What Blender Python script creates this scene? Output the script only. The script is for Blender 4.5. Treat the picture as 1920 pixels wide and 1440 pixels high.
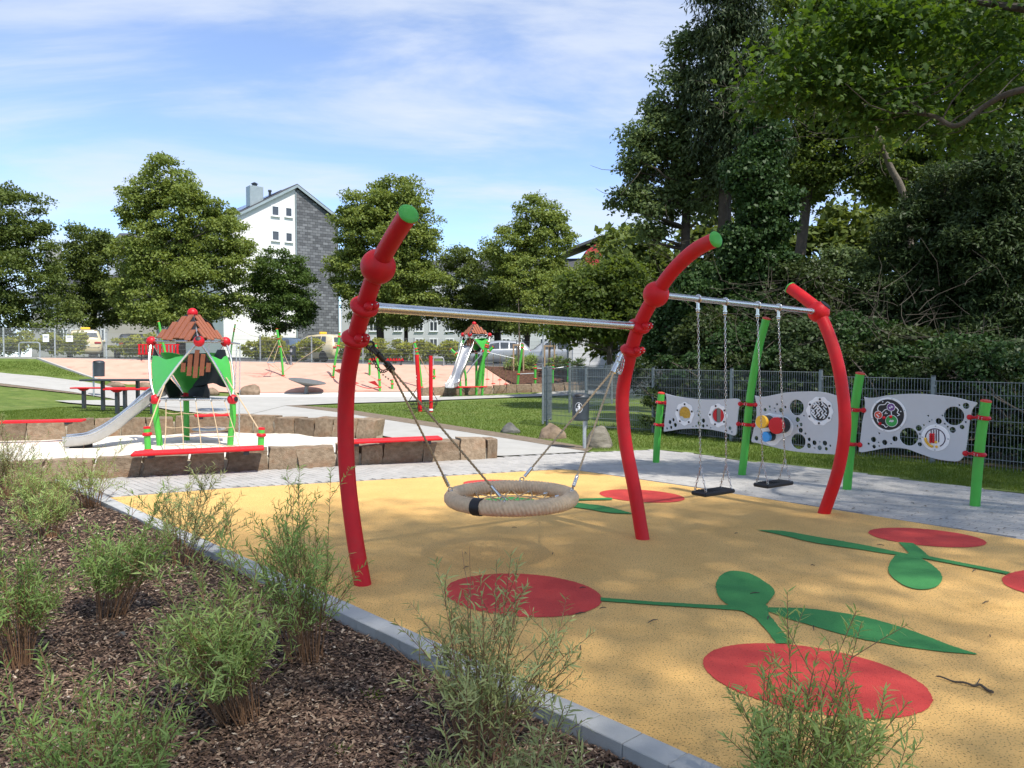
import bpy, bmesh, math, random
import numpy as np
from mathutils import Vector, Matrix, noise as mnoise
for o in list(bpy.data.objects): bpy.data.objects.remove(o)
random.seed(11); rng = np.random.default_rng(11)
R = math.radians
sc = bpy.context.scene; COL = sc.collection

# ------------------------------------------------------------------ camera
FPX = 1450.0; CAMZ = 1.75; PITCH = R(2.0)
cd = bpy.data.cameras.new('camera'); cam = bpy.data.objects.new('camera', cd); COL.objects.link(cam)
cd.sensor_width = 36.0; cd.lens = 36.0 * FPX / 1920.0; cd.clip_end = 4000; cd.clip_start = 0.05
cam.location = (0, 0, CAMZ); cam.rotation_euler = (R(90) - PITCH, 0, 0)
sc.camera = cam

# ------------------------------------------------------------------ world: sky with thin cirrus
SUN_EL = R(57); SUN_DIR = Vector((0.66, -0.75, 0)).normalized()      # horizontal direction towards the sun
w = bpy.data.worlds.new('World'); sc.world = w; w.use_nodes = True
nt = w.node_tree; nt.nodes.clear()
out = nt.nodes.new('ShaderNodeOutputWorld'); bg = nt.nodes.new('ShaderNodeBackground')
sky = nt.nodes.new('ShaderNodeTexSky'); sky.sky_type = 'NISHITA'; sky.sun_disc = False
sky.sun_elevation = SUN_EL; sky.sun_rotation = math.atan2(SUN_DIR.x, SUN_DIR.y)
sky.air_density = 0.55; sky.dust_density = 0.0; sky.ozone_density = 3.0
bg.inputs['Strength'].default_value = 0.112
tc = nt.nodes.new('ShaderNodeTexCoord')
sep = nt.nodes.new('ShaderNodeSeparateXYZ'); nt.links.new(tc.outputs['Generated'], sep.inputs[0])
def wmath(op, a, b=None, clamp=False):
    n = nt.nodes.new('ShaderNodeMath'); n.operation = op; n.use_clamp = clamp
    for i, q in enumerate((a, b)):
        if q is None: continue
        if isinstance(q, (int, float)): n.inputs[i].default_value = q
        else: nt.links.new(q, n.inputs[i])
    return n.outputs[0]
zc = wmath('MAXIMUM', sep.outputs['Z'], 0.0); zc = wmath('ADD', zc, 0.16)   # clouds on a high flat layer
cx = wmath('DIVIDE', sep.outputs['X'], zc); cy = wmath('DIVIDE', sep.outputs['Y'], zc)
comb = nt.nodes.new('ShaderNodeCombineXYZ'); nt.links.new(cx, comb.inputs[0]); nt.links.new(cy, comb.inputs[1])
def cloud(scale, rot, sx, sy, detail, lo, hi, dist):
    mp = nt.nodes.new('ShaderNodeMapping'); mp.inputs['Rotation'].default_value = (0, 0, rot)
    mp.inputs['Scale'].default_value = (sx, sy, 1); mp.inputs['Location'].default_value = (3.1, 1.7, 0)
    nt.links.new(comb.outputs[0], mp.inputs[0])
    n = nt.nodes.new('ShaderNodeTexNoise'); n.inputs['Scale'].default_value = scale; n.inputs['Detail'].default_value = detail
    n.inputs['Roughness'].default_value = 0.58; n.inputs['Distortion'].default_value = dist
    nt.links.new(mp.outputs[0], n.inputs['Vector'])
    r = nt.nodes.new('ShaderNodeMapRange'); r.inputs['From Min'].default_value = lo; r.inputs['From Max'].default_value = hi
    r.interpolation_type = 'SMOOTHSTEP'
    nt.links.new(n.outputs['Fac'], r.inputs['Value']); return r.outputs[0]
c1 = cloud(0.85, R(28), 0.75, 1.9, 9, 0.38, 0.64, 0.5)
c2 = cloud(2.1, R(20), 0.5, 1.7, 10, 0.45, 0.8, 0.9)
c12 = wmath('ADD', wmath('MULTIPLY', c1, 0.78), wmath('MULTIPLY', wmath('MULTIPLY', c2, 0.35), wmath('ADD', c1, 0.25)), True)
c12 = wmath('ADD', wmath('MULTIPLY', c12, 0.80), 0.13, True)      # thin veil everywhere plus streaks
mix = nt.nodes.new('ShaderNodeMix'); mix.data_type = 'RGBA'
nt.links.new(c12, mix.inputs['Factor']); nt.links.new(sky.outputs[0], mix.inputs['A'])
mix.inputs['B'].default_value = (2.45, 2.65, 3.0, 1)
nt.links.new(mix.outputs['Result'], bg.inputs['Color']); nt.links.new(bg.outputs[0], out.inputs['Surface'])

# ------------------------------------------------------------------ sun
sd = bpy.data.lights.new('sun', 'SUN'); sun = bpy.data.objects.new('sun', sd); COL.objects.link(sun)
sd.energy = 2.1; sd.angle = R(1.0); sd.color = (1.0, 0.95, 0.87)
sv = Vector((SUN_DIR.x * math.cos(SUN_EL), SUN_DIR.y * math.cos(SUN_EL), math.sin(SUN_EL)))
sun.rotation_euler = sv.to_track_quat('Z', 'Y').to_euler(); sun.location = (10, -10, 20)
sc.view_settings.view_transform = 'Standard'; sc.view_settings.look = 'None'
sc.view_settings.exposure = 1.63; sc.view_settings.gamma = 1.0
sc.render.engine = 'CYCLES'

# ------------------------------------------------------------------ pixel -> place helpers (photo pixels, 1920 x 1440)
def ray(px, py):
    u = (px - 960) / FPX; v = (720 - py) / FPX; c, s = math.cos(PITCH), math.sin(PITCH)
    return Vector((u, c + v * s, -s + v * c))
O = Vector((0, 0, CAMZ))
def G(px, py, z=0.0):
    r = ray(px, py); return O + r * ((z - CAMZ) / r.z)
def D(px, py, Y):
    r = ray(px, py); return O + r * (Y / r.y)
def PL(px, py, p0, n):
    r = ray(px, py); return O + r * ((p0 - O).dot(n) / r.dot(n))
def proj(p):
    c, s = math.cos(PITCH), math.sin(PITCH); q = Vector(p) - O
    f = q.y * c - q.z * s; up = q.y * s + q.z * c
    return (960 + FPX * q.x / f, 720 - FPX * up / f)
def smooth(a, b, x):
    t = min(1, max(0, (x - a) / (b - a))); return t * t * (3 - 2 * t)
BANK0, BANK1 = 36.5, 41.5
def topz(x): return min(1.75, max(0.75, 1.22 - 0.019 * x))
def terr(x, y):
    t = min(1, max(0, (y - BANK0) / (BANK1 - BANK0)))
    b = topz(x) * t
    rise = 0.92 * smooth(-13.5, -25, x) * smooth(20, 33, y)
    if y > 60: pass
    return max(b, rise * (1 - t) + b * t) if y < BANK1 else topz(x)
def T(px, py):
    r = ray(px, py); t = 2.0
    while t < 200:
        p = O + r * t
        if p.z <= terr(p.x, p.y): 
            lo, hi = t - 0.25, t
            for _ in range(20):
                m = (lo + hi) / 2; q = O + r * m
                if q.z <= terr(q.x, q.y): hi = m
                else: lo = m
            return O + r * hi
        t += 0.25
    return O + r * 200

# ------------------------------------------------------------------ object helpers
ORG = {}
def tag(o, label=None, cat=None, group=None, kind=None):
    if label: o['label'] = label
    if cat: o['category'] = cat
    if group: o['group'] = group
    if kind: o['kind'] = kind
    return o
def empty(name, loc, label=None, cat=None, group=None, kind=None):
    o = bpy.data.objects.new(name, None); COL.objects.link(o); o.location = loc; o.empty_display_size = 0.2
    ORG[o.name] = Vector(loc); return tag(o, label, cat, group, kind)
def link(name, me, parent=None, org=None):
    o = bpy.data.objects.new(name, me); COL.objects.link(o)
    if parent is not None: o.parent = parent; ORG[o.name] = ORG[parent.name]
    else:
        ORG[o.name] = Vector(org or (0, 0, 0)); o.location = ORG[o.name]
    return o
def copy_tree(o, parent=None):
    c = o.copy(); COL.objects.link(c)
    if parent is not None: c.parent = parent
    for ch in [x for x in o.children]: copy_tree(ch, c)
    return c
def rotm(z=0, x=0, y=0):
    return Matrix.Rotation(z, 3, 'Z') @ Matrix.Rotation(y, 3, 'Y') @ Matrix.Rotation(x, 3, 'X')
def frame(d):
    d = Vector(d).normalized(); a = Vector((0, 0, 1)) if abs(d.z) < 0.95 else Vector((1, 0, 0))
    x = a.cross(d).normalized(); return x, d.cross(x), d
def smoothpath(pts, n=6):
    pts = [Vector(p) for p in pts]; res = []
    for i in range(len(pts) - 1):
        p0 = pts[max(i - 1, 0)]; p1 = pts[i]; p2 = pts[i + 1]; p3 = pts[min(i + 2, len(pts) - 1)]
        for k in range(n):
            t = k / n
            res.append(0.5 * ((2 * p1) + (p2 - p0) * t + (2 * p0 - 5 * p1 + 4 * p2 - p3) * t * t + (3 * p1 - p0 - 3 * p2 + p3) * t ** 3))
    res.append(pts[-1]); return res
class MB:
    def __init__(s): s.v = []; s.f = []
    def add(s, vs, fs):
        n = len(s.v); s.v += [tuple(v) for v in vs]; s.f += [tuple(i + n for i in f) for f in fs]; return s
    def box(s, c, size, rot=None, bev=0.0):
        c = Vector(c); h = Vector(size) / 2; rot = rot or Matrix.Identity(3)
        if bev <= 0:
            vs = [c + rot @ Vector((x * h.x, y * h.y, z * h.z)) for x in (-1, 1) for y in (-1, 1) for z in (-1, 1)]
            return s.add(vs, [(0, 1, 3, 2), (4, 6, 7, 5), (0, 4, 5, 1), (2, 3, 7, 6), (0, 2, 6, 4), (1, 5, 7, 3)])
        b = min(bev, min(h) * 0.9); vs = []; idx = {}
        for x in (-1, 1):
            for y in (-1, 1):
                for z in (-1, 1):
                    for k in range(3):
                        q = Vector((x * (h.x - b), y * (h.y - b), z * (h.z - b))); q[k] = (x, y, z)[k] * h[k]
                        idx[(x, y, z, k)] = len(vs); vs.append(c + rot @ q)
        fs = []
        for k in range(3):
            a, bb = [i for i in range(3) if i != k]
            for sg in (-1, 1):
                cyc = [(-1, -1), (1, -1), (1, 1), (-1, 1)]; q = []
                for u, v in cyc:
                    t = [0, 0, 0]; t[k] = sg; t[a] = u; t[bb] = v; q.append(idx[(*t, k)])
                if (sg > 0) == (k == 1): q.reverse()
                fs.append(q)
        for k in range(3):
            a, bb = [i for i in range(3) if i != k]
            for u in (-1, 1):
                for v in (-1, 1):
                    q = []
                    for sg, kk in ((-1, a), (1, a), (1, bb), (-1, bb)):
                        t = [0, 0, 0]; t[k] = sg; t[a] = u; t[bb] = v; q.append(idx[(*t, kk)])
                    fs.append(q)
        for x in (-1, 1):
            for y in (-1, 1):
                for z in (-1, 1): fs.append([idx[(x, y, z, k)] for k in range(3)])
        return s.add(vs, fs)
    def tube(s, pts, r, n=8, cap=True, closed=False, flat=1.0):
        pts = [Vector(p) for p in pts]; m = len(pts)
        rs = r if isinstance(r, (list, tuple, np.ndarray)) else [r] * m
        tang = []
        for i in range(m):
            a = pts[(i - 1) % m] if closed or i > 0 else pts[i]; b = pts[(i + 1) % m] if closed or i < m - 1 else pts[i]
            d = b - a; tang.append(d.normalized() if d.length > 1e-9 else Vector((0, 0, 1)))
        x, y, _ = frame(tang[0]); vs = []
        for i in range(m):
            t = tang[i]; x = (x - t * x.dot(t)); x = x.normalized() if x.length > 1e-6 else frame(t)[0]; y = t.cross(x)
            for k in range(n):
                a = 2 * math.pi * k / n; vs.append(pts[i] + (x * math.cos(a) + y * math.sin(a) * flat) * rs[i])
        fs = []
        for i in range(m if closed else m - 1):
            for k in range(n):
                a = i * n + k; b = i * n + (k + 1) % n; j = ((i + 1) % m) * n
                fs.append((a, b, j + (k + 1) % n, j + k))
        if cap and not closed: fs.append(tuple(range(n - 1, -1, -1))); fs.append(tuple((m - 1) * n + k for k in range(n)))
        return s.add(vs, fs)
    def sphere(s, c, r, nu=16, nv=10, sx=(1, 1, 1)):
        c = Vector(c); vs = [c + Vector((0, 0, r * sx[2]))]; fs = []
        for j in range(1, nv):
            th = math.pi * j / nv
            for k in range(nu):
                a = 2 * math.pi * k / nu
                vs.append(c + Vector((r * sx[0] * math.sin(th) * math.cos(a), r * sx[1] * math.sin(th) * math.sin(a), r * sx[2] * math.cos(th))))
        vs.append(c - Vector((0, 0, r * sx[2]))); L = len(vs) - 1
        for k in range(nu):
            k2 = (k + 1) % nu; fs.append((0, 1 + k, 1 + k2)); q = 1 + (nv - 2) * nu; fs.append((L, q + k2, q + k))
            for j in range(nv - 2):
                a = 1 + j * nu; fs.append((a + k, a + nu + k, a + nu + k2, a + k2))
        return s.add(vs, fs)
    def lathe(s, prof, c, axis=(0, 0, 1), n=20, cap=True):
        x, y, d = frame(axis); c = Vector(c); vs = []; m = len(prof)
        for r, h in prof:
            for k in range(n):
                a = 2 * math.pi * k / n; vs.append(c + d * h + (x * math.cos(a) + y * math.sin(a)) * r)
        fs = []
        for i in range(m - 1):
            for k in range(n):
                k2 = (k + 1) % n; fs.append((i * n + k, i * n + k2, (i + 1) * n + k2, (i + 1) * n + k))
        if cap: fs.append(tuple(range(n - 1, -1, -1))); fs.append(tuple((m - 1) * n + k for k in range(n)))
        return s.add(vs, fs)
    def torus(s, c, Rr, r, axis=(0, 0, 1), n=24, m=8, flat=1.0):
        x, y, d = frame(axis); c = Vector(c); vs = []; fs = []
        for i in range(n):
            a = 2 * math.pi * i / n; e = x * math.cos(a) + y * math.sin(a)
            for k in range(m):
                b = 2 * math.pi * k / m; vs.append(c + e * (Rr + r * math.cos(b)) + d * (r * flat * math.sin(b)))
        for i in range(n):
            for k in range(m):
                i2 = (i + 1) % n; k2 = (k + 1) % m; fs.append((i * m + k, i2 * m + k, i2 * m + k2, i * m + k2))
        return s.add(vs, fs)
    def prism(s, poly, off):
        poly = [Vector(p) for p in poly]; off = Vector(off); n = len(poly)
        fs = [tuple(range(n - 1, -1, -1)), tuple(range(n, 2 * n))] + [(i, (i + 1) % n, n + (i + 1) % n, n + i) for i in range(n)]
        return s.add(poly + [p + off for p in poly], fs)
    def quad(s, a, b, c, d): return s.add([a, b, c, d], [(0, 1, 2, 3)])
    def build(s, name, mat, parent=None, sm=35, org=None, kind=None, label=None):
        og = ORG[parent.name] if parent is not None else Vector(org or (0, 0, 0))
        me = bpy.data.meshes.new(name); me.from_pydata([(v[0] - og.x, v[1] - og.y, v[2] - og.z) for v in s.v], [], s.f)
        me.materials.append(mat)
        bm = bmesh.new(); bm.from_mesh(me); bmesh.ops.recalc_face_normals(bm, faces=bm.faces); bm.to_mesh(me); bm.free()
        if sm:
            me.shade_smooth(); me.set_sharp_from_angle(angle=R(sm))
        o = link(name, me, parent, org)
        return tag(o, label, kind=kind)
def npmesh(name, V, Fq, mat, parent=None, org=None, k=None):
    """fast mesh from numpy: V (n,3), Fq (m,k)"""
    og = np.array(ORG[parent.name] if parent is not None else (org or (0, 0, 0)), dtype=np.float32)
    me = bpy.data.meshes.new(name); V = np.asarray(V, np.float32) - og; Fq = np.asarray(Fq, np.int32); m, k = Fq.shape
    me.vertices.add(len(V)); me.vertices.foreach_set('co', V.ravel())
    me.loops.add(m * k); me.loops.foreach_set('vertex_index', Fq.ravel())
    me.polygons.add(m); me.polygons.foreach_set('loop_start', np.arange(0, m * k, k, dtype=np.int32))
    me.polygons.foreach_set('loop_total', np.full(m, k, np.int32))
    me.update(calc_edges=True); me.materials.append(mat)
    return link(name, me, parent, org)

# ------------------------------------------------------------------ materials
def lin(c):
    return tuple(((q / 255) / 12.92 if q / 255 <= 0.04045 else ((q / 255 + 0.055) / 1.055) ** 2.4) for q in c)
def _n(t, kind, **kw):
    n = t.nodes.new(kind)
    for k, v in kw.items(): n.inputs[k].default_value = v
    return n
def mat(name, col, rough=0.6, metal=0.0, var=0.08, scale=6.0, bump=0.0, bscale=60.0, spec=0.5, coord='Object', island=0.0, coat=0.0, dirt=0.0):
    m = bpy.data.materials.new(name); m.use_nodes = True; t = m.node_tree; b = t.nodes['Principled BSDF']
    b.inputs['Roughness'].default_value = rough; b.inputs['Metallic'].default_value = metal
    b.inputs['Specular IOR Level'].default_value = spec; b.inputs['Coat Weight'].default_value = coat
    tcn = t.nodes.new('ShaderNodeTexCoord'); nz = _n(t, 'ShaderNodeTexNoise', Scale=scale, Detail=5.0, Roughness=0.6)
    t.links.new(tcn.outputs[coord], nz.inputs['Vector'])
    hs = t.nodes.new('ShaderNodeMix'); hs.data_type = 'RGBA'
    lo = tuple(max(0, q * (1 - var)) for q in col); hi = tuple(min(1, q * (1 + var)) for q in col)
    mr = _n(t, 'ShaderNodeMapRange'); mr.inputs['From Min'].default_value = 0.3; mr.inputs['From Max'].default_value = 0.7
    t.links.new(nz.outputs['Fac'], mr.inputs['Value']); t.links.new(mr.outputs[0], hs.inputs['Factor'])
    hs.inputs['A'].default_value = (*lo, 1); hs.inputs['B'].default_value = (*hi, 1); c = hs.outputs['Result']
    if island > 0:
        g = t.nodes.new('ShaderNodeNewGeometry'); hv = t.nodes.new('ShaderNodeHueSaturation')
        mp = _n(t, 'ShaderNodeMapRange'); mp.inputs['To Min'].default_value = 1 - island; mp.inputs['To Max'].default_value = 1 + island
        t.links.new(g.outputs['Random Per Island'], mp.inputs['Value']); t.links.new(mp.outputs[0], hv.inputs['Value'])
        t.links.new(c, hv.inputs['Color']); c = hv.outputs['Color']
    if dirt > 0:
        dz = _n(t, 'ShaderNodeTexNoise', Scale=scale * 0.37, Detail=8.0, Roughness=0.7); t.links.new(tcn.outputs[coord], dz.inputs['Vector'])
        dr = _n(t, 'ShaderNodeMapRange'); dr.inputs['From Min'].default_value = 0.5; dr.inputs['From Max'].default_value = 0.75; dr.inputs['To Max'].default_value = dirt
        t.links.new(dz.outputs['Fac'], dr.inputs['Value']); dm = t.nodes.new('ShaderNodeMix'); dm.data_type = 'RGBA'
        t.links.new(dr.outputs[0], dm.inputs['Factor']); t.links.new(c, dm.inputs['A']); dm.inputs['B'].default_value = (0.09, 0.075, 0.055, 1); c = dm.outputs['Result']
    t.links.new(c, b.inputs['Base Color'])
    rn = _n(t, 'ShaderNodeMapRange'); rn.inputs['To Min'].default_value = max(0.03, rough - 0.08); rn.inputs['To Max'].default_value = min(1, rough + 0.08)
    t.links.new(nz.outputs['Fac'], rn.inputs['Value']); t.links.new(rn.outputs[0], b.inputs['Roughness'])
    if bump > 0:
        bz = _n(t, 'ShaderNodeTexNoise', Scale=bscale, Detail=4.0); t.links.new(tcn.outputs[coord], bz.inputs['Vector'])
        bn = _n(t, 'ShaderNodeBump', Strength=bump, Distance=0.02); t.links.new(bz.outputs['Fac'], bn.inputs['Height']); t.links.new(bn.outputs[0], b.inputs['Normal'])
    return m
def multimat(name, stops, scale, rough=0.8, detail=6, speck=None, bump=0.3, bscale=80, big=None, vec=(1, 1, 1), spec=0.3):
    """noise-driven colour ramp, optional dark specks (scale, threshold, colour) and a second broad blotch"""
    m = bpy.data.materials.new(name); m.use_nodes = True; t = m.node_tree; b = t.nodes['Principled BSDF']; b.inputs['Roughness'].default_value = rough
    b.inputs['Specular IOR Level'].default_value = spec
    tcn = t.nodes.new('ShaderNodeTexCoord'); mp = t.nodes.new('ShaderNodeMapping'); mp.inputs['Scale'].default_value = vec
    t.links.new(tcn.outputs['Object'], mp.inputs[0]); vecs = mp.outputs[0]
    nz = _n(t, 'ShaderNodeTexNoise', Scale=scale, Detail=detail, Roughness=0.62); t.links.new(vecs, nz.inputs['Vector'])
    cr = t.nodes.new('ShaderNodeValToRGB'); t.links.new(nz.outputs['Fac'], cr.inputs[0])
    while len(cr.color_ramp.elements) < len(stops): cr.color_ramp.elements.new(0.5)
    for e, (p, c) in zip(cr.color_ramp.elements, stops): e.position = p; e.color = (*c, 1)
    c = cr.outputs[0]
    def mixin(c, fac, colr):
        dm = t.nodes.new('ShaderNodeMix'); dm.data_type = 'RGBA'; t.links.new(fac, dm.inputs['Factor']); t.links.new(c, dm.inputs['A']); dm.inputs['B'].default_value = (*colr, 1); return dm.outputs['Result']
    if big:
        bz = _n(t, 'ShaderNodeTexNoise', Scale=big[0], Detail=5.0, Roughness=0.65); t.links.new(vecs, bz.inputs['Vector'])
        r = _n(t, 'ShaderNodeMapRange'); r.inputs['From Min'].default_value = big[1]; r.inputs['From Max'].default_value = big[2]; r.inputs['To Max'].default_value = big[4]
        t.links.new(bz.outputs['Fac'], r.inputs['Value']); c = mixin(c, r.outputs[0], big[3])
    if speck:
        for sp in speck:
            vz = _n(t, 'ShaderNodeTexNoise', Scale=sp[0], Detail=2.0); t.links.new(vecs, vz.inputs['Vector'])
            r = _n(t, 'ShaderNodeMapRange'); r.inputs['From Min'].default_value = sp[1]; r.inputs['From Max'].default_value = sp[1] + 0.04; r.inputs['To Max'].default_value = sp[3]
            t.links.new(vz.outputs['Fac'], r.inputs['Value']); c = mixin(c, r.outputs[0], sp[2])
    t.links.new(c, b.inputs['Base Color'])
    if bump:
        bz = _n(t, 'ShaderNodeTexNoise', Scale=bscale, Detail=5.0); t.links.new(vecs, bz.inputs['Vector'])
        bn = _n(t, 'ShaderNodeBump', Strength=bump, Distance=0.02); t.links.new(bz.outputs['Fac'], bn.inputs['Height']); t.links.new(bn.outputs[0], b.inputs['Normal'])
    return m
def leafmat(name, c1, c2, trans=0.35, rough=0.5, tcol=None):
    m = bpy.data.materials.new(name); m.use_nodes = True; t = m.node_tree; b = t.nodes['Principled BSDF']; o = t.nodes['Material Output']
    g = t.nodes.new('ShaderNodeNewGeometry'); mx = t.nodes.new('ShaderNodeMix'); mx.data_type = 'RGBA'
    tcn = t.nodes.new('ShaderNodeTexCoord'); nz = _n(t, 'ShaderNodeTexNoise', Scale=0.9, Detail=3.0); t.links.new(tcn.outputs['Object'], nz.inputs['Vector'])
    ad = t.nodes.new('ShaderNodeMath'); ad.operation = 'MULTIPLY_ADD'; ad.inputs[1].default_value = 0.6; t.links.new(g.outputs['Random Per Island'], ad.inputs[0])
    sb = t.nodes.new('ShaderNodeMath'); sb.operation = 'MULTIPLY_ADD'; sb.inputs[1].default_value = 1.2; sb.inputs[2].default_value = -0.4; t.links.new(nz.outputs['Fac'], sb.inputs[0]); t.links.new(sb.outputs[0], ad.inputs[2]); ad.use_clamp = True
    t.links.new(ad.outputs[0], mx.inputs['Factor']); mx.inputs['A'].default_value = (*c1, 1); mx.inputs['B'].default_value = (*c2, 1)
    t.links.new(mx.outputs['Result'], b.inputs['Base Color']); b.inputs['Roughness'].default_value = rough; b.inputs['Specular IOR Level'].default_value = 0.2
    if trans > 0:
        tr = t.nodes.new('ShaderNodeBsdfTranslucent'); hv = _n(t, 'ShaderNodeHueSaturation', Saturation=1.15, Value=1.35); hv.inputs['Hue'].default_value = 0.485
        t.links.new(mx.outputs['Result'], hv.inputs['Color']); t.links.new(hv.outputs[0], tr.inputs['Color'])
        ms = t.nodes.new('ShaderNodeMixShader'); ms.inputs[0].default_value = trans
        t.links.new(b.outputs[0], ms.inputs[1]); t.links.new(tr.outputs[0], ms.inputs[2]); t.links.new(ms.outputs[0], o.inputs['Surface'])
    return m
M = {}
M['red'] = mat('red_paint', (0.60, 0.009, 0.014), 0.5, spec=0.3, var=0.06, scale=9, bump=0.04, bscale=240, dirt=0.22)
M['red_plastic'] = mat('red_plastic', (0.52, 0.007, 0.015), 0.45, spec=0.35, var=0.05)
M['orange_red'] = mat('orange_red_plastic', (0.55, 0.045, 0.02), 0.45, var=0.05)
M['green'] = mat('green_paint', (0.065, 0.40, 0.045), 0.45, var=0.06, bump=0.04, bscale=240, dirt=0.12)
M['green_panel'] = mat('green_panel', (0.06, 0.42, 0.06), 0.42, var=0.04)
M['cap_green'] = mat('green_cap', (0.07, 0.38, 0.05), 0.5, var=0.05)
M['steel'] = mat('stainless_steel', (0.62, 0.61, 0.59), 0.27, 1.0, var=0.06, scale=30)
M['slide'] = mat('slide_steel', (0.50, 0.50, 0.50), 0.42, 0.85, var=0.06, scale=12)
M['galv'] = mat('galvanised_steel', (0.46, 0.49, 0.51), 0.45, 0.6, var=0.12, scale=18)
M['fence'] = mat('fence_steel', (0.20, 0.225, 0.235), 0.5, 0.45, var=0.12, scale=12)
M['fence_far'] = mat('fence_far_steel', (0.30, 0.32, 0.33), 0.5, 0.4, var=0.1)
M['black'] = mat('black_rubber', (0.012, 0.012, 0.013), 0.55, var=0.2, bump=0.1)
M['darkmetal'] = mat('dark_tarnished_metal', (0.06, 0.052, 0.045), 0.4, 0.8, var=0.3, scale=40)
M['anth'] = mat('anthracite_paint', (0.03, 0.038, 0.045), 0.45, var=0.15)
M['rope'] = mat('tan_rope', (0.56, 0.41, 0.25), 0.85, var=0.15, scale=60, bump=0.5, bscale=300)
M['rope_dark'] = mat('brown_rope', (0.42, 0.29, 0.16), 0.85, var=0.2, scale=60, bump=0.5, bscale=300)
M['board'] = mat('grey_board', (0.50, 0.515, 0.53), 0.45, var=0.03, scale=4, dirt=0.08)
M['white'] = mat('white_plastic', (0.78, 0.79, 0.80), 0.4, var=0.03)
M['yellow'] = mat('yellow_plastic', (0.80, 0.45, 0.03), 0.45, var=0.06)
M['blue'] = mat('blue_plastic', (0.03, 0.30, 0.70), 0.4, var=0.04)
M['brown_slat'] = mat('brown_slat', (0.29, 0.09, 0.04), 0.6, var=0.14, scale=14, bump=0.15)
M['stone'] = multimat('sandstone', [(0.25, (0.13, 0.09, 0.058)), (0.5, (0.24, 0.178, 0.118)), (0.75, (0.34, 0.26, 0.18))], 5.5, 0.9, bump=0.7, bscale=26, big=(1.6, 0.5, 0.7, (0.24, 0.12, 0.06), 0.5))
M['mortar'] = mat('stone_joint', (0.38, 0.33, 0.25), 0.9, var=0.2, scale=20, bump=0.4)
M['kerb'] = mat('concrete_kerb', (0.36, 0.375, 0.385), 0.8, var=0.10, scale=5, bump=0.25, bscale=180, island=0.08, dirt=0.15)
M['paver'] = mat('concrete_paver', (0.38, 0.365, 0.34), 0.85, var=0.12, scale=3, bump=0.25, bscale=160, island=0.06, dirt=0.2)
M['joint'] = mat('paver_joint', (0.22, 0.21, 0.195), 0.95, var=0.2, scale=4, bump=0.3)
M['path'] = multimat('path_concrete', [(0.3, (0.36, 0.35, 0.32)), (0.7, (0.43, 0.42, 0.39))], 1.6, 0.9, bump=0.2, bscale=90, big=(0.5, 0.45, 0.7, (0.33, 0.32, 0.30), 0.5))
M['sand'] = multimat('pale_sand', [(0.3, (0.62, 0.57, 0.49)), (0.7, (0.74, 0.69, 0.61))], 3.0, 0.95, bump=0.8, bscale=9, big=(0.6, 0.5, 0.75, (0.56, 0.50, 0.41), 0.6))
M['pink'] = multimat('peach_rubber', [(0.3, (0.52, 0.29, 0.215)), (0.7, (0.60, 0.355, 0.27))], 2.2, 0.9, bump=0.15, bscale=60, big=(0.95, 0.60, 0.67, (0.50, 0.10, 0.085), 0.55), vec=(0.6, 1, 2.2))
M['rubber'] = multimat('orange_rubber', [(0.3, (0.72, 0.425, 0.135)), (0.7, (0.80, 0.49, 0.17))], 2.2, 0.9, bump=0.55, bscale=170, speck=[(95, 0.595, (0.13, 0.075, 0.025), 0.85), (150, 0.64, (0.80, 0.58, 0.25), 0.5)], big=(0.5, 0.45, 0.75, (0.60, 0.36, 0.13), 0.6))
M['rubber_red'] = multimat('red_rubber', [(0.3, (0.56, 0.05, 0.042)), (0.7, (0.64, 0.07, 0.055))], 3, 0.9, bump=0.5, bscale=170, speck=[(110, 0.63, (0.22, 0.012, 0.015), 0.6), (150, 0.66, (0.6, 0.12, 0.1), 0.4)])
M['rubber_green'] = multimat('green_rubber', [(0.3, (0.045, 0.22, 0.06)), (0.7, (0.06, 0.27, 0.075))], 3, 0.9, bump=0.5, bscale=170, speck=[(110, 0.63, (0.02, 0.09, 0.03), 0.6), (150, 0.66, (0.15, 0.42, 0.17), 0.4)])
M['soil'] = multimat('mulch_soil', [(0.3, (0.018, 0.011, 0.007)), (0.7, (0.05, 0.031, 0.02))], 9, 0.95, bump=1.0, bscale=30)
M['bank_mulch'] = multimat('bank_mulch', [(0.35, (0.03, 0.012, 0.008)), (0.65, (0.13, 0.065, 0.04))], 9, 0.95, bump=1.0, bscale=14)
M['dirt'] = multimat('bare_soil', [(0.3, (0.13, 0.10, 0.07)), (0.7, (0.23, 0.18, 0.13))], 6, 0.95, bump=0.6, bscale=30)
M['grass'] = multimat('grass_ground', [(0.3, (0.07, 0.11, 0.018)), (0.55, (0.115, 0.165, 0.03)), (0.8, (0.17, 0.19, 0.055))], 2.2, 0.95, detail=10, bump=0.8, bscale=45, big=(0.55, 0.52, 0.78, (0.22, 0.20, 0.08), 0.5))
M['asphalt'] = mat('street_asphalt', (0.07, 0.07, 0.072), 0.9, var=0.15)
M['bark'] = mat('tree_bark', (0.055, 0.043, 0.032), 0.9, var=0.35, scale=9, bump=0.8, bscale=26)
M['bark_pale'] = mat('tree_bark_pale', (0.12, 0.098, 0.07), 0.9, var=0.35, scale=9, bump=0.8, bscale=26)
M['twig'] = mat('willow_stem', (0.20, 0.105, 0.05), 0.7, var=0.25, scale=10)
M['deadtwig'] = mat('dead_twig', (0.075, 0.06, 0.042), 0.85, var=0.3, scale=6)
M['maple'] = leafmat('maple_leaf', (0.04, 0.082, 0.015), (0.09, 0.15, 0.028), 0.48)
M['lime'] = leafmat('lime_leaf', (0.105, 0.155, 0.03), (0.26, 0.31, 0.08), 0.36)
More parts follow.
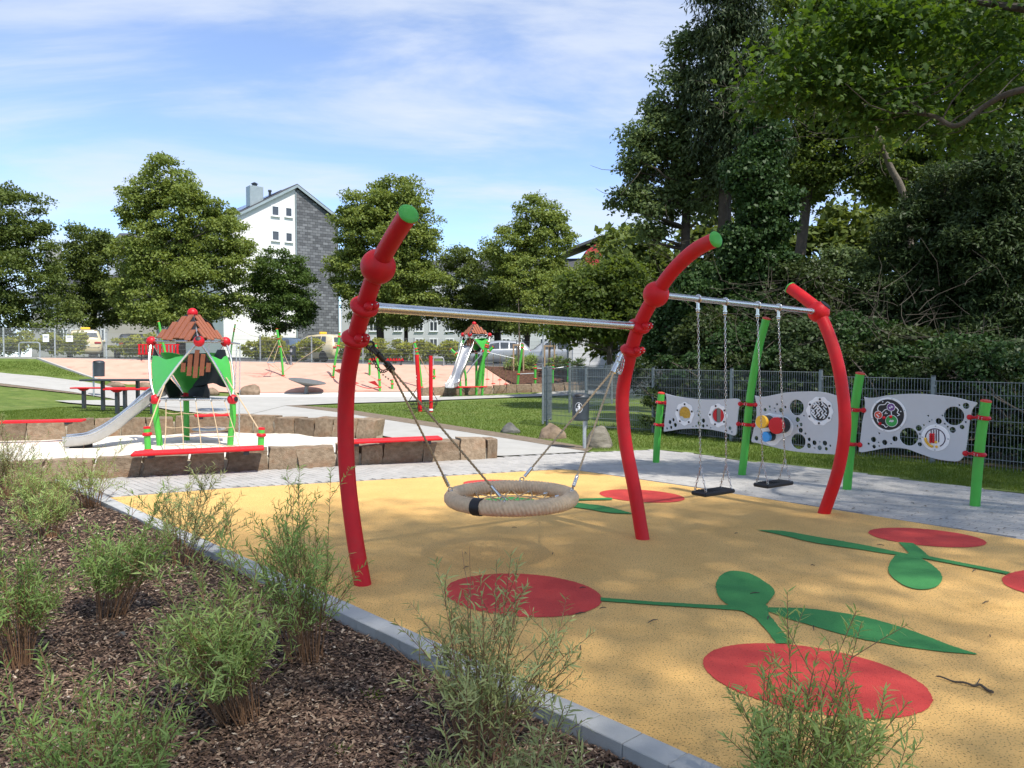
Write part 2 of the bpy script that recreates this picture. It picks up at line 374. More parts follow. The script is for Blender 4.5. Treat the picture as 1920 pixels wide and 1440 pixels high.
M['lime_dark'] = leafmat('dark_leaf', (0.065, 0.10, 0.022), (0.15, 0.19, 0.048), 0.33)
M['hornbeam'] = leafmat('hornbeam_leaf', (0.045, 0.088, 0.018), (0.10, 0.15, 0.032), 0.28)
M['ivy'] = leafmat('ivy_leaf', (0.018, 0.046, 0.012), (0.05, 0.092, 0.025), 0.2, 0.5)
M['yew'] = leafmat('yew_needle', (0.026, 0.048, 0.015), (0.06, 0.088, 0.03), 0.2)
M['spruce'] = leafmat('spruce_needle', (0.030, 0.050, 0.020), (0.065, 0.088, 0.034), 0.15)
M['wood_leaf'] = leafmat('wood_leaf', (0.055, 0.092, 0.02), (0.135, 0.18, 0.042), 0.5)
M['birch_leaf'] = leafmat('poplar_leaf', (0.07, 0.11, 0.036), (0.15, 0.20, 0.08), 0.42, 0.45)
M['hedge_leaf'] = leafmat('hedge_leaf', (0.15, 0.19, 0.02), (0.40, 0.40, 0.05), 0.38)
M['willow'] = leafmat('willow_leaf', (0.18, 0.27, 0.07), (0.40, 0.50, 0.18), 0.4, 0.55)
M['willow2'] = leafmat('willow_leaf_b', (0.16, 0.26, 0.06), (0.35, 0.47, 0.16), 0.4, 0.55)
M['willow3'] = leafmat('willow_leaf_c', (0.19, 0.23, 0.075), (0.40, 0.43, 0.20), 0.35, 0.5)
M['shaded_leaf'] = leafmat('shaded_wood_leaf', (0.022, 0.042, 0.012), (0.06, 0.082, 0.022), 0.25)  # wood leaf darkened for the shrubs, shade of the wood put into the colour
M['blade'] = leafmat('grass_blade', (0.075, 0.13, 0.018), (0.17, 0.22, 0.045), 0.35)
# ================================================================== SETTING
def hasrand(m, lo_=0.93, hi_=1.06):          # add per-object brightness variation to a material made by mat()
    t = m.node_tree; b = t.nodes['Principled BSDF']; src = b.inputs['Base Color'].links[0].from_socket
    oi = t.nodes.new('ShaderNodeObjectInfo'); hv = t.nodes.new('ShaderNodeHueSaturation'); mp = t.nodes.new('ShaderNodeMapRange')
    mp.inputs['To Min'].default_value = lo_; mp.inputs['To Max'].default_value = hi_
    t.links.new(oi.outputs['Random'], mp.inputs['Value']); t.links.new(mp.outputs[0], hv.inputs['Value']); t.links.new(src, hv.inputs['Color']); t.links.new(hv.outputs[0], b.inputs['Base Color'])
    return m
M['paver_one'] = hasrand(mat('single_paver', (0.38, 0.365, 0.34), 0.85, var=0.12, scale=3, bump=0.25, bscale=160, dirt=0.22))
M['kerb'] = hasrand(mat('kerb_block', (0.38, 0.385, 0.38), 0.8, var=0.10, scale=5, bump=0.25, bscale=180, dirt=0.12))
M['stone'] = hasrand(M['stone'], .72, 1.25)
# ---- base ground: one sheet to the horizon
xs = sorted(set([-1800, -500, -180, -90] + list(range(-60, 61)) + [80, 120, 200, 500, 1800]))
ys = sorted(set([-600, -150, -50] + list(range(-20, 61)) + [36.5, 41.5, 75, 100, 150, 300, 700, 1800]))
def basez(x, y):
    dip = 0.12 * (1 - smooth(14.0, 15.6, y)) if -14 < x < 14 and y > -19 else 0
    return terr(x, y) - 0.03 - dip
V = [(x, y, basez(x, y)) for y in ys for x in xs]; nx = len(xs)
Fq = [(j * nx + i, j * nx + i + 1, (j + 1) * nx + i + 1, (j + 1) * nx + i) for j in range(len(ys) - 1) for i in range(nx - 1)]
g = npmesh('ground', V, Fq, M['grass']); tag(g, kind='structure')
def overlay(name, poly, dz, m, step=1.0, zf=None, parent=None, kind='structure'):
    bm = bmesh.new(); vs = [bm.verts.new((p[0], p[1], 0)) for p in poly]; bm.faces.new(vs)
    if step:
        x0 = min(p[0] for p in poly); x1 = max(p[0] for p in poly); y0 = min(p[1] for p in poly); y1 = max(p[1] for p in poly)
        for ax, a0, a1 in ((0, x0, x1), (1, y0, y1)):
            k = math.ceil(a0 / step)
            cuts = [q * step for q in range(k, int(a1 / step) + 1)]
            if ax == 1 and step >= 0.5: cuts += [c for c in (36.5, 41.5) if a0 < c < a1]
            for c in cuts:
                co = [0, 0, 0]; co[ax] = c; no = [0, 0, 0]; no[ax] = 1
                bmesh.ops.bisect_plane(bm, geom=bm.verts[:] + bm.edges[:] + bm.faces[:], plane_co=co, plane_no=no)
    bmesh.ops.triangulate(bm, faces=[f for f in bm.faces if len(f.verts) > 4])
    f = zf or terr
    for v in bm.verts: v.co.z = f(v.co.x, v.co.y) + dz
    bmesh.ops.recalc_face_normals(bm, faces=bm.faces)
    for fc in bm.faces:
        if fc.normal.z < 0: fc.normal_flip()
    me = bpy.data.meshes.new(name); bm.to_mesh(me); bm.free(); me.materials.append(m); me.shade_smooth()
    o = link(name, me, parent)
    if parent is None: tag(o, kind=kind)
    return o
def TP(lst): return [T(*p) for p in lst]
# ---- kerb line between mulch bed and rubber surface
K0 = G(205, 933); K1 = G(1350, 1440); KD = (K1 - K0).normalized(); KN = Vector((KD.y, -KD.x, 0))      # KN points to the bed side
if KN.x > 0: KN = -KN
KS = K0 - KD * ((K0 - G(100, 900)).length)
# ---- orange rubber surface with cherry pattern
rub = [K0] + [G(420, 916), G(760, 897), G(1050, 880), G(1066, 880.5), G(1090, 883), G(1310, 915), G(1920, 1012)]
e = (G(1920, 1012) - G(1310, 915)).normalized(); rub += [G(1920, 1012) + e * 5, K1 + KD * 4 + Vector((6, -1, 0)), K1 + KD * 4]
rubber = overlay('rubber_surface', rub, 0.0, M['rubber'], 0)
def ell(cx, cy, W, H, off, n=44):
    dl = math.asin(off / H); return [G(cx + W * math.cos(2 * math.pi * i / n), cy + H * math.sin(2 * math.pi * i / n + dl)) for i in range(n)]
def crumb(pts, amp=.0035, st=.012):
    out = []; n = len(pts)
    for i in range(n):
        a, b = Vector(pts[i]), Vector(pts[(i + 1) % n]); k = max(1, int((b - a).length / (st * max(1, a.y / 4))))
        for j in range(k): p = a.lerp(b, j / k); out.append(p + Vector((random.uniform(-amp, amp), random.uniform(-amp, amp), 0)))
    return out
def z5(l): return [G(1100 + x / 2.3415, 900 + y / 2.3415) for x, y in l]
def z5s(l, n=5):
    pts = [Vector(p) for p in z5(l)]; pts = pts + [pts[0]]; return smoothpath(pts, n)[:-1]
for i, a in enumerate([(981, 1117, 148, 41, 8), (1533.5, 1278, 215.5, 71, 35), (1739, 1008.5, 111, 18.5, 10), (1990, 1096, 111, 28, 8), (1204, 930.5, 80, 12.5, 5), (944.5, 909, 76, 9, 3)]):
    overlay('cherry_marking', crumb(ell(*a)), 0.004 + i * 0.0002, M['rubber_red'], 0, parent=rubber)
greens = [
 z5s([(800, 562), (980, 568), (1200, 600), (1400, 655), (1600, 730), (1700, 762), (1690, 768), (1480, 747), (1200, 700), (1000, 645), (880, 610), (790, 575)]),
 z5s([(775, 560), (818, 515), (822, 482), (760, 435), (700, 408), (630, 402), (585, 425), (567, 465), (578, 512), (622, 552), (690, 580)]),
 z5([(60, 519), (300, 538), (560, 552), (700, 553), (700, 578), (560, 568), (300, 552), (60, 534)]),
 z5([(670, 570), (740, 610), (800, 675), (835, 722), (903, 722), (850, 655), (800, 595), (795, 555), (700, 545)]),
 z5s([(750, 222), (860, 226), (1000, 250), (1200, 285), (1360, 318), (1400, 326), (1350, 330), (1200, 308), (1000, 278), (860, 245)]),
 z5([(1370, 276), (1432, 280), (1470, 308), (1502, 338), (1470, 350), (1400, 345), (1350, 330), (1415, 325)]),
 z5s([(1355, 335), (1440, 340), (1500, 365), (1553, 410), (1560, 445), (1530, 475), (1470, 485), (1400, 470), (1342, 430), (1325, 400), (1332, 365)]),
 z5([(1480, 335), (1510, 340), (1862, 409), (1845, 418), (1480, 348)]),
 z5s([(-60, 100), (0, 108), (80, 118), (195, 148), (185, 151), (90, 146), (0, 130), (-80, 118)]),
 z5([(-200, 88), (0, 84), (112, 81), (112, 90), (0, 92), (-200, 100)]),
 z5s([(-440, 85), (-330, 78), (-240, 88), (-200, 98), (-240, 108), (-340, 112), (-450, 100)])]
for i, p in enumerate(greens): overlay('leaf_marking', crumb(p), 0.0055 + i * 0.0006, M['rubber_green'], 0, parent=rubber)
# ---- paving (joint bed + pavers)
WN0, WN1 = G(-60, 908), G(935, 859)          # front base of near stone wall
pav = [KS, K0, G(420, 916), G(760, 897), G(1050, 880), G(1066, 880.5), G(1090, 883), G(1310, 915), G(1920, 1012), G(1920, 1012) + e * 5,
       G(1920, 924) + e * 6, G(1920, 924), G(1735, 903), G(1580, 881), G(1386, 862), G(1300, 849), G(1227, 842), G(1195, 843), G(1102, 847), WN1 + Vector((0.1, 0.3, 0)), WN1 + Vector((-0.3, 0.1, 0)), WN0 * 0.72 + WN1 * 0.28]
paving = overlay('paving', pav, -0.014, M['joint'], 0)
def inside(p, poly):
    c = False; n = len(poly)
    for i in range(n):
        a, b = poly[i], poly[(i + 1) % n]
        if (a[1] > p[1]) != (b[1] > p[1]) and p[0] < (b[0] - a[0]) * (p[1] - a[1]) / (b[1] - a[1]) + a[0]: c = not c
    return c
pu = KD.copy(); pv = Vector((-pu.y, pu.x, 0)); cells = []
PW, PH = 0.2, 0.1
for j in range(-160, 200):
    for i in range(-110, 110):
        c = K0 + pu * ((i + 0.5 * (j % 2)) * PW) + pv * (j * PH)
        if c.y < 4 or c.y > 16 or c.x < -8 or c.x > 9: continue
        if all(inside(c + pu * a + pv * b, pav) for a, b in ((-.09, -.045), (.09, -.045), (.09, .045), (-.09, .045))): cells.append(c)
def vis(c):
    q = proj(c); return 0 < q[0] < 1920 and 0 < q[1] < 1440
cells.sort(key=lambda c: (not vis(c), c.length))
def paver_vf(c, rz=0.0):
    a = 0.0965; b = 0.0465; i = 0.003; zt = 0.0 + random.uniform(-0.002, 0.0015)
    vs = [c + pu * (sx * (a - k)) + pv * (sy * (b - k)) + Vector((0, 0, z + zt)) for k, z in ((i, 0.0), (0, -0.004), (0, -0.02)) for sx, sy in ((-1, -1), (1, -1), (1, 1), (-1, 1))]
    fs = [(0, 1, 2, 3)] + [(q * 4 + k, q * 4 + 4 + k, q * 4 + 4 + (k + 1) % 4, q * 4 + (k + 1) % 4) for q in (0, 1) for k in range(4)]
    return vs, fs
one = MB(); vs, fs = paver_vf(Vector((0, 0, 0))); one.add(vs, fs); po = one.build('paver', M['paver_one'], paving, sm=0)
for k, c in enumerate(cells[:300]):
    o = po if k == 0 else po.copy()
    if k: COL.objects.link(o)
    o.location = (c.x, c.y, random.uniform(-0.002, 0.0015)); o.rotation_euler = (random.uniform(-.006, .006), random.uniform(-.006, .006), random.uniform(-.008, .008))
rest = MB()
for c in cells[300:]:
    if c.x > 10: continue
    rest.add(*paver_vf(c))
tag(rest.build('small_pavers', M['paver'], paving, sm=0), kind='stuff')
# ---- kerb blocks
kl = 0.25; kb = empty('kerb', K0, kind='structure'); n0 = int((K0 - KS).length / kl) + 1
kb1 = MB(); kb1.box((0, 0, 0), (kl - 0.003, 0.15, 0.25), None, 0.004); kobj = None
ang = math.atan2(KD.y, KD.x)
for i in range(-n0, 42):
    c = K0 + KD * ((i + 0.5) * kl) + KN * 0.0755
    if kobj is None:
        kobj = kb1.build('kerb_block', M['kerb'], kb, sm=0); me = kobj.data; me.transform(Matrix.Translation(ORG[kb.name])); o = kobj
    else: o = kobj.copy(); COL.objects.link(o)
    o.location = c - ORG[kb.name] + Vector((0, 0, -0.119 + random.uniform(-.0015, .0015))); o.rotation_euler = (0, random.uniform(-.004, .004), ang + random.uniform(-.004, .004))
# dark edging strip along the far side of the rubber
# ---- mulch bed
bed = [KS + KN * 0.15, K1 + KD * 4 + KN * 0.15, Vector((-3, -3, 0)), Vector((-16, -3, 0)), Vector((-16, 10.2, 0)), WN0 + Vector((0, 0.05, 0)), WN0 * 0.75 + WN1 * 0.25]
def bedz(x, y):
    d = abs((Vector((x, y, 0)) - K0).dot(KN)) - 0.15; s = (Vector((x, y, 0)) - K0).dot(KD)
    h = -0.035 - 0.045 * smooth(1, 7, s) + 0.05 * smooth(0.2, 1.5, d)
    return h + 0.028 * mnoise.noise((x * 1.3, y * 1.3, 3)) + 0.012 * mnoise.noise((x * 5, y * 5, 1))
overlay('mulch_bed', bed, 0, M['soil'], 0.2, bedz)
def chipmat():
    m = bpy.data.materials.new('bark_chip'); m.use_nodes = True; t = m.node_tree; b = t.nodes['Principled BSDF']; b.inputs['Roughness'].default_value = 0.85
    g = t.nodes.new('ShaderNodeNewGeometry'); cr = t.nodes.new('ShaderNodeValToRGB'); t.links.new(g.outputs['Random Per Island'], cr.inputs[0])
    st = [(0, (0.022, 0.012, 0.008)), (0.3, (0.07, 0.038, 0.024)), (0.6, (0.14, 0.082, 0.052)), (0.84, (0.25, 0.16, 0.105)), (0.96, (0.38, 0.27, 0.18)), (1, (0.5, 0.42, 0.33))]
    while len(cr.color_ramp.elements) < len(st): cr.color_ramp.elements.new(0.5)
    for e_, (p, c) in zip(cr.color_ramp.elements, st): e_.position = p; e_.color = (*c, 1)
    t.links.new(cr.outputs[0], b.inputs['Base Color']); return m
def chips(name, n, m, smin, smax):
    P = []
    while len(P) < n:
        d = 3.0 * (12.5 / 3.0) ** rng.random(4000); x = d * (rng.random(4000) * 1.5 - 0.86)
        for X, Y in zip(x, d):
            s = (X - K0.x) * KN.x + (Y - K0.y) * KN.y
            if s > 0.16 and Y < 11.2 + 0.2 * X * 0: P.append((X, Y, bedz(X, Y)))
            if len(P) >= n: break
    P = np.array(P[:n]); n = len(P)
    a = rng.random(n) * 6.283; L = rng.uniform(smin, smax, n) * (0.75 + 0.05 * P[:, 1]); W = L * rng.uniform(0.18, 0.6, n)
    tl = rng.normal(0, 0.28, n); tw = rng.normal(0, 0.3, n)
    ux = np.stack([np.cos(a), np.sin(a), tl], 1); uy = np.stack([-np.sin(a), np.cos(a), tw], 1)
    P[:, 2] += rng.uniform(0.0, 0.022, n)
    j = rng.uniform(0.7, 1.2, (n, 4))
    V = np.stack([P - ux * (L * j[:, 0])[:, None] - uy * (W * .6)[:, None], P + ux * (L * j[:, 1])[:, None] - uy * W[:, None], P + ux * (L * .8 * j[:, 2])[:, None] + uy * W[:, None], P - ux * (L * .9 * j[:, 3])[:, None] + uy * (W * .8)[:, None], P + np.array([0, 0, 1]) * (0.25 * W + .002)[:, None]], 1).reshape(-1, 3)
    b = np.arange(n)[:, None] * 5; Fq = np.concatenate([b + np.array([[0, 1, 4]]), b + np.array([[1, 2, 4]]), b + np.array([[2, 3, 4]]), b + np.array([[3, 0, 4]])])
    o = npmesh(name, V, Fq, m); return tag(o, 'dark brown bark mulch chips covering the planting bed', 'mulch', kind='stuff')
chips('bark_mulch', 105000, chipmat(), 0.005, 0.019)
# ---- lawn on the right, in front of the fence and under the wood
lawn = [G(1045, 838), G(1102, 847), G(1195, 843), G(1227, 842), G(1300, 849), G(1386, 862), G(1580, 881), G(1735, 903), G(1920, 924), G(1920, 924) + e * 6, Vector((26, 6, 0)), Vector((26, 34, 0)), Vector((8, 34, 0)), Vector((2.2, 24, 0)), Vector((0.6, 17.0, 0))]
overlay('lawn', lawn, -0.012, M['grass'], 1.0, lambda x, y: max(0, terr(x, y)) * 0 + 0.02 * mnoise.noise((x, y, 0)))
FA_, FB_ = G(1225, 811), G(1750, 868); fd_ = (FB_ - FA_).normalized(); fn_ = Vector((-fd_.y, fd_.x, 0)); fn_ = fn_ if fn_.y > 0 else -fn_
M['litter'] = multimat('leaf_litter', [(0.3, (0.018, 0.015, 0.008)), (0.7, (0.06, 0.045, 0.024))], 7, .95, bump=1, bscale=25)
overlay('wood_floor', [FA_ + fn_ * .25, FA_ + fd_ * 16 + fn_ * .25, Vector((26, 8, 0)), Vector((26, 33, 0)), Vector((7, 33, 0)), Vector((4.4, 24, 0)), FA_ + Vector((.6, 3, 0))], 0.02, M['litter'], 1.0, lambda x, y: 0.05 * mnoise.noise((x, y, 0)))
# ---- paths
overlay('path', TP([(-150, 690), (0, 699), (80, 706), (160, 716), (215, 727), (300, 736), (445, 744), (640, 744), (820, 745), (1016, 736), (1200, 725), (1400, 712), (1400, 718), (1200, 734), (1016, 743), (730, 754), (640, 756.5), (535, 761), (470, 777), (420, 778), (330, 771), (260, 757), (207, 747), (135, 735), (0, 719), (-150, 708)]), 0.012, M['path'])
overlay('path', TP([(470, 777), (535, 761), (640, 774), (780, 796), (980, 827), (1102, 847)]) + [WN1 + Vector((0.1, 0.3, 0)), WN1 + Vector((-0.6, 0.35, 0))] + TP([(800, 832), (705, 815), (600, 808), (470, 792)]), 0.004, M['path'])
overlay('soil_strip', TP([(535, 761), (640, 774), (780, 796), (980, 827), (1102, 847), (1112, 840), (985, 819), (785, 788), (645, 767), (560, 760)]), 0.008, M['dirt'])
overlay('soil_strip', TP([(0, 719), (135, 735), (207, 747), (260, 757), (265, 752), (212, 742), (140, 738), (0, 723)]), 0.004, M['dirt'])
overlay('concrete_pad', TP([(102, 752), (280, 750), (400, 757), (420, 768), (300, 763), (200, 761), (130, 756)]), 0.022, M['path'])
# ---- sand pit
sand = [WN0 + Vector((0, .1, 0)), WN1 + Vector((-0.4, .2, 0)), G(800, 832), G(705, 826), G(602, 820), G(502, 813), G(440, 812), G(320, 816), G(160, 823), G(0, 828), G(-150, 832), Vector((-13, 12, 0))]
overlay('sand', sand, 0.03, M['sand'], 0.25, lambda x, y: 0.05 * mnoise.noise((x * 1.1, y * 1.1, 0)) + 0.02 * mnoise.noise((x * 4, y * 4, 0)))
overlay('sand', TP([(436, 745), (455, 738), (500, 736), (640, 736), (830, 734), (822, 746), (640, 745)]), 0.006, M['sand'])
# ---- rubber play slope, banks, street
XL, XR = (74 - 960) / FPX * 41.4, (905 - 960) / FPX * 41.4
overlay('play_slope', [Vector((XL, 41.4, 0))] + [T(185, 712), T(240, 722), T(330, 731), T(455, 738), T(640, 736), T(830, 734), T(967, 728)] + [Vector((XR, 41.4, 0))], 0.03, M['pink'])
overlay('planted_bank', [Vector((XR + .05, 41.4, 0)), T(967, 728) + Vector((.05, 0, 0)), T(1020, 728), T(1250, 720), Vector((12, 41.4, 0))], 0.035, M['bank_mulch'], 0.5, lambda x, y: terr(x, y) + 0.05 * mnoise.noise((x * 3, y * 3, 0)))
def topedge(y): 
    m = MB()
    for i in range(-44, 24, 2): m.prism([(i, y, topz(i) - .1), (i + 1.99, y, topz(i + 2) - .1), (i + 1.99, y, topz(i + 2) + .04), (i, y, topz(i) + .04)], (0, 0.22, 0))
    return m
tag(topedge(41.42).build('slope_edging', M['path'], sm=0), kind='structure')
m = MB(); a = Vector((XL, 41.4, 0)); b = T(185, 712); n = 8
for i in range(n):
    p = a.lerp(b, i / n); q = a.lerp(b, (i + 1) / n)
    m.prism([(p.x - .15, p.y, terr(p.x, p.y) - .05), (q.x - .15, q.y, terr(q.x, q.y) - .05), (q.x - .15, q.y, terr(q.x, q.y) + .06), (p.x - .15, p.y, terr(p.x, p.y) + .06)], (0.15, 0.0, 0))
tag(m.build('slope_edging', M['path'], sm=0), kind='structure')
overlay('street', [Vector((-70, 44, 0)), Vector((30, 44, 0)), Vector((30, 72, 0)), Vector((-90, 72, 0))], 0.02, M['asphalt'], 4, lambda x, y: topz(x))

# ================================================================== STONE WALLS
def stone_mesh(seed):
    bm = bmesh.new(); bmesh.ops.create_cube(bm, size=1.0); bmesh.ops.subdivide_edges(bm, edges=bm.edges[:], cuts=3, use_grid_fill=True)
    rs_ = random.Random(seed); shx, shy, shz = rs_.uniform(-.1, .1), rs_.uniform(-.12, .12), rs_.uniform(-.06, .06)
    for v in bm.verts:
        p = v.co.copy(); r = max(abs(p.x), abs(p.y), abs(p.z)); k = sum(1 for q in p if abs(q) > 0.45)
        if k >= 2: p *= (0.985 if k == 2 else 0.96) + 0.04 * mnoise.noise(p * 3 + Vector((seed * 7, 0, 0)))
        n = mnoise.noise_vector(p * 1.7 + Vector((seed * 3.7, seed, 0))); p += Vector((n.x * 0.07, n.y * 0.09, n.z * 0.06)) + Vector((p.z * shx, p.z * shy, p.x * shz)); v.co = p
    me = bpy.data.meshes.new('stone'); bm.to_mesh(me); bm.free(); me.materials.append(M['stone']); me.shade_smooth(); me.set_sharp_from_angle(angle=R(28)); return me
SM = [stone_mesh(i) for i in range(7)]
def stone_wall(label, pts, depth, height, lmin, lmax, first_org=None, seed=1):
    rnd = random.Random(seed); root = empty('stone_wall', pts[0], label, 'wall', 'low rough stone walls of the playground'); og = ORG[root.name]
    seg = [(pts[i + 1] - pts[i]).length for i in range(len(pts) - 1)]; tot = sum(seg)
    def at(s):
        for i, L in enumerate(seg):
            if s <= L or i == len(seg) - 1: return pts[i] + (pts[i + 1] - pts[i]) * (s / L), (pts[i + 1] - pts[i]).normalized()
            s -= L
    core = MB()
    for i in range(len(pts) - 1):
        d = (pts[i + 1] - pts[i]).normalized(); nn = Vector((-d.y, d.x, 0)); nn = nn if nn.y > 0 else -nn
        a, b = pts[i] + nn * 0.05 + d * 0.03, pts[i + 1] + nn * 0.05 - d * 0.03; hh = (height if not isinstance(height, tuple) else height[0]) * 0.68
        core.prism([a - Vector((0, 0, .05)), b - Vector((0, 0, .05)), b + Vector((0, 0, hh)), a + Vector((0, 0, hh))], nn * (depth * 0.8))
    core.build('joint_fill', M['mortar'], root, sm=0)
    s = 0
    while s < tot - 0.1:
        L = rnd.uniform(lmin, lmax)
        if tot - s - L < lmin * 0.6: L = tot - s
        p, d = at(s + L / 2); nn = Vector((-d.y, d.x, 0)); nn = nn if nn.y > 0 else -nn
        hh = (height if not isinstance(height, tuple) else height[0] + (height[1] - height[0]) * (s + L / 2) / tot) * rnd.uniform(0.95, 1.06); dd = depth * rnd.uniform(0.92, 1.08)
        o = bpy.data.objects.new('stone', SM[rnd.randrange(7)]); COL.objects.link(o); o.parent = root
        o.location = p + nn * (dd / 2) + Vector((0, 0, hh / 2 - 0.02)) - og
        o.rotation_euler = (rnd.choice((0, math.pi)) + rnd.uniform(-.03, .03), rnd.uniform(-.03, .03), math.atan2(d.y, d.x) + rnd.uniform(-.03, .03))
        o.scale = ((L - rnd.uniform(.02, .055)) * 1.02, dd, hh + .04); s += L
    return root
stone_wall('rough stone wall along the paving in front of the sand pit', [WN0, WN1], 0.40, (0.26, 0.34), 0.36, 0.68, seed=3)
FW = [G(*p) for p in ((-150, 833), (0, 829), (160, 823), (320, 816), (440, 812), (502, 813), (602, 820), (703, 824))]
stone_wall('curved rough stone wall at the back of the sand pit below the lawn', FW, 0.42, 0.40, 0.42, 0.78, seed=5)
stone_wall('low stone wall below the far play tower with the steep slide', [T(792, 743), T(900, 738), T(1016, 734), T(1200, 724)], 0.4, 0.36, 0.45, 0.8, seed=9)
# ================================================================== SWING FRAME
B1, B2, B3 = G(680, 1095), G(1205, 1010), G(1545, 962)
BD = (B2 - B1).normalized(); BN = Vector((BD.y, -BD.x, 0))      # BN: towards the camera side
frame_root = empty('swing_set', B2, 'red curved-post swing frame with steel crossbars on the orange surface', 'swing set')
PR = 0.066
def post_path(base, pix): return smoothpath([PL(x, y, base, BD) for x, y in pix], 6)
def clamp(p, ax, r=PR, R2=0.026, m=None, parent=None, lug=None, name='clamp_ring', n=24):
    b = MB(); ax = Vector(ax).normalized()
    b.lathe([(r + .002, -R2 * 1.5), (r + R2 * .75, -R2 * 1.25), (r + R2 * 1.35, -R2 * .5), (r + R2 * 1.45, 0), (r + R2 * 1.35, R2 * .5), (r + R2 * .75, R2 * 1.25), (r + .002, R2 * 1.5)], p, ax, n)
    if lug is not None:
        for s in (-1, 1):
            q = Vector(p) + lug * (r + R2 * 1.2) + ax.cross(lug) * (s * R2 * 1.3)
            b.sphere(q, R2 * 1.15, 12, 8)
    o = b.build(name, m or M['red'], parent)
    if lug is not None:
        bb = MB()
        for s in (-1, 1):
            for k in (-.5, .5):
                q = Vector(p) + lug * (r + R2 * 2.3) + ax.cross(lug) * (s * R2 * 1.0) + ax * (k * R2)
                bb.lathe([(0.0055, 0), (0.0055, 0.004), (0.003, 0.006)], q, lug, 8)
        bb.build('bolt', M['steel'], o, kind='stuff')
    return o
def near(path, px, py, base):
    q = PL(px, py, base, BD); i = min(range(len(path)), key=lambda k: (path[k] - q).length); i = min(max(i, 1), len(path) - 2)
    return path[i].copy(), (path[i + 1] - path[i - 1]).normalized()
posts = []
for base, pix in ((B1, [(684, 1115), (680, 1095), (664, 1000), (652, 900), (648, 800), (652, 710), (666, 635), (683, 575), (709, 500), (735, 450), (766, 401)]),
                  (B2, [(1209, 1025), (1205, 1010), (1190, 920), (1172, 825), (1167, 745), (1178, 680), (1198, 612), (1230, 552), (1265, 504), (1305, 468), (1342, 449)]),
                  (B3, [(1541, 975), (1545, 962), (1572, 880), (1584, 800), (1578, 720), (1562, 650), (1535, 585), (1512, 562), (1482, 540)])):
    path = post_path(base, pix); posts.append(path); b = MB(); b.tube(path, PR, 24)
    b.build('post', M['red'], frame_root)
    d = (path[-1] - path[-2]).normalized(); c = MB(); c.lathe([(PR + .004, -.006), (PR + .006, .004), (PR * .97, .014), (PR * .8, .022), (PR * .4, .027), (.004, .028)], path[-1], d, 24)
    c.build('end_cap', M['cap_green'], frame_root)
p, d = near(posts[0], 710, 497, B1); MB().sphere(p, 0.128, 28, 18).build('ball_joint', M['red'], frame_root)
p2b, d2 = near(posts[1], 1231, 552, B2); MB().sphere(p2b, 0.122, 28, 18).build('ball_joint', M['red'], frame_root)
p3b, d3 = near(posts[2], 1536, 587, B3); bj = MB().sphere(p3b, 0.118, 28, 18).build('ball_joint', M['red'], frame_root)
rt = (Vector((.35, -.25, .45))).normalized(); MB().lathe([(0.062, 0.098), (0.060, 0.112), (0.045, 0.120), (.004, .122)], p3b, rt, 18).build('black_plug', M['black'], bj)
lugv = (BN + Vector((0.25, 0, 0))).normalized()
c1, a1 = near(posts[0], 680, 575, B1); clamp(c1, a1, lug=lugv, parent=frame_root, R2=.030)
c1b, a1b = near(posts[0], 664, 630, B1); clamp(c1b, a1b, lug=lugv, parent=frame_root, R2=.030)
c2, a2 = near(posts[1], 1199, 608, B2); clamp(c2, a2, lug=lugv, parent=frame_root, R2=.030)
c2b, a2b = near(posts[1], 1183, 655, B2); clamp(c2b, a2b, lug=lugv, parent=frame_root, R2=.030)
def crossbar(a, b, r, trim):
    d = (b - a).normalized(); m = MB(); m.tube([a + d * trim, b - d * trim], r, 20); o = m.build('crossbar', M['steel'], frame_root)
    for q in (a + d * (trim + .03), b - d * (trim + .03)): MB().lathe([(r + .001, -.035), (r + .003, -.03), (r + .003, .03), (r + .001, .035)], q, d, 20).build('sleeve', M['steel'], o)
    return o
crossbar(c1, c2, 0.037, 0.07); crossbar(p2b, p3b + Vector((0, 0, .0)), 0.030, 0.09)
MB().sphere(p3b - (p3b - p2b).normalized() * .125, .03, 14, 10).build('bar_end_cap', M['steel'], frame_root)

# ================================================================== chain helper
def chain(m, a, b, pitch=0.026, wire=0.0032, w=0.0085):
    a, b = Vector(a), Vector(b); L = (b - a).length; n = max(1, int(L / pitch)); d = (b - a).normalized(); x, y, _ = frame(d)
    for i in range(n):
        c = a + d * ((i + .5) * L / n); u = x if i % 2 else y; hl = L / n * .5 + wire * .6; pts = []
        for k in range(8):
            t = 2 * math.pi * k / 8; q = d * (math.sin(t) * (w) + (hl - w) * (1 if math.sin(t) > 0.1 else -1 if math.sin(t) < -.1 else 0)) + u * (math.cos(t) * w); pts.append(c + q)
        m.tube(pts, wire, 4, closed=True)
    return m
def ropetube(m, a, b, r, twist=60, n=8):
    """three-strand rope as a fluted twisted tube"""
    a, b = Vector(a), Vector(b); d = (b - a); L = d.length; k = max(6, int(L / 0.012)); x, y, dd = frame(d); vs = []; fs = []; nn = 9
    for i in range(k + 1):
        c = a + d * (i / k); ph = twist * L * i / k
        for j in range(nn):
            t = 2 * math.pi * j / nn; rr = r * (0.88 + 0.16 * math.cos(3 * t))
            vs.append(c + (x * math.cos(t + ph) + y * math.sin(t + ph)) * rr)
    for i in range(k):
        for j in range(nn): fs.append((i * nn + j, i * nn + (j + 1) % nn, (i + 1) * nn + (j + 1) % nn, (i + 1) * nn + j))
    return m.add(vs, fs)
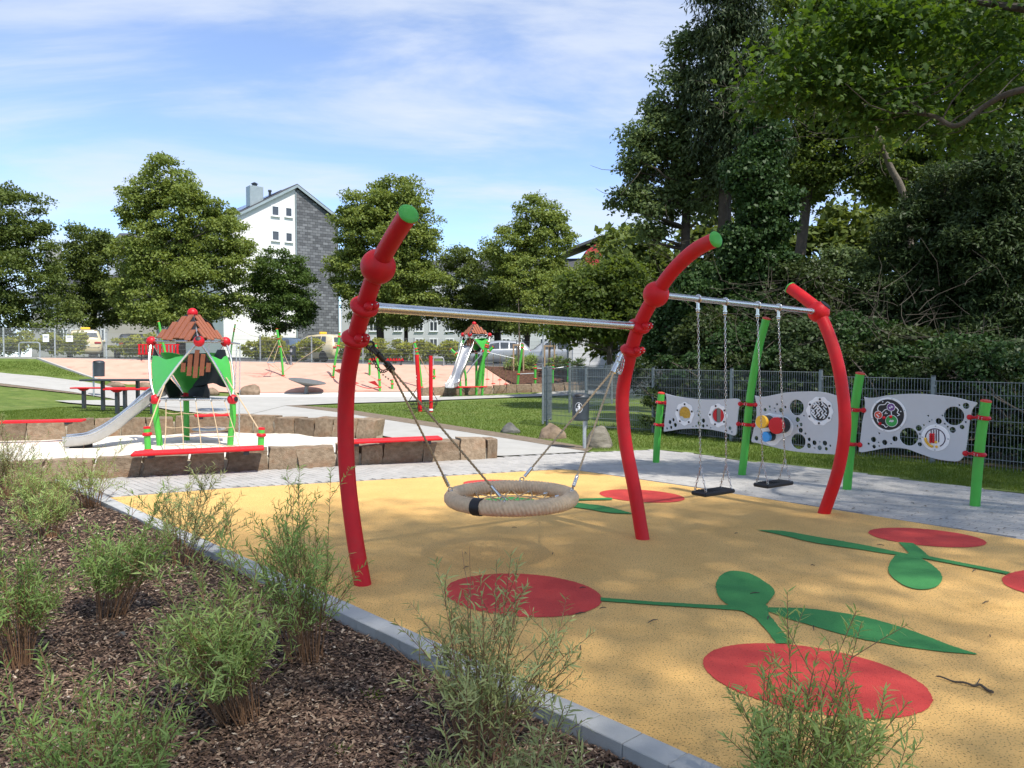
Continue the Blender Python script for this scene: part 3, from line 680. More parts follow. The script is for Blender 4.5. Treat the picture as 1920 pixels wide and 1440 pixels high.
# ================================================================== NEST SWING
bc = D(959, 932, 6.62)
nest = empty('nest_swing', bc, 'round rope nest swing basket hanging between two red posts', 'nest swing')
RR, rr = 0.515, 0.055
nu, nv = 780, 20; th = 2 * math.pi * np.arange(nu) / nu; ph = 2 * math.pi * np.arange(nv) / nv
TH, PHI = np.meshgrid(th, ph, indexing='ij')
disp = rr + 0.010 * np.abs(np.sin(52 * TH + 2.0 * PHI)) ** 0.8 + 0.003 * np.sin(9 * PHI - 88 * TH)
Vx = np.stack([(RR + disp * np.cos(PHI)) * np.cos(TH), (RR + disp * np.cos(PHI)) * np.sin(TH), disp * np.sin(PHI)], -1).reshape(-1, 3) + np.array(bc)
I, J = np.meshgrid(np.arange(nu), np.arange(nv), indexing='ij'); I2 = (I + 1) % nu; J2 = (J + 1) % nv
ring = npmesh('rope_ring', Vx, np.stack([I * nv + J, I2 * nv + J, I2 * nv + J2, I * nv + J2], -1).reshape(-1, 4), M['rope'], nest); ring.data.shade_smooth()
M['rope_ring'] = mat('beige_rope_cover', (0.70, 0.51, 0.32), 0.9, var=0.14, scale=26, bump=0.35, bscale=260); ring.data.materials[0] = M['rope_ring']
# black tape band on the near left of the ring
b = MB(); tb = math.atan2(*(reversed((proj and (-0.27, -0.44)))))
pts = [bc + Vector(((RR) * math.cos(tb + k * .025), RR * math.sin(tb + k * .025), 0)) for k in range(-3, 4)]
b.tube(pts, [rr + .016 + (.002 if i % 2 else 0) for i in range(7)], 24); b.build('tape_band', M['black'], nest)
# net
net = MB(); ferr = MB(); K = 16
inner = [bc + Vector(((RR - rr * .9) * math.cos(2 * math.pi * i / K), (RR - rr * .9) * math.sin(2 * math.pi * i / K), -.02)) for i in range(K)]
rad = [0.34, 0.21, 0.09]; rings = []
for q, r0 in enumerate(rad):
    rings.append([bc + Vector((r0 * math.cos(2 * math.pi * (i + .5 * (q % 2 == 0)) / K), r0 * math.sin(2 * math.pi * (i + .5 * (q % 2 == 0)) / K), -.05 - .02 * q)) for i in range(K)])
for i in range(K):
    net.tube([inner[i], rings[0][i]], .006, 6); net.tube([inner[i], rings[0][i - 1]], .006, 6)
    for q in range(2):
        net.tube([rings[q][i], rings[q + 1][i]], .006, 6); net.tube([rings[q][i], rings[q + 1][(i + (1 if q % 2 == 0 else -1)) % K]], .006, 6)
    for q in range(3): net.tube([rings[q][i], rings[q][(i + 1) % K]], .0055, 6)
    d = (rings[0][i] - inner[i]).normalized(); ferr.tube([inner[i] - d * .02, inner[i] + d * .045], .011, 8)
net.build('seat_net', M['rope'], nest, kind='stuff'); ferr.build('net_ferrule', M['steel'], nest, kind='stuff')
def ringpt(px, py):
    q = PL(px, py, bc + Vector((0, 0, rr)), Vector((0, 0, 1))) - bc; q.z = 0; q = q.normalized() * RR; return bc + q + Vector((0, 0, rr * .95))
hang1 = c1b + (c2 - c1).normalized() * .10 + Vector((0, 0, -.02)); hang2 = c2b - (c2 - c1).normalized() * .12 + Vector((0, 0, -.02))
def thimble(p, d):
    m1 = MB(); m2 = MB()
    m1.tube([p + d * .06, p + d * .17], .0155, 12); m2.torus(p + d * .025, .02, .006, d.cross(Vector((0, 0, 1))) if abs(d.z) < .99 else (1, 0, 0), 14, 6)
    m2.sphere(p, .017, 10, 8); m1.build('rope_ferrule', M['steel'], nest); m2.build('shackle', M['steel'], nest)
fer = MB(); shk = MB()
for hang, ends, mt in ((hang1, ((842, 922), (944, 945)), 'rope_dark'), (hang2, ((972, 906), (1079, 922)), 'rope')):
    jn = D(732, 690, hang.y + .15) if hang is hang1 else D(1152, 693, hang.y - .05)
    jn = hang.lerp(jn, 1.0)
    for ex, ey in ends:
        p = ringpt(ex, ey); d = (jn - p).normalized(); thimble(p, d)
        r = MB(); ropetube(r, p + d * .15, jn - (jn - hang).normalized() * .02, .0105); r.build('rope', M[mt], nest)
    d = (hang - jn).normalized(); mtl = M['darkmetal'] if hang is hang1 else M['steel']
    h = MB(); h.tube([jn - d * .03, jn + d * .06], .028, 14); h.tube([jn + d * .09, jn + d * .17], .024, 14); h.tube([jn + d * .06, jn + d * .09], .012, 10)
    h.tube([jn + d * .17, hang - d * .05], .011, 8); h.torus(hang - d * .04, .030, .010, BD.cross(d), 16, 8); h.box(hang - d * .10, (.016, .05, .09), Matrix(frame(d)).transposed(), .004)
    h.build('swivel_hanger', mtl, nest)
    sc_ = MB(); a = hang + Vector((0, 0, -.03)); bpt = jn + d * .02
    prev = a
    for i in range(1, 13):
        t = i / 12; q = a.lerp(bpt, t) + Vector((0, 0, -0.11 * math.sin(math.pi * t))) + BN * .03; chain(sc_, prev, q, .03, .0042, .011); prev = q
    sc_.build('safety_chain', mtl, nest, kind='stuff')

# ================================================================== FLAT SWINGS
barA, barB = p2b, p3b
def flat_swing(tops, bots, label):
    on = [PL(px, py, barA, BN) for px, py in tops]; d = (barB - barA).normalized()
    tp = [barA + d * ((q - barA).dot(d)) + Vector((0, 0, -.03)) for q in on]
    sp = [PL(px, py, tp[0], BN) for px, py in bots]; cen = (sp[0] + sp[1]) / 2; cen.z = (sp[0].z + sp[1].z) / 2
    root = empty('flat_swing', cen, label, 'swing', 'flat swings'); hl = 0.225
    m = MB(); rot = rotm(math.atan2(d.y, d.x)); m.box(cen, (0.45, 0.19, 0.042), rot, .012)
    for k in range(-4, 5): m.box(cen + d * (k * .045) + Vector((0, 0, .0225)), (.012, .15, .004), rot)
    m.build('seat', M['black'], root)
    for k in (0, 1):
        h = MB(); t = tp[k]; h.torus(t + Vector((0, 0, .03)), .036, .010, d, 18, 8); h.tube([t + Vector((0, 0, 0)), t + Vector((0, 0, -.06))], .016, 12); h.tube([t + Vector((0, 0, -.06)), t + Vector((0, 0, -.075))], .022, 12); h.sphere(t + Vector((0, 0, -.09)), .018, 12, 8)
        h.build('swing_hanger', M['steel'], root)
        c = MB(); sgn = 1 if k else -1; sj = cen + d * (sgn * (hl - .035)) + Vector((0, 0, .26)); chain(c, t + Vector((0, 0, -.10)), sj, .03, .0031, .0088)
        for s in (-1, 1):
            e_ = cen + d * (sgn * (hl - .035)) + Vector((-d.y, d.x, 0)) * (s * .068) + Vector((0, 0, .03)); chain(c, sj, e_, .03, .0031, .0088)
        c.build('chain', M['steel'], root, kind='stuff')
        rg = MB()
        for s in (-1, 1): rg.torus(cen + d * (sgn * (hl - .035)) + Vector((-d.y, d.x, 0)) * (s * .068) + Vector((0, 0, .026)), .011, .0035, d, 12, 6)
        rg.build('eye_bolt', M['steel'], root, kind='stuff')
flat_swing(((1313, 570), (1367, 576)), ((1307, 922), (1367, 922)), 'black flat swing seat on chains nearer the middle red post')
flat_swing(((1432, 583), (1474, 587)), ((1424, 907), (1476, 907)), 'black flat swing seat on chains nearer the far red post')
# ================================================================== SENSORY PANELS
S = [G(1230, 867), G(1392, 890), G(1588, 917), G(1828, 948)]
sens = empty('play_panel_wall', S[0], 'row of four green posts holding three grey sensory boards by the fence', 'play panels')
PD = (S[3] - S[0]); PD.z = 0; PD.normalize(); PN = Vector((PD.y, -PD.x, 0)); PN = PN if PN.y < 0 else -PN      # towards camera
def onp(px, py, i): return PL(px, py, S[i], PN)
gpix = [[(1230, 867), (1233, 815), (1237, 770), (1240, 737)], [(1391, 890), (1398, 830), (1407, 740), (1421, 660), (1437, 597)], [(1588, 917), (1593, 860), (1600, 790), (1606, 740), (1613, 700)], [(1828, 948), (1833, 880), (1840, 810), (1849, 752)]]
gp = []
for i, pix in enumerate(gpix):
    pts = [onp(x, y, i) for x, y in pix]; pts = [pts[0] - Vector((0, 0, .05))] + pts; path = smoothpath(pts, 5); gp.append(path)
    MB().tube(path, 0.056, 20).build('post', M['green'], sens)
    d = (path[-1] - path[-2]).normalized(); MB().lathe([(.058, -.012), (.060, 0), (.056, .010), (.03, .018), (.003, .019)], path[-1], d, 20).build('post_cap', M['orange_red'], sens)
def gclamp(i, px, py, sides):
    q = onp(px, py, i); path = gp[i]; k = min(range(1, len(path) - 1), key=lambda j: (path[j] - q).length); p = path[k]; ax = (path[k + 1] - path[k - 1]).normalized()
    o = clamp(p, ax, .056, .017, M['red_plastic'], sens, lug=PN, name='clamp')
    for s in sides:
        b = MB(); c = p + PD * (s * .135) + PN * .03; b.sphere(c, .034, 14, 10); b.tube([p + PD * (s * .06) + PN * .02, c], .016, 8); b.build('ball_bracket', M['red_plastic'], o)
for i, lst in enumerate(([(1238, 753, (1,)), (1234, 792, (1,))], [(1404, 760, (-1, 1)), (1399, 801, (-1, 1))], [(1603, 771, (-1, 1)), (1598, 832, (-1, 1))], [(1843, 784, (-1,)), (1836, 852, (-1,))])):
    for px, py, sd_ in lst: gclamp(i, px, py, sd_)
def zA(l): return [(1200 + x * .19792, 660 + y * .19792) for x, y in l]
def zB(l): return [(1560 + x * .19449, 680 + y * .19449) for x, y in l]
class Board:
    def __init__(s, i):
        s.o = (S[i] + S[i + 1]) / 2; d = S[i + 1] - S[i]; d.z = 0; s.u = d.normalized(); s.n = Vector((s.u.y, -s.u.x, 0)); s.n = s.n if s.n.y < 0 else -s.n
        s.M = Matrix(((s.u.x, 0, s.n.x, s.o.x), (s.u.y, 0, s.n.y, s.o.y), (0, 1, 0, 0), (0, 0, 0, 1)))
    def uv(s, px, py):
        q = PL(px, py, s.o + s.n * .02, s.n); return ((q - s.o).dot(s.u), q.z)
    def P(s, u, v, h=0.0): return s.o + s.u * u + Vector((0, 0, v)) + s.n * h
    def mpp(s, px, py): return (PL(px, py + 5, s.o, s.n) - PL(px, py - 5, s.o, s.n)).length / 10
def sheet(bd, outer, holes, h0, th, name, m, parent, bev=0.004):
    """flat plate with round-edged outline and holes; outline lists in board uv"""
    cu = bpy.data.curves.new(name, 'CURVE'); cu.dimensions = '2D'; cu.fill_mode = 'BOTH'; cu.extrude = th / 2 - bev; cu.bevel_depth = bev; cu.bevel_resolution = 1; cu.offset = -bev
    for loop in [outer] + holes:
        sp = cu.splines.new('POLY'); sp.points.add(len(loop) - 1); sp.use_cyclic_u = True
        for p, q in zip(sp.points, loop): p.co = (q[0], q[1], 0, 1)
    t = bpy.data.objects.new('tmp', cu); COL.objects.link(t); dg = bpy.context.evaluated_depsgraph_get(); me = bpy.data.meshes.new_from_object(t.evaluated_get(dg)); bpy.data.objects.remove(t)
    me.name = name; og = ORG[parent.name]
    me.transform(Matrix.Translation(-og) @ bd.M @ Matrix.Translation((0, 0, h0))); me.materials.clear(); me.materials.append(m); me.shade_smooth(); me.set_sharp_from_angle(angle=R(40))
    return link(name, me, parent)
def circ(c, r, n=28, wob=0, k=9): return [(c[0] + (r + wob * math.cos(k * 2 * math.pi * i / n)) * math.cos(2 * math.pi * i / n), c[1] + (r + wob * math.cos(k * 2 * math.pi * i / n)) * math.sin(2 * math.pi * i / n)) for i in range(n)]
def board(i, conv, outline, holes):
    bd = Board(i); ou = [bd.uv(*p) for p in conv(outline)]
    ou = [(p.x, p.y) for p in smoothpath([Vector((a, b, 0)) for a, b in ou + ou[:1]], 4)][:-1]
    hs = []
    for x, y, r in holes:
        q = conv([(x, y)])[0]; c = bd.uv(*q); hs.append(circ(c, r * (.198 if conv is zA else .1945) * bd.mpp(*q), 26 if r > 40 else 14))
    o = sheet(bd, ou, hs, 0.03, .019, 'grey_board', M['board'], sens); return bd, o
def disc(bd, c, r, h, th, name, m, parent, wob=0, k=9, holes=()): return sheet(bd, circ(c, r, 72 if wob else 40, wob, k), [circ(c2, r2, 30, w2) for c2, r2, w2 in holes], h, th, name, m, parent, .002)
def knobs(bd, c, r, n, rk, h, m, parent, name, a0=0.3):
    b = MB()
    for j in range(n):
        a = a0 + 2 * math.pi * j / n; b.lathe([(rk, 0), (rk, .006), (rk * .6, .010), (.001, .011)], bd.P(c[0] + r * math.cos(a), c[1] + r * math.sin(a), h), bd.n, 10)
    return b.build(name, m, parent, kind='stuff')
# board 1
bd, o1 = board(0, zA, [(245, 392), (340, 417), (480, 438), (600, 447), (760, 450), (945, 446), (937, 560), (927, 680), (918, 772), (900, 790), (870, 784), (780, 755), (650, 732), (520, 725), (400, 730), (300, 745), (240, 752), (231, 738), (237, 660), (249, 560), (258, 450)],
    [(290, 664, 19), (322, 642, 16), (340, 690, 20), (300, 714, 15), (262, 724, 11), (556, 560, 8), (560, 598, 11), (606, 650, 21), (566, 676, 21), (604, 700, 16), (640, 697, 11), (536, 702, 10), (508, 704, 7), (676, 718, 7), (858, 722, 18), (822, 750, 12), (875, 757, 8), (432, 585, 66), (748, 600, 66)])
for (x, y), mm, nm in (((432, 585), 'yellow', 'yellow_window'), ((748, 600), None, 'red_window')):
    q = zA([(x, y)])[0]; c = bd.uv(*q); k = .198 * bd.mpp(*q)
    disc(bd, c, 108 * k, .043, .008, 'white_ring', M['white'], o1, 5 * k, 8, holes=[(c, 72 * k, 3 * k)]); knobs(bd, c, 91 * k, 5, 10 * k, .047, M['black'], o1, 'bolt', .3 if mm else .6)
    if mm: 
        disc(bd, c, 80 * k, .028, .012, nm, multimat('yellow_beads', [(0.3, (0.45, 0.24, 0.02)), (0.7, (0.75, 0.46, 0.06))], 60, 0.4, bump=.8, bscale=120), o1)
        sheet(bd, [(c[0] + 70 * k * math.cos(R(a)), c[1] + 70 * k * math.sin(R(a))) for a in range(205, 336, 8)] + [(c[0] + 30 * k, c[1] - 40 * k), (c[0] - 5 * k, c[1] - 44 * k), (c[0] - 35 * k, c[1] - 24 * k)], [], .036, .004, 'grey_sand_layer', M['galv'], o1, .001)
    else:
        for s, colr in ((-1, 'red_plastic'), (1, 'red_plastic')):
            sheet(bd, [(c[0] + s * 24 * k, c[1] + 70 * k), (c[0] + s * 60 * k, c[1] + 50 * k), (c[0] + s * 76 * k, c[1]), (c[0] + s * 60 * k, c[1] - 50 * k), (c[0] + s * 24 * k, c[1] - 70 * k)], [], .027, .008, nm, M[colr], o1, .001)
        pl = mat('acrylic_pane', (.16, .17, .15), .15, var=.1); disc(bd, c, 80 * k, .020, .004, 'pane', pl, o1)
# board 2
bd, o2 = board(1, zA, [(1092, 410), (1150, 422), (1200, 420), (1300, 400), (1420, 380), (1560, 374), (1700, 376), (1810, 395), (1900, 425), (1935, 440), (1930, 560), (1915, 700), (1890, 850), (1860, 960), (1800, 966), (1600, 955), (1400, 930), (1250, 895), (1120, 862), (1065, 848), (1072, 780), (1092, 690), (1110, 590), (1105, 480)],
    [(1490, 525, 74), (1505, 845, 74), (1340, 553, 22), (1190, 547, 17), (1233, 517, 11), (1303, 495, 11), (1346, 473, 8), (1381, 521, 12), (1237, 550, 7), (1282, 533, 8), (1289, 564, 8), (1108, 817, 22), (1558, 603, 8), (1498, 640, 24), (1530, 686, 17), (1495, 700, 11), (1527, 741, 23), (1572, 772, 11), (1608, 827, 17), (1605, 887, 23), (1657, 859, 23), (1708, 850, 8), (1756, 862, 24), (1706, 907, 23), (1769, 917, 17), (1807, 887, 11), (1660, 909, 7), (1710, 560, 90)])
q = zA([(1290, 720)])[0]; k = .198 * bd.mpp(*q)
def zc_(x, y): return bd.uv(*zA([(x, y)])[0])
blob = [(1228, 578), (1290, 590), (1350, 598), (1420, 630), (1460, 700), (1440, 770), (1390, 805), (1345, 830), (1310, 870), (1260, 884), (1215, 865), (1185, 820), (1165, 740), (1140, 690), (1150, 620)]
bl = [(p.x, p.y) for p in smoothpath([Vector((*zc_(*p), 0)) for p in blob + blob[:1]], 4)][:-1]
sheet(bd, bl, [], .044, .010, 'white_plate', M['white'], o2, .002)
for (x, y), r, colr, L, nm in (((1232, 655), 58, 'yellow', .20, 'yellow_drum'), ((1370, 690), 74, 'red_plastic', .20, 'red_drum'), ((1258, 795), 46, 'blue', .16, 'blue_drum')):
    c = zc_(x, y); r_ = r * k; b = MB(); b.lathe([(r_ * .98, 0), (r_, .01), (r_, L - .05)], bd.P(c[0], c[1], .048), bd.n, 28); d_ = b.build('black_tube', M['black'], o2)
    b = MB(); b.lathe([(r_ * 1.02, L - .055), (r_ * 1.05, L - .05), (r_ * 1.05, L - .008), (r_ * 1.0, L), (r_ * .5, L + .003), (.002, L + .004)], bd.P(c[0], c[1], .048), bd.n, 28); b.build(nm, M[colr], o2)
c = zc_(1710, 560); disc(bd, c, 126 * k, .043, .009, 'white_ring', M['white'], o2, 5 * k, 10, holes=[(c, 92 * k, 3 * k)]); knobs(bd, c, 108 * k, 6, 10 * k, .047, M['black'], o2, 'bolt', .5)
disc(bd, c, 100 * k, .028, .010, 'black_maze_disc', M['black'], o2)
b = MB(); rm = random.Random(4); N = 7; st = 160 * k / N
for a in range(N):
    for e_ in range(N):
        x = (a - N / 2 + .5) * st; y = (e_ - N / 2 + .5) * st
        if math.hypot(x, y) > 74 * k: continue
        dx, dy = ((st, 0), (0, st))[rm.random() < .5]
        if math.hypot(x + dx, y + dy) > 84 * k: continue
        ca, sa = math.cos(.8), math.sin(.8); f = lambda X, Y: bd.P(c[0] + X * ca - Y * sa, c[1] + X * sa + Y * ca, .036)
        b.tube([f(x, y), f(x + dx, y + dy)], 6 * k, 6)
        if rm.random() < .45: b.tube([f(x + dx, y + dy), f(x + dx + dy * .8, y + dy + dx * .8)], 6 * k, 6)
b.build('white_maze_track', M['white'], o2, kind='stuff')
# board 3
bd, o3 = board(2, zB, [(312, 328), (360, 338), (430, 335), (540, 315), (700, 302), (860, 300), (1020, 312), (1200, 335), (1320, 365), (1395, 382), (1405, 392), (1395, 410), (1365, 440), (1345, 500), (1325, 620), (1305, 780), (1285, 880), (1250, 930), (1210, 950), (1120, 945), (1000, 925), (860, 880), (740, 835), (640, 818), (540, 820), (400, 845), (300, 862), (268, 855), (265, 840), (280, 720), (300, 560), (322, 440), (322, 370)],
    [(1180, 513, 90), (745, 713, 86), (405, 740, 26), (357, 780, 11), (410, 808, 19), (453, 768, 8), (460, 804, 8), (459, 680, 9), (512, 768, 26), (573, 780, 8), (610, 733, 26), (840, 630, 29), (851, 688, 9), (852, 731, 9), (851, 786, 20), (890, 602, 9), (944, 567, 8), (967, 552, 7), (932, 511, 9), (1032, 563, 29), (1068, 509, 9), (1092, 589, 9), (1120, 617, 9), (1167, 648, 29), (1257, 620, 22), (1293, 572, 9), (1296, 416, 30), (1231, 409, 9)])
def zd(x, y): return bd.uv(*zB([(x, y)])[0])
k = .1945 * bd.mpp(*zB([(550, 500)])[0])
c = zd(550, 500); disc(bd, c, 166 * k, .043, .010, 'white_ring', M['white'], o3); disc(bd, c, 147 * k, .050, .004, 'black_space_disc', M['black'], o3); knobs(bd, c, 157 * k, 6, 5 * k, .049, M['galv'], o3, 'bolt')
M['purple'] = mat('purple_print', (.16, .06, .24), .5); M['planet_red'] = mat('planet_red', (.6, .07, .03), .5); M['planet_green'] = mat('planet_green', (.03, .32, .06), .5)
for (x, y), r, mm in (((580, 428), 40, 'purple'), ((458, 502), 40, 'planet_red'), ((585, 560), 58, 'planet_green')):
    cc = zd(x, y); disc(bd, cc, r * k, .0535, .003, 'planet_rim', M['white'], o3); disc(bd, cc, (r - 5) * k, .056, .003, 'planet', M[mm], o3)
    b = MB(); rm = random.Random(r + x)
    for j in range(5):
        a = rm.uniform(0, 6.28); q = rm.uniform(0, r * .5) * k; u0, v0 = cc[0] + q * math.cos(a), cc[1] + q * math.sin(a); s = r * .2 * k
        b.prism([bd.P(u0 + s * math.cos(t) * rm.uniform(.5, 1.3), v0 + s * math.sin(t) * rm.uniform(.4, 1), .0577) for t in (0, .9, 1.8, 2.7, 3.6, 4.5, 5.4)], bd.n * .0012)
    b.build('planet_pattern', M['white'], o3, kind='stuff')
b = MB()
for line in ([(580, 395), (545, 378), (520, 402), (470, 408), (452, 440), (458, 465)], [(495, 480), (520, 455), (545, 445)], [(582, 468), (585, 505)], [(455, 530), (450, 560), (480, 590), (510, 600), (530, 622), (548, 610)], [(618, 420), (650, 455), (640, 480), (662, 500), (640, 512)]):
    b.tube(smoothpath([bd.P(*zd(*p), .0545) for p in line], 4), 4 * k, 6)
for p in ((500, 376), (674, 470), (530, 478), (540, 490), (524, 490)): b.sphere(bd.P(*zd(*p), .053), 6 * k, 8, 6)
b.build('white_track', M['white'], o3, kind='stuff')
b = MB()
for p in ((515, 530), (580, 520), (477, 585)): b.sphere(bd.P(*zd(*p), .064), 15 * k, 12, 8)
b.build('red_slider', M['red_plastic'], o3, kind='stuff')
c = zd(1004, 724); disc(bd, c, 122 * k, .043, .010, 'white_disc', M['white'], o3); knobs(bd, c, 110 * k, 4, 7 * k, .048, M['galv'], o3, 'bolt', 0)
M['slot'] = mat('abacus_slot', (.05, .03, .06), .6)
b = MB(); b.tube([bd.P(c[0] + 84 * k * math.cos(R(a)), c[1] + 84 * k * math.sin(R(a)), .048) for a in range(-60, 200, 8)], 5 * k, 6)
for x in (965, 990, 1014, 1038): b.tube([bd.P(*zd(x, 645), .048), bd.P(*zd(x, 765), .048)], 5 * k, 6)
b.build('abacus_slot', M['slot'], o3, kind='stuff')
b = MB()
for x in (962, 988):
    for j in range(5): b.sphere(bd.P(*zd(x, 690 + j * 18), .058), 12 * k, 10, 6)
b.build('red_bead', M['red_plastic'], o3, kind='stuff')
b = MB()
for a in range(190, 262, 9): b.sphere(bd.P(c[0] + 84 * k * math.cos(R(a)), c[1] + 84 * k * math.sin(R(a)), .056), 12 * k, 10, 6)
for p in ((1012, 764), (1018, 808)): b.sphere(bd.P(*zd(*p), .056), 12 * k, 10, 6)
b.build('yellow_bead', M['yellow'], o3, kind='stuff')
# ================================================================== PLAY TOWERS
def sweep(m, path, prof, up=Vector((0, 0, 1)), close=False):
    vs = []; fs = []; n = len(prof); k = len(path)
    for i, p in enumerate(path):
        t = (path[min(i + 1, k - 1)] - path[max(i - 1, 0)]).normalized(); s = t.cross(up).normalized(); u = s.cross(t)
        for a, h in prof: vs.append(p + s * a + u * h)
    for i in range(k - 1):
        for j in range(n if close else n - 1): fs.append((i * n + j, i * n + (j + 1) % n, (i + 1) * n + (j + 1) % n, (i + 1) * n + j))
    if close: fs.append(tuple(range(n))); fs.append(tuple((k - 1) * n + j for j in range(n)))
    return m.add(vs, fs)
def slide(path, w, root, side=.16, mt='slide'):
    path = smoothpath(path, 5); t = .006
    inner = [(-w, side), (-w * .97, .02), (-w * .8, -.02), (0, -.03), (w * .8, -.02), (w * .97, .02), (w, side)]
    outer = [(w + t, side), (w * .97 + t, .015), (w * .8, -.03), (0, -.04), (-w * .8, -.03), (-w * .97 - t, .015), (-w - t, side)]
    m = MB(); sweep(m, path, inner + outer, close=True); o = m.build('slide', M[mt], root, sm=50)
    for s in (-1, 1):
        r = MB(); pts = []
        for i, p in enumerate(path):
            tt = (path[min(i + 1, len(path) - 1)] - path[max(i - 1, 0)]).normalized(); sd = tt.cross(Vector((0, 0, 1))).normalized(); u = sd.cross(tt); pts.append(p + sd * (s * (w + .003)) + u * side)
        r.tube(pts, .017, 8); r.build('slide_rim', M['steel'], o)
    return o
def tower(name, label, nd, gz, root_loc, slidepts, slidew, postlean=0.0, fine=True):
    root = empty(name, root_loc, label, 'play tower'); rb = .10
    for kx in nd: 
        if kx == 'A': MB().sphere(nd[kx], rb, 18, 12).build('ball_joint', M['red_plastic'], root)
        else:
            bj = MB().sphere(nd[kx], rb, 18, 12).build('ball_joint', M['red_plastic'], root)
            if kx in ('UF', 'LL', 'LR'):
                ax = {'UF': Vector((.15, -.8, .6)), 'LL': Vector((-.8, -.6, .1)), 'LR': Vector((.9, -.4, .1))}[kx].normalized()
                MB().lathe([(rb * .52, rb * .84), (rb * .5, rb * .93), (rb * .35, rb * .985), (.002, rb)], nd[kx], ax, 14).build('black_plug', M['black'], bj)
    cen = (nd['LL'] + nd['LR'] + nd['LB']) / 3
    def bowed(a, b, k):
        mid = (a + b) / 2; o_ = mid - cen; o_.z *= .2; o_ = o_.normalized() * k; return smoothpath([a, a.lerp(b, .3) + o_ * .84, a.lerp(b, .7) + o_ * .84, b], 5)
    for a, b, bw in (('A', 'UL', 0), ('A', 'UF', 0), ('A', 'UR', 0), ('UL', 'UF', 0), ('UF', 'UR', 0), ('UR', 'UL', 0), ('LL', 'LR', 0), ('LR', 'LB', 0), ('LB', 'LL', 0), ('UL', 'LL', .08), ('UF', 'LL', .10), ('UF', 'LR', .10), ('UR', 'LR', .08), ('UL', 'LB', .08), ('UR', 'LB', .08)):
        MB().tube(bowed(nd[a], nd[b], bw) if bw else [nd[a], nd[b]], .021, 8).build('frame_tube', M['steel'], root)
    def facepanel(a, b, c, t0, t1, mt, nm, inset=.03, dip=.05, off=.012):
        A_, B_, C_ = nd[a], nd[b], nd[c]; nrm = (B_ - A_).cross(C_ - A_).normalized(); ctr = (A_ + B_ + C_) / 3
        if nrm.dot(ctr - cen) < 0: nrm = -nrm
        bow = nrm * .06
        p0, p1 = A_.lerp(C_, t0), B_.lerp(C_, t0); up = (p0 + p1) / 2 - C_; up.normalize(); pts = []
        for i in range(9):
            s = i / 8; s2 = inset + (1 - 2 * inset) * s; pts.append(p0.lerp(p1, s2) - up * (dip * math.sin(math.pi * s) - .5 * dip * math.sin(3 * math.pi * s)) + bow * (4 * s * (1 - s)) * .5)
        q0, q1 = A_.lerp(C_, t1), B_.lerp(C_, t1)
        for i in range(1, 5): pts.append(B_.lerp(C_, t0 + (t1 - t0) * i / 5).lerp(q0, .03) + bow * .4)
        pts += [q1, q0]
        for i in range(4, 0, -1): pts.append(A_.lerp(C_, t0 + (t1 - t0) * i / 5).lerp(q1, .03) + bow * .4)
        pts = [p + nrm * off for p in pts]; ce = sum(pts, Vector()) / len(pts) + bow * .5; n = len(pts); th = nrm * .02
        m = MB(); vs = pts + [ce] + [p - th for p in pts] + [ce - th]
        fs = [(i, (i + 1) % n, n) for i in range(n)] + [(n + 1 + (i + 1) % n, n + 1 + i, 2 * n + 1) for i in range(n)] + [(i, n + 1 + i, n + 1 + (i + 1) % n, (i + 1) % n) for i in range(n)]
        m.add(vs, fs); return m.build(nm, M[mt], root, sm=30)
    facepanel('UL', 'UF', 'LL', .26, .93, 'green_panel', 'side_panel'); facepanel('UR', 'UF', 'LR', .26, .93, 'green_panel', 'side_panel')
    facepanel('UL', 'UR', 'LB', .20, .93, 'green_panel', 'side_panel')
    facepanel('UL', 'LB', 'LL', .10, .6, 'black', 'black_panel', off=-.02); facepanel('LR', 'UR', 'LB', .45, .9, 'black', 'black_panel', off=-.02); facepanel('LR', 'LB', 'UR', .2, .85, 'black', 'black_panel', off=-.03)
    # roof slats on black boards
    for a, b in (('UL', 'UF'), ('UF', 'UR'), ('UR', 'UL')):
        A_, B_, T_ = nd[a], nd[b], nd['A']; nrm = (B_ - A_).cross(T_ - A_).normalized(); nrm = nrm if nrm.z > 0 else -nrm
        ex = (B_ - A_).normalized(); ey = (T_ - (A_ + B_) / 2); ey = (ey - ex * ey.dot(ex)); Hh = ey.length; ey.normalize(); mid = (A_ + B_) / 2; hw = (B_ - A_).length / 2
        tx = (T_ - mid).dot(ex)
        def fp(x, y, h=0): return mid + ex * x + ey * y + nrm * h
        n = 6; wv = hw * 1.48 / n
        m = MB(); m.prism([fp(-hw * .84, .06, .025), fp(hw * .84, .06, .025), fp(tx + hw * .45, Hh * .62, .025), fp(tx + hw * .15, Hh * .9, .025), fp(tx - hw * .15, Hh * .9, .025), fp(tx - hw * .45, Hh * .62, .025)], nrm * .012); bo = m.build('roof_board', M['black'], root)
        for i in range(n):
            x = -hw * .74 + wv * (i + .5); f = abs((x) / hw); x2 = tx + x
            y0 = .02 + .03 * math.cos(i * 1.9); y1 = Hh * min(.90, 1.0 - f - .02) + .02 * math.sin(i * 2.3)
            g_ = wv * .40; g2 = wv * .38
            xa = x + (x2 - x) * (y0 / Hh); xb = x + (x2 - x) * (y1 / Hh)
            m = MB(); m.prism([fp(xa - g_, y0, .040), fp(xa + g_, y0, .040), fp(xb + g2, y1, .040), fp(xb - g2, y1, .040)], nrm * .022); m.build('roof_slat', M['brown_slat'], root)
    # front fascia slats under UF
    A_, B_, C_ = nd['LL'], nd['LR'], nd['UF']; nrm = (B_ - A_).cross(C_ - A_).normalized(); nrm = nrm if nrm.y < 0 else -nrm
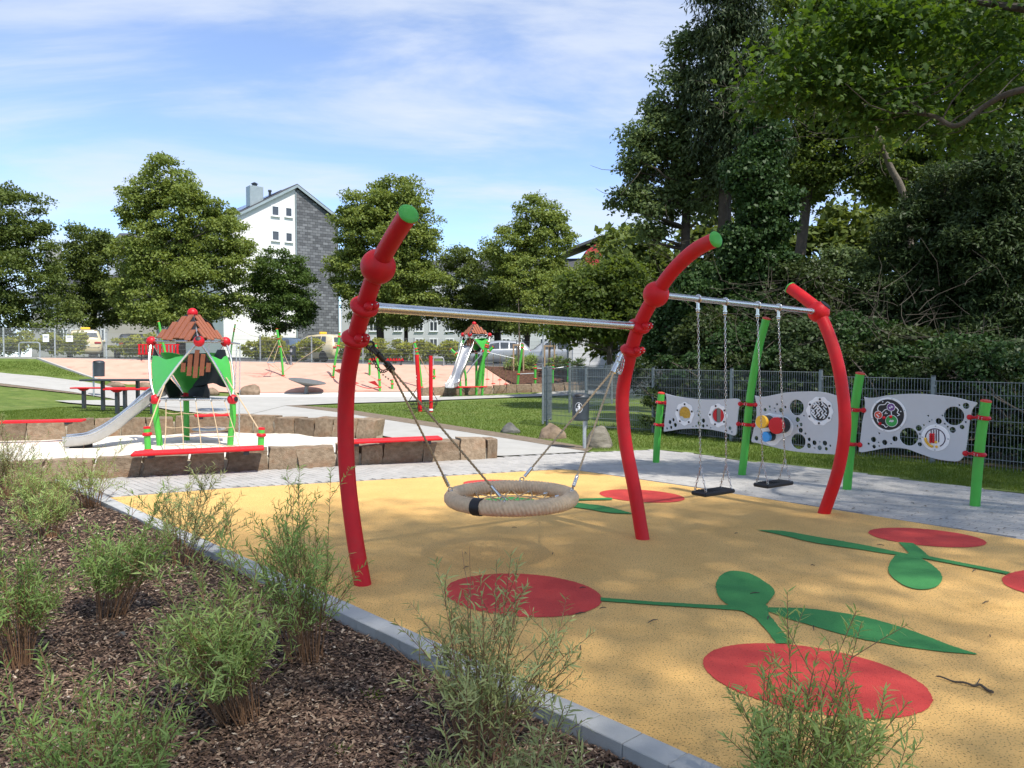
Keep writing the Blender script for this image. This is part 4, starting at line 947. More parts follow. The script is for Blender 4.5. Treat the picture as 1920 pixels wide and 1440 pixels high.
    exf = (B_ - A_).normalized(); upf = C_ - (A_ + B_) / 2; Hf = upf.length; upf.normalize(); hwf = (B_ - A_).length / 2
    for i in range(5):
        x = (i - 2) * .118; yt = Hf * (1 - max(.13, (abs(x) + .05) / hwf * .9)); yb = Hf * (.50 - .05 * (2 - abs(i - 2)) - .015 * (i % 2)); b0 = (A_ + B_) / 2
        if yt - yb < .06: yt = yb + .06
        m = MB(); m.prism([b0 + exf * (x - .042) + upf * yb + nrm * .035, b0 + exf * (x + .042) + upf * yb + nrm * .035, b0 + exf * (x + .042) + upf * yt + nrm * .035, b0 + exf * (x - .042) + upf * yt + nrm * .035], nrm * .02); m.build('fascia_slat', M['brown_slat'], root)
    m = MB(); m.prism([C_.lerp(A_, .2), C_.lerp(B_, .2), C_.lerp(B_, .42), C_.lerp(A_, .42)], nrm * .02); m.build('fascia_board', M['black'], root)
    m = MB(); m.prism([nd['LL'] + Vector((0, 0, -.02)), nd['LR'] + Vector((0, 0, -.02)), nd['LB'] + Vector((0, 0, -.02))], (0, 0, .03)); m.build('platform', M['black'], root)
    for kx, (lx, ly) in (('LL', (.06, .05)), ('LR', (-.08, .05)), ('LB', (0, 0))):
        p = nd[kx]; b = Vector((p.x + lx, p.y + ly, gz - .1)); MB().tube(smoothpath([p, p.lerp(b, .35) + Vector((-lx * .3, 0, 0)), p.lerp(b, .7), b], 4), .058, 14).build('post', M['green'], root)
    slide(slidepts, slidew, root)
    return root
nd1 = dict(A=D(361, 587, 15.25), UL=D(284, 640, 15.5), UF=D(373, 640, 14.4), UR=D(423, 641, 15.5), LL=D(291, 749, 14.85), LR=D(436, 749, 14.85), LB=D(349, 744, 15.9))
t1 = tower('play_tower', 'red green play tower with low slide and climbing net in the sand pit', nd1, 0.03, G(363, 836), [D(306, 738, 15.45), D(290, 745, 15.35), D(262, 768, 15.2), D(228, 795, 15.05), D(196, 816, 14.9), D(165, 829, 14.75), D(122, 834, 14.6)], .24)
MB().tube([D(306, 738, 15.45) + Vector((.0, .12, .1)), D(306, 738, 15.45) + Vector((-.12, .12, .32)), D(306, 738, 15.45) + Vector((-.12, -.12, .32)), D(306, 738, 15.45) + Vector((0, -.25, .1))], .03, 8).build('slide_handle', M['galv'], t1)
MB().box(D(152, 838, 14.78), (.26, .42, .16), rotm(.1), .01).build('slide_foot', M['black'], t1)
m = MB(); tops = [D(x, 753, 14.83) for x in (311, 338, 367, 396, 421)]; bots = [G(x, 845, .04) for x in (308, 344, 378, 414, 452)]; rows = []
for a, b in zip(tops, bots):
    l = smoothpath([a, a.lerp(b, .5) + Vector((0, .03, -.03)), b], 6); rows.append(l); m.tube(l, .008, 6)
for j in (3, 6, 8, 10):
    for i in range(4): p, q = rows[i][j], rows[i + 1][j]; m.tube(smoothpath([p, (p + q) / 2 + Vector((0, 0, -.02)), q], 3), .0075, 6)
m.build('climbing_net', M['rope'], t1, kind='stuff')
for x in (311, 338, 367, 396, 421): MB().torus(D(x, 750, 14.83), .03, .008, (1, 0, 0), 12, 6).build('net_ring', M['galv'], t1)
def stub(root, base, h, r=.056, lean=(0, 0)):
    b = base; t = base + Vector((lean[0], lean[1], h)); MB().tube([b - Vector((0, 0, .1)), t], r, 16).build('anchor_post', M['green'], root)
    ax = (t - b).normalized(); clamp(t - ax * .12, ax, r, .022, M['red_plastic'], root, name='collar'); MB().lathe([(r + .004, -.02), (r + .004, .01), (r * .8, .02), (.002, .022)], t, ax, 16).build('post_cap', M['red_plastic'], root)
    MB().lathe([(r + .03, 0), (r + .03, .03), (r + .005, .05)], b, (0, 0, 1), 16).build('base_collar', M['red_plastic'], root); return t
s1 = stub(t1, G(278, 847, .03), .44, lean=(-.02, 0)); s2 = stub(t1, G(488, 844, .03), .40, lean=(.03, 0))
MB().tube([s1 - Vector((0, 0, .1)), D(313, 710, 14.75)], .012, 6).build('stay_rope', M['rope'], t1); MB().tube([s2 - Vector((0, 0, .1)), D(424, 708, 14.8)], .012, 6).build('stay_rope', M['rope'], t1)
MB().tube([nd1['UR'], D(449, 645, 15.9)], .018, 8).build('chain_bar', M['steel'], t1)
for x in (444, 450):
    m = MB(); chain(m, D(x, 648, 15.85), D(x - 8 if x < 446 else x - 2, 838, 15.7), .05, .005, .013); m.build('hanging_chain', M['galv'], t1)
for px, py, Y in ((400, 770, 15.8), (392, 806, 15.8)): MB().lathe([(.30, 0), (.33, .01), (.33, .03), (.30, .04)], D(px, py, Y), (0, 0, 1), 24).build('climbing_disc', M['galv'], t1)
# far tower
nd2 = dict(A=D(889, 607, 35.6), UL=D(868, 627.5, 35.9), UF=D(881, 627.5, 34.7), UR=D(918, 628, 35.6), LL=D(861, 664, 35.3), LR=D(907, 660, 35.1), LB=D(893, 660, 36.4))
t2 = tower('play_tower', 'far red green play tower with steep steel slide on the peach slope', nd2, .0, T(890, 728), [D(878, 644, 35.0), D(876, 655, 34.8), D(872, 668, 34.6), D(864, 692, 34.3), D(856, 713, 34.1), D(850, 723, 33.9), D(843, 726, 33.7)], .27)
def cpost(root, pix, Y, r=.055, rings=(), name='post', capm='orange_red'):
    pts = smoothpath([D(x, y, Y) for x, y in pix], 5); MB().tube(pts, r, 12).build(name, M['green'], root)
    for t in rings:
        i = min(max(int(t * (len(pts) - 1)), 1), len(pts) - 2); clamp(pts[i], pts[i + 1] - pts[i - 1], r, .022, M['orange_red'], root, name='collar', n=12)
    MB().lathe([(r + .003, -.02), (r + .003, .012), (.002, .02)], pts[-1], (pts[-1] - pts[-2]), 12).build('post_cap', M[capm], root); return pts
cpost(t2, [(898, 726), (903, 690), (911, 655), (915, 641)], 34.6, .075, (.75, .82))
cpost(t2, [(893, 724), (899, 692), (910, 668), (925, 650)], 34.9, .06, (.8,)); cpost(t2, [(874, 724), (873, 705), (870, 690)], 34.8, .05)
cpost(t2, [(860, 668), (851, 660), (845, 654)], 34.9, .055, (.3,))
MB().tube([D(906, 660, 34.6), D(888, 682, 34.5), D(875, 700, 34.4)], .03, 8).build('handrail', M['steel'], t2)
m = MB()
for i, x in enumerate((914, 925, 938, 949, 960)):
    a, b = D(x, 660 + 2 * i, 34.6), T(x - 1, 724); m.tube([a, b], .012, 5)
m.build('climbing_rope', M['rope'], t2, kind='stuff')
for i, (x, y) in enumerate(((914, 712), (925, 720), (937, 713), (948, 721))):
    MB().lathe([(.09, 0), (.10, .02), (.05, .05)], D(x, y, 34.6), (0, 0, 1), 10).build('red_foot_disc', M['orange_red'], t2)
MB().tube([D(912, 660, 34.6), D(965, 672, 34.6)], .008, 6).build('rope_bar', M['galv'], t2)

# ================================================================== CLIMBING COURSE ON THE SLOPE
course = empty('climbing_course', T(531, 706), 'green leaning climbing posts linked by ropes on the peach slope', 'climbing course')
cp = {}
for k, (pix, Y, rg) in dict(a=([(318, 690), (306, 645), (299, 610), (297, 603)], 39, (.5,)), b=([(432, 672), (434, 650), (438, 625), (441, 608)], 39.5, (.4, .75, .85)), c=([(531, 706), (529, 680), (525, 650), (519, 617)], 38.6, (.07, .73, .82, .86)),
        d=([(624, 709), (628, 680), (634, 648), (637, 623)], 38.2, (.13, .27, .7, .9)), e=([(712.5, 734), (711, 705), (707, 670), (704, 645)], 36.6, (.17, .27, .7, .88)), f=([(693, 704), (693, 688), (693, 674)], 39, (.7,)), g=([(735.5, 730), (735.5, 712)], 36.8, (.75,)),
        h=([(791, 728), (788, 700), (783, 665), (777, 642)], 36.4, (.1, .75, .8)), i=([(814, 712), (814, 692)], 38, (.5,)), j=([(970, 724), (973, 695), (977, 668), (979, 644)], 35.2, (.27, .9)), k=([(1003.5, 724), (1003.5, 684)], 35.2, (.55, .95)), l=([(1036, 724), (1037, 685)], 35.6, (.8, .95)), m=([(1064, 722), (1066, 680)], 36.2, (.9,))).items():
    base = T(*pix[0]); Y = base.y; cp[k] = cpost(course, [(pix[0][0], pix[0][1] + 2)] + pix[1:], Y, .058, rg)
def crope(a, b, sag, r=.011, mt='rope', nm='rope'):
    mid = (a + b) / 2 - Vector((0, 0, sag)); MB().tube(smoothpath([a, mid, b], 6), r, 5).build(nm, M[mt], course)
crope(cp['b'][-3], cp['c'][-4], .25); crope(cp['c'][-4], D(544, 688, 38.5), .1); crope(cp['c'][2], D(503, 682, 38.7), 0); crope(cp['c'][2], D(513, 682, 38.7), 0); crope(cp['c'][-4], D(500, 680, 38.7), 0); crope(cp['c'][-5], D(512, 681, 38.7), 0)
crope(D(544, 688, 38.5), cp['c'][2], 0); crope(cp['d'][-2], D(570, 670, 38.3), 0); crope(D(570, 670, 38.3), D(544, 688, 38.5), 0); crope(cp['d'][3], D(610, 682, 38.3), 0); crope(cp['d'][3], D(645, 705, 37.5), 0)
MB().box(D(508, 680, 38.7), (.38, .16, .04), None, .01).build('swing_step', M['galv'], course)
m = MB()
for i in range(9): m.sphere(cp['f'][-1].lerp(cp['g'][-2], (i + .5) / 9) - Vector((0, 0, .12 * math.sin(math.pi * (i + .5) / 9))), .045, 8, 6)
m.build('rope_beads', M['black'], course, kind='stuff')
crope(cp['f'][-1], cp['g'][-2], .12)
for p in ([cp['d'][3], D(638, 700, 38), D(634, 692, 38), D(645, 692, 37.5)], [cp['e'][2], D(690, 716, 36.7), D(703, 714, 36.7)], [D(664, 720, 36.7), D(674, 719, 36.7), D(666, 716, 36.9)]): MB().prism(p, (0, .02, 0)).build('red_foot_plate', M['red_plastic'], course)
crope(cp['e'][2], D(664, 720, 36.9), .12, .02, 'red_plastic', 'red_band'); crope(cp['h'][-4], cp['h'][2].lerp(cp['i'][0], .8), 0); crope(cp['h'][-5], cp['i'][-2], .3); crope(cp['h'][3], cp['i'][3], .2)
for a, b in ((cp['j'][4], cp['k'][3]), (cp['k'][-2], cp['l'][-2]), (cp['l'][-2], cp['m'][-2])): MB().tube([a, b], .022, 8).build('balance_bar', M['galv'], course)
# ================================================================== SMALL PLAY THINGS
pz = T(788, 770)
rp = empty('basket_seat_frame', pz, 'two red posts holding a black basket seat on the lawn', 'basket seat')
MB().tube([pz - Vector((0, 0, .1)), D(781.5, 665, pz.y)], .068, 16).build('post', M['red'], rp); b_ = T(808, 771)
pa = MB().tube([b_ - Vector((0, 0, .1)), D(807.5, 667, b_.y)], .062, 16).build('post', M['red'], rp)
MB().lathe([(.072, 0), (.072, .05), (.064, .06)], D(808, 770, b_.y), (0, 0, 1), 14).build('post_band', M['white'], pa)
for px, py, L in ((807, 703, .13), (781.5, 705, .03), (781.5, 711, .03)): MB().box(D(px - 1, py, pz.y - .07), (.03, .02, L), None, .005).build('label_plate', M['white'], rp)
c0 = D(794, 752, pz.y + .05); m = MB(); w_ = 27 * c0.y / FPX; h_ = 14 * c0.y / FPX
for s, zz in ((1, 0), (.92, -h_ * .4), (.76, -h_)): m.torus(c0 + Vector((0, 0, zz)), w_ * s, .011, (0, 0, 1), 20, 5)
for i in range(14):
    a = 2 * math.pi * i / 14; m.tube([c0 + Vector((w_ * math.cos(a), w_ * math.sin(a), 0)), c0 + Vector((w_ * .92 * math.cos(a), w_ * .92 * math.sin(a), -h_ * .4)), c0 + Vector((w_ * .76 * math.cos(a), w_ * .76 * math.sin(a), -h_))], .008, 5)
for i in range(-3, 4): m.tube([c0 + Vector((i * w_ * .2, -w_ * .6, -h_)), c0 + Vector((i * w_ * .2, w_ * .6, -h_))], .008, 5)
m.build('basket', M['black'], rp)
for s in (-1, 1): MB().tube([c0 + Vector((s * w_, 0, .0)), D(781.5 if s < 0 else 807, 728, pz.y)], .012, 6).build('basket_arm', M['black'], rp)
for s in (-1, 1): MB().tube([c0 + Vector((s * (w_ + .09), 0, .0)), c0 + Vector((s * w_ * .9, 0, .0))], .016, 6).build('basket_handle', M['black'], rp)
M['dish'] = mat('dish_steel', (.20, .205, .20), .5, .5, var=.1)
# spinning dish
dp = T(574, 739); dish = empty('dish_spinner', dp, 'tilted grey dish on a short stem in front of the peach slope', 'spinner')
ax = Vector((.16, -.05, 1)).normalized(); top = D(575, 723, dp.y); MB().lathe([(.10, -.03), (.35, .05), (.62, .13), (.86, .20), (.87, .225), (.60, .18), (.2, .14), (.002, .13)], top, ax, 32).build('dish', M['dish'], dish)
MB().lathe([(.12, 0), (.10, .1), (.095, (top - dp).length)], dp, (top - dp), 16).build('stem', M['dish'], dish)
# ---- picnic set
tp = T(215, 756); pic = empty('picnic_table', tp, 'dark grey picnic table with two red benches on a concrete pad', 'picnic table')
ty = 25.2
def zat(px, py, Y): return D(px, py, Y)
a, b = zat(160, 712.5, ty), zat(300, 712.5, ty); L = (b - a).length; c = (a + b) / 2
MB().box(c, (L, .75, .06), None, .01).build('table_top', M['anth'], pic)
for px in (192.5, 258): 
    q = zat(px, 713, ty); MB().box((q.x, q.y, (q.z + .0) / 2), (.085, .14, q.z - .03), None, .01).build('table_leg', M['anth'], pic)
for (p0, p1, yy, lg, Y2) in (((136, 727.5), (290, 727.5), None, (157, 234), 26.4), ((198, 730), (300, 730), None, (219.5, 285), 24.1)):
    a, b = zat(p0[0], p0[1], Y2), zat(p1[0], p1[1], Y2); c = (a + b) / 2; bo = MB().box(c, ((b - a).length, .36, .045), None, .01).build('bench_seat', M['red'], pic)
    for px in lg:
        q = zat(px, p0[1], Y2); MB().box((q.x, q.y, q.z / 2 - .03), (.085, .16, q.z), None, .01).build('bench_leg', M['anth'], pic)
        MB().prism([(q.x - .16, q.y - .1, q.z - .025), (q.x + .16, q.y - .1, q.z - .025), (q.x + .06, q.y - .1, q.z - .09), (q.x - .06, q.y - .1, q.z - .09)], (0, .2, 0)).build('seat_bracket', M['red'], bo)
# ---- red planks on the stone walls
def plank(label, pix0, pix1, z0, z1, depth=.38, th=.045):
    a, b = G(*pix0, z0), G(*pix1, z1); d = (b - a); d.z = 0; L = d.length; d.normalize(); c = (a + b) / 2
    root = empty('bench_plank', c - Vector((0, 0, .04)), label, 'bench', 'red bench planks on the stone walls'); rot = rotm(math.atan2(d.y, d.x), 0, -math.atan2(b.z - a.z, L))
    MB().box(c, (L, depth, th), rot, .012).build('seat_board', M['red'], root)
    for s in (-.36, .36): MB().box(c + d * (L * s) - Vector((0, 0, .045)), (.08, depth * .8, .05), rot, .005).build('bearer', M['anth'], root)
plank('red bench plank on the near stone wall below the climbing net', (248, 851), (495, 839.5), .35, .37)
plank('red bench plank on the near stone wall right of the red swing post', (640, 829), (826, 821), .39, .41)
plank('red bench plank on the back stone wall left of the low slide', (-60, 792.5), (158, 788), .46, .46)
plank('red bench plank on the back stone wall behind the climbing net', (365, 779.5), (442, 777), .46, .46)
plank('short red bench plank on the far stone wall below the steep slide', (848, 726), (911, 725), .42, .42, .4)
# ---- litter bins
def bin_(label, base, topc, w_, h_, polex, icon=False, hood=True):
    root = empty('litter_bin', base, label, 'litter bin', 'dark litter bins'); r = w_ / 2; c = topc
    MB().tube([base - Vector((0, 0, .1)), Vector((base.x, base.y, c.z - h_ * .1))], .035, 12).build('pole', M['galv'], root)
    m = MB(); m.lathe([(r * .93, -h_), (r * .97, -h_ + .02), (r * .95, -h_ + .04), (r, -h_ * .18), (r * 1.03, -h_ * .17), (r * 1.03, -h_ * .13), (r * .98, -h_ * .10), (r * .86, -.03), (r * .6, 0), (.002, .01)], c, (0, 0, 1), 28)
    bo = m.build('bin_body', M['anth'], root)
    m = MB(); f = Vector((-.35, -1, 0)).normalized()
    m.sphere(c + f * (r * .72) - Vector((0, 0, h_ * .075)), r * .5, 16, 8, (1.15, .7, .42)); m.build('bin_opening', M['black'], bo)
    if icon:
        fx = Vector((f.y, -f.x, 0)) * -1; 
        def ip(x, z, k): a = x / r; return Vector((c.x, c.y, 0)) + (f * math.cos(a) + fx * math.sin(a)) * (r + k) + Vector((0, 0, c.z - h_ * .52 + z))
        def patch(fn, k, nm, mm): m_ = MB(); v = [ip(x, z, k) for x, z in fn]; m_.add(v + [sum(v, Vector()) / len(v)], [(i, (i + 1) % len(v), len(v)) for i in range(len(v))]); return m_.build(nm, mm, bo)
        patch([(.075 * math.cos(t * .2618), .10 * math.sin(t * .2618)) for t in range(24)], .003, 'sign_disc', M['white']); patch([(.067 * math.cos(t * .2618), .09 * math.sin(t * .2618)) for t in range(24)], .0045, 'sign_field', M['anth'])
        patch([(.010 + .013 * math.cos(t * .5236), .060 + .016 * math.sin(t * .5236)) for t in range(12)], .006, 'pictogram_head', M['white'])
        patch([(-.005, .042), (.028, .040), (.034, -.01), (.030, -.07), (.018, -.07), (.014, -.02), (.006, -.07), (-.006, -.07), (0, 0)], .006, 'pictogram_body', M['white'])
        patch([(-.028, .02), (-.005, .035), (0, .028), (-.024, .008)], .0062, 'pictogram_arm', M['white']); patch([(-.050, -.012), (-.016, -.012), (-.022, -.065), (-.044, -.065)], .006, 'pictogram_bin', M['white'])
    return root
bb = G(1096, 841); bin_('dark litter bin with round white sign on a pole beside the boulders', bb, D(1089, 737, bb.y - .02) , .33, .52, 1096, True)
bb = T(176, 742); bin_('dark dome-topped litter bin behind the picnic table', bb, D(185.5, 676, bb.y - .05), .42, .64, 176)
bb = Vector((D(546, 690, 41.0).x, 41.0, topz(-11))); bin_('small dark litter bin at the street fence above the peach slope', bb, D(549, 648, 40.9), .32, .50, 546, True)
# ---- boulders
def boulder(label, c, size, seed, mt, rz=0):
    bm = bmesh.new(); bmesh.ops.create_icosphere(bm, subdivisions=4, radius=1)
    rd = random.Random(seed); planes = [(Vector((rd.uniform(-1, 1), rd.uniform(-1, 1), rd.uniform(-.1, 1))).normalized(), rd.uniform(.62, .88)) for _ in range(9)]
    for v in bm.verts:
        p = v.co.copy()
        for n_, d_ in planes:
            q = p.dot(n_)
            if q > d_: p -= n_ * (q - d_) * .92
        p += mnoise.noise_vector(p * 2.2 + Vector((seed, 0, 0))) * .06 + mnoise.noise_vector(p * 7 + Vector((seed, 0, 0))) * .02
        v.co = Vector((p.x * size[0], p.y * size[1], p.z * size[2])) @ Matrix.Identity(3)
    bmesh.ops.rotate(bm, verts=bm.verts[:], cent=(0, 0, 0), matrix=rotm(rz))
    me = bpy.data.meshes.new('boulder'); bm.to_mesh(me); bm.free(); me.materials.append(M[mt]); me.shade_smooth(); me.set_sharp_from_angle(angle=R(32))
    o = link('boulder', me, None, c); return tag(o, label, 'boulder', 'boulders beside the paths')
M['rock_grey'] = multimat('rock_grey', [(0.3, (0.055, 0.055, 0.05)), (0.7, (0.17, 0.165, 0.15))], 4, .9, bump=.8, bscale=18)
M['rock_tan'] = multimat('rock_tan', [(0.3, (0.12, 0.085, 0.055)), (0.7, (0.29, 0.215, 0.15))], 4, .9, bump=.8, bscale=18)
M['rock_mix'] = multimat('rock_mix', [(0.3, (0.09, 0.08, 0.06)), (0.7, (0.26, 0.235, 0.19))], 3, .9, bump=.8, bscale=18, vec=(1, 1, 4))
def onT(px, py): q = T(px, py); return q
q = G(957, 811); boulder('flat dark grey boulder on the lawn, leftmost of three', q + Vector((0, .2, .02)), (.24, .2, .20), 3, 'rock_grey')
q = G(1036, 822); boulder('tan boulder on the lawn left of the litter bin pole', q + Vector((0, .25, .02)), (.34, .28, .30), 8, 'rock_tan', .3)
q = G(1130, 840); boulder('pointed layered grey boulder right of the litter bin pole', q + Vector((0, .25, .02)), (.31, .27, .38), 15, 'rock_mix', .6)
q = T(466, 741); boulder('large tan boulder right of the near play tower', q + Vector((0, .3, .1)), (.50, .4, .42), 21, 'rock_tan', .2)
q = T(393, 741); boulder('brown boulder seen through the near play tower', q + Vector((0, .3, .1)), (.38, .3, .26), 27, 'rock_tan', 1.2)
q = T(214, 725); boulder('low tan boulder behind the picnic table, left one', q + Vector((0, .2, .05)), (.48, .3, .22), 33, 'rock_tan', 0)
q = T(268, 728); boulder('low tan boulder behind the picnic table, right one', q + Vector((0, .2, .05)), (.5, .3, .24), 39, 'rock_tan', .4)
q = T(806, 741); boulder('brown boulder at the left end of the far stone wall', q + Vector((0, .2, .05)), (.5, .35, .34), 45, 'stone', .4)
# ---- twigs on the rubber
TW = MB(); pts = smoothpath([G(1756, 1272), G(1790, 1281), G(1822, 1288), G(1840, 1290), G(1861, 1303)], 5); pts = [p + Vector((0, 0, .012 + .004 * math.sin(i))) for i, p in enumerate(pts)]
TW.tube(pts, np.linspace(.004, .008, len(pts)), 7); TW.tube([pts[12], pts[12] + Vector((.05, .05, .015))], .003, 5)
tag(TW.build('stick', M['deadtwig'], org=G(1800, 1285)), 'long bent dry stick on the orange surface at right', 'stick')
tw = [(1224, 1164), (1088, 1150), (1092, 1102), (1523, 1060), (872, 1036), (1036, 1038), (1848, 1129), (1130, 1140), (964, 989), (1525, 1177), (1856, 1192), (1826, 1070), (1415, 1112), (1440, 1158), (873, 1064), (1088, 1214), (1650, 1022), (1380, 1000), (990, 1253)]
rt_ = random.Random(8)
TWL = ['tiny dark twig below the green stem left of the long leaf', 'tiny dark twig near the right tip of the left red circle', 'tiny twig on the upper right of the left red circle', 'tiny twig above the green leaf cross', 'tiny twig below the nest swing, left one', 'tiny twig below the nest swing, right one', 'tiny twig at the right edge below the far red circles', 'tiny twig where the green stem meets the left red circle', 'tiny twig just below the nest swing ring', 'tiny twig on the long green leaf', 'tiny twig at the right edge above the big red circle', 'tiny twig near the drop-shaped leaf at right', 'tiny twig on the round green leaf', 'tiny twig beside the junction of the green leaves', 'tiny twig left above the left red circle', 'tiny twig right below the left red circle', 'tiny twig on the orange left of the far right red circle', 'tiny twig between the middle post and the long thin leaf', 'tiny dark crumb near the kerb right of the kerb willow']
for i, (x, y) in enumerate(tw):
    q = G(x, y, .008); a = rt_.uniform(0, 3.14); L = rt_.uniform(.015, .05); d = Vector((math.cos(a), math.sin(a), 0)) * L
    tag(MB().tube([q - d, q + Vector((0, 0, .006)), q + d * .9 + Vector((.006, .004, 0))], [.0025, .004, .002], 6).build('twig', M['deadtwig'], org=q), TWL[i], 'twig', 'fallen twigs on the rubber surface')
q = bedz and G(222, 1198, -.03); bm_ = boulder('grey cobble stone lying on the bark mulch', q + Vector((0, .03, 0)), (.05, .04, .04), 51, 'rock_grey'); bm_.name = 'cobble'; bm_['category'] = 'stone'; bm_['group'] = 'loose stones'
# ================================================================== FENCES
def mesh_panel(root, a, b, z0, z1, mt, r=.0045, pitch=.05, hp=.2):
    d = b - a; d.z = 0; L = d.length; d.normalize(); V = []; Fq = []; m = MB()
    n = int(L / pitch); nn = Vector((-d.y, d.x, 0))
    for i in range(1, n):
        p = a + d * (L * i / n); m.tube([(p.x, p.y, z0), (p.x, p.y, z1)], r, 4, cap=False)
    k = int((z1 - z0) / hp)
    for j in range(k + 1):
        z = z1 - .012 - j * hp
        for s in (-1, 1): q = nn * (s * (r + .004)); m.tube([(a.x + q.x, a.y + q.y, z), (b.x + q.x, b.y + q.y, z)], r * 1.05, 4, cap=False)
    return m.build('mesh_panel', M[mt], root, sm=0, kind='stuff')
def fpost(root, p, z0, z1, mt, ang, w=.06):
    m = MB(); m.box((p.x, p.y, (z0 + z1) / 2), (w, w * .7, z1 - z0), rotm(ang), .004); o = m.build('fence_post', M[mt], root, sm=0)
    MB().box((p.x, p.y, z1 + .008), (w * 1.08, w * .8, .016), rotm(ang), .004).build('post_cap', M['anth'], o)
    cl = MB()
    for k in range(4): cl.box((p.x, p.y - .03, z0 + (z1 - z0) * (.15 + .25 * k)), (w * .9, .03, .035), rotm(ang), .004)
    cl.build('fence_clip', M[mt], o, sm=0, kind='stuff')
FA, FB = G(1225, 811), G(1750, 868); FD = (FB - FA).normalized()
def onF(px):
    r = ray(px, 720); n = Vector((-FD.y, FD.x, 0)); return Vector(((O + r * ((FA - O).dot(n) / r.dot(n)))[:2] + (0,)))
fp = [onF(x) for x in (1225, 1372, 1539, 1750, 2030, 2420)]; FC = G(1024, 796); F1 = G(1099, 804)
fence = empty('mesh_fence', FA, 'grey wire mesh fence between the lawn and the dark wood', 'fence'); ang = math.atan2(FD.y, FD.x)
tops = [D(1232, 692, FA.y).z, D(1380, 694, fp[1].y).z, D(1546, 704.5, fp[2].y).z, D(1757, 713, fp[3].y).z, D(2030, 724, fp[4].y).z]
for i in range(5): mesh_panel(fence, fp[i], fp[i + 1], .03 - .03 * i, tops[i], 'fence')
for i in range(6): fpost(fence, fp[i], -.2, max(tops[max(0, i - 1)], tops[min(i, 4)]) + .03, 'fence', ang)
tl = D(1160, 690, (FA.y + FC.y) / 2).z
mesh_panel(fence, FC, F1, .02, tl, 'fence'); mesh_panel(fence, F1, fp[0], .02, tl, 'fence'); a2 = math.atan2((fp[0] - FC).y, (fp[0] - FC).x)
fpost(fence, FC + Vector((.02, 0, 0)), -.1, tl + .04, 'fence', a2); fpost(fence, F1, -.1, tl + .02, 'fence', a2)
gate = empty('fence_gate', FC, 'grey wire mesh gate leaf seen edge-on at the corner of the fence', 'gate')
ga = FC + Vector((-.06, .05, 0)); gb = FC + Vector((-.02, 1.5, 0)) + Vector((.0, 0, 0)); m = MB()
gb = D(1033, 720, FC.y + 1.1); gb.z = 0; ga = D(1018, 720, FC.y - .1); ga.z = 0
for q in (ga, gb): MB().box((q.x, q.y, tl / 2 + .02), (.05, .05, tl), rotm(.1), .004).build('gate_frame', M['fence'], gate, sm=0)
MB().tube([(ga.x, ga.y, tl), (gb.x, gb.y, tl)], .02, 6).build('gate_rail', M['fence'], gate); MB().tube([(ga.x, ga.y, .08), (gb.x, gb.y, .08)], .02, 6).build('gate_rail', M['fence'], gate); mesh_panel(gate, ga, gb, .08, tl, 'fence', .005)
# second fence line running back beside the path
bk = empty('mesh_fence', FC, 'wire mesh fence running back from the corner towards the street', 'fence')
bp = [gb, G(1068, 772), G(1147, 756), G(1250, 744)]; tz = [tl, D(1068, 682, bp[1].y).z, D(1147, 684, bp[2].y).z, D(1250, 684, bp[3].y).z]
for i in range(3):
    if i: mesh_panel(bk, bp[i], bp[i + 1], .03, tz[i + 1], 'fence', .005, .06)
    fpost(bk, bp[i + 1], -.1, tz[i + 1] + .03, 'fence', .4)
# street fence above the slope
sf = empty('mesh_fence', (-27.6, 41.95, topz(-27.6)), 'long galvanised mesh fence along the street above the slope', 'fence'); sx = -33.1
M['fence_light'] = mat('fence_light_steel', (0.46, 0.48, 0.48), 0.45, 0.4, var=0.1)
for i in range(16):
    x0 = sx + 2.78 * i; z = topz(x0) + 1.56 - (.18 if x0 > -24 else 0); mt = 'fence_light' if x0 < -20 else 'fence_far'
    mesh_panel(sf, Vector((x0, 41.95, 0)), Vector((x0 + 2.78, 41.95, 0)), topz(x0 + 2.7) + .02, z, mt, .0042 if x0 < -20 else .0035, .055); fpost(sf, Vector((x0, 41.95, 0)), topz(x0) - .05, z + .06, mt, 0, .07)
for k, (px, py) in enumerate(((86, 634), (130, 635))):
    q = D(px, py, 41.9); mm = MB().box(q, (.34 + .05 * k, .012, .42 - .08 * k), None, .002).build('notice_sign', M['white'], org=q); tag(mm, ('white paper notice on the street fence above the bicycle hoop', 'white paper notice on the street fence beside the left taxi')[k], 'sign', 'paper notices on the fence')
    MB().box(q + Vector((0, -.010, .08)), (.22, .004, .10), None).build('printed_block', mat('print_grey', (.45, .47, .48), .7), mm)
def hoop(label, px0, px1, top, Y):
    a, b = D(px0, top, Y), D(px1, top, Y); zb = topz(a.x) if Y > 41 else terr(a.x, Y); r = .12
    pts = [(a.x, Y, zb - .1), (a.x, Y, a.z - r), (a.x + r * .3, Y, a.z - r * .3), (a.x + r, Y, a.z), (b.x - r, Y, a.z), (b.x - r * .3, Y, a.z - r * .3), (b.x, Y, a.z - r), (b.x, Y, zb - .1)]
    o = MB().tube(pts, .032, 10).build('bicycle_hoop', M['galv'], org=(a.x, Y, zb)); tag(o, label, 'bike rack', 'steel bicycle hoops')
hoop('galvanised bicycle hoop in front of the street fence at far left', 35.5, 74.5, 642, 41.6)
hoop('galvanised bicycle hoop right of the two red posts', 812.5, 832, 670, 41.3)
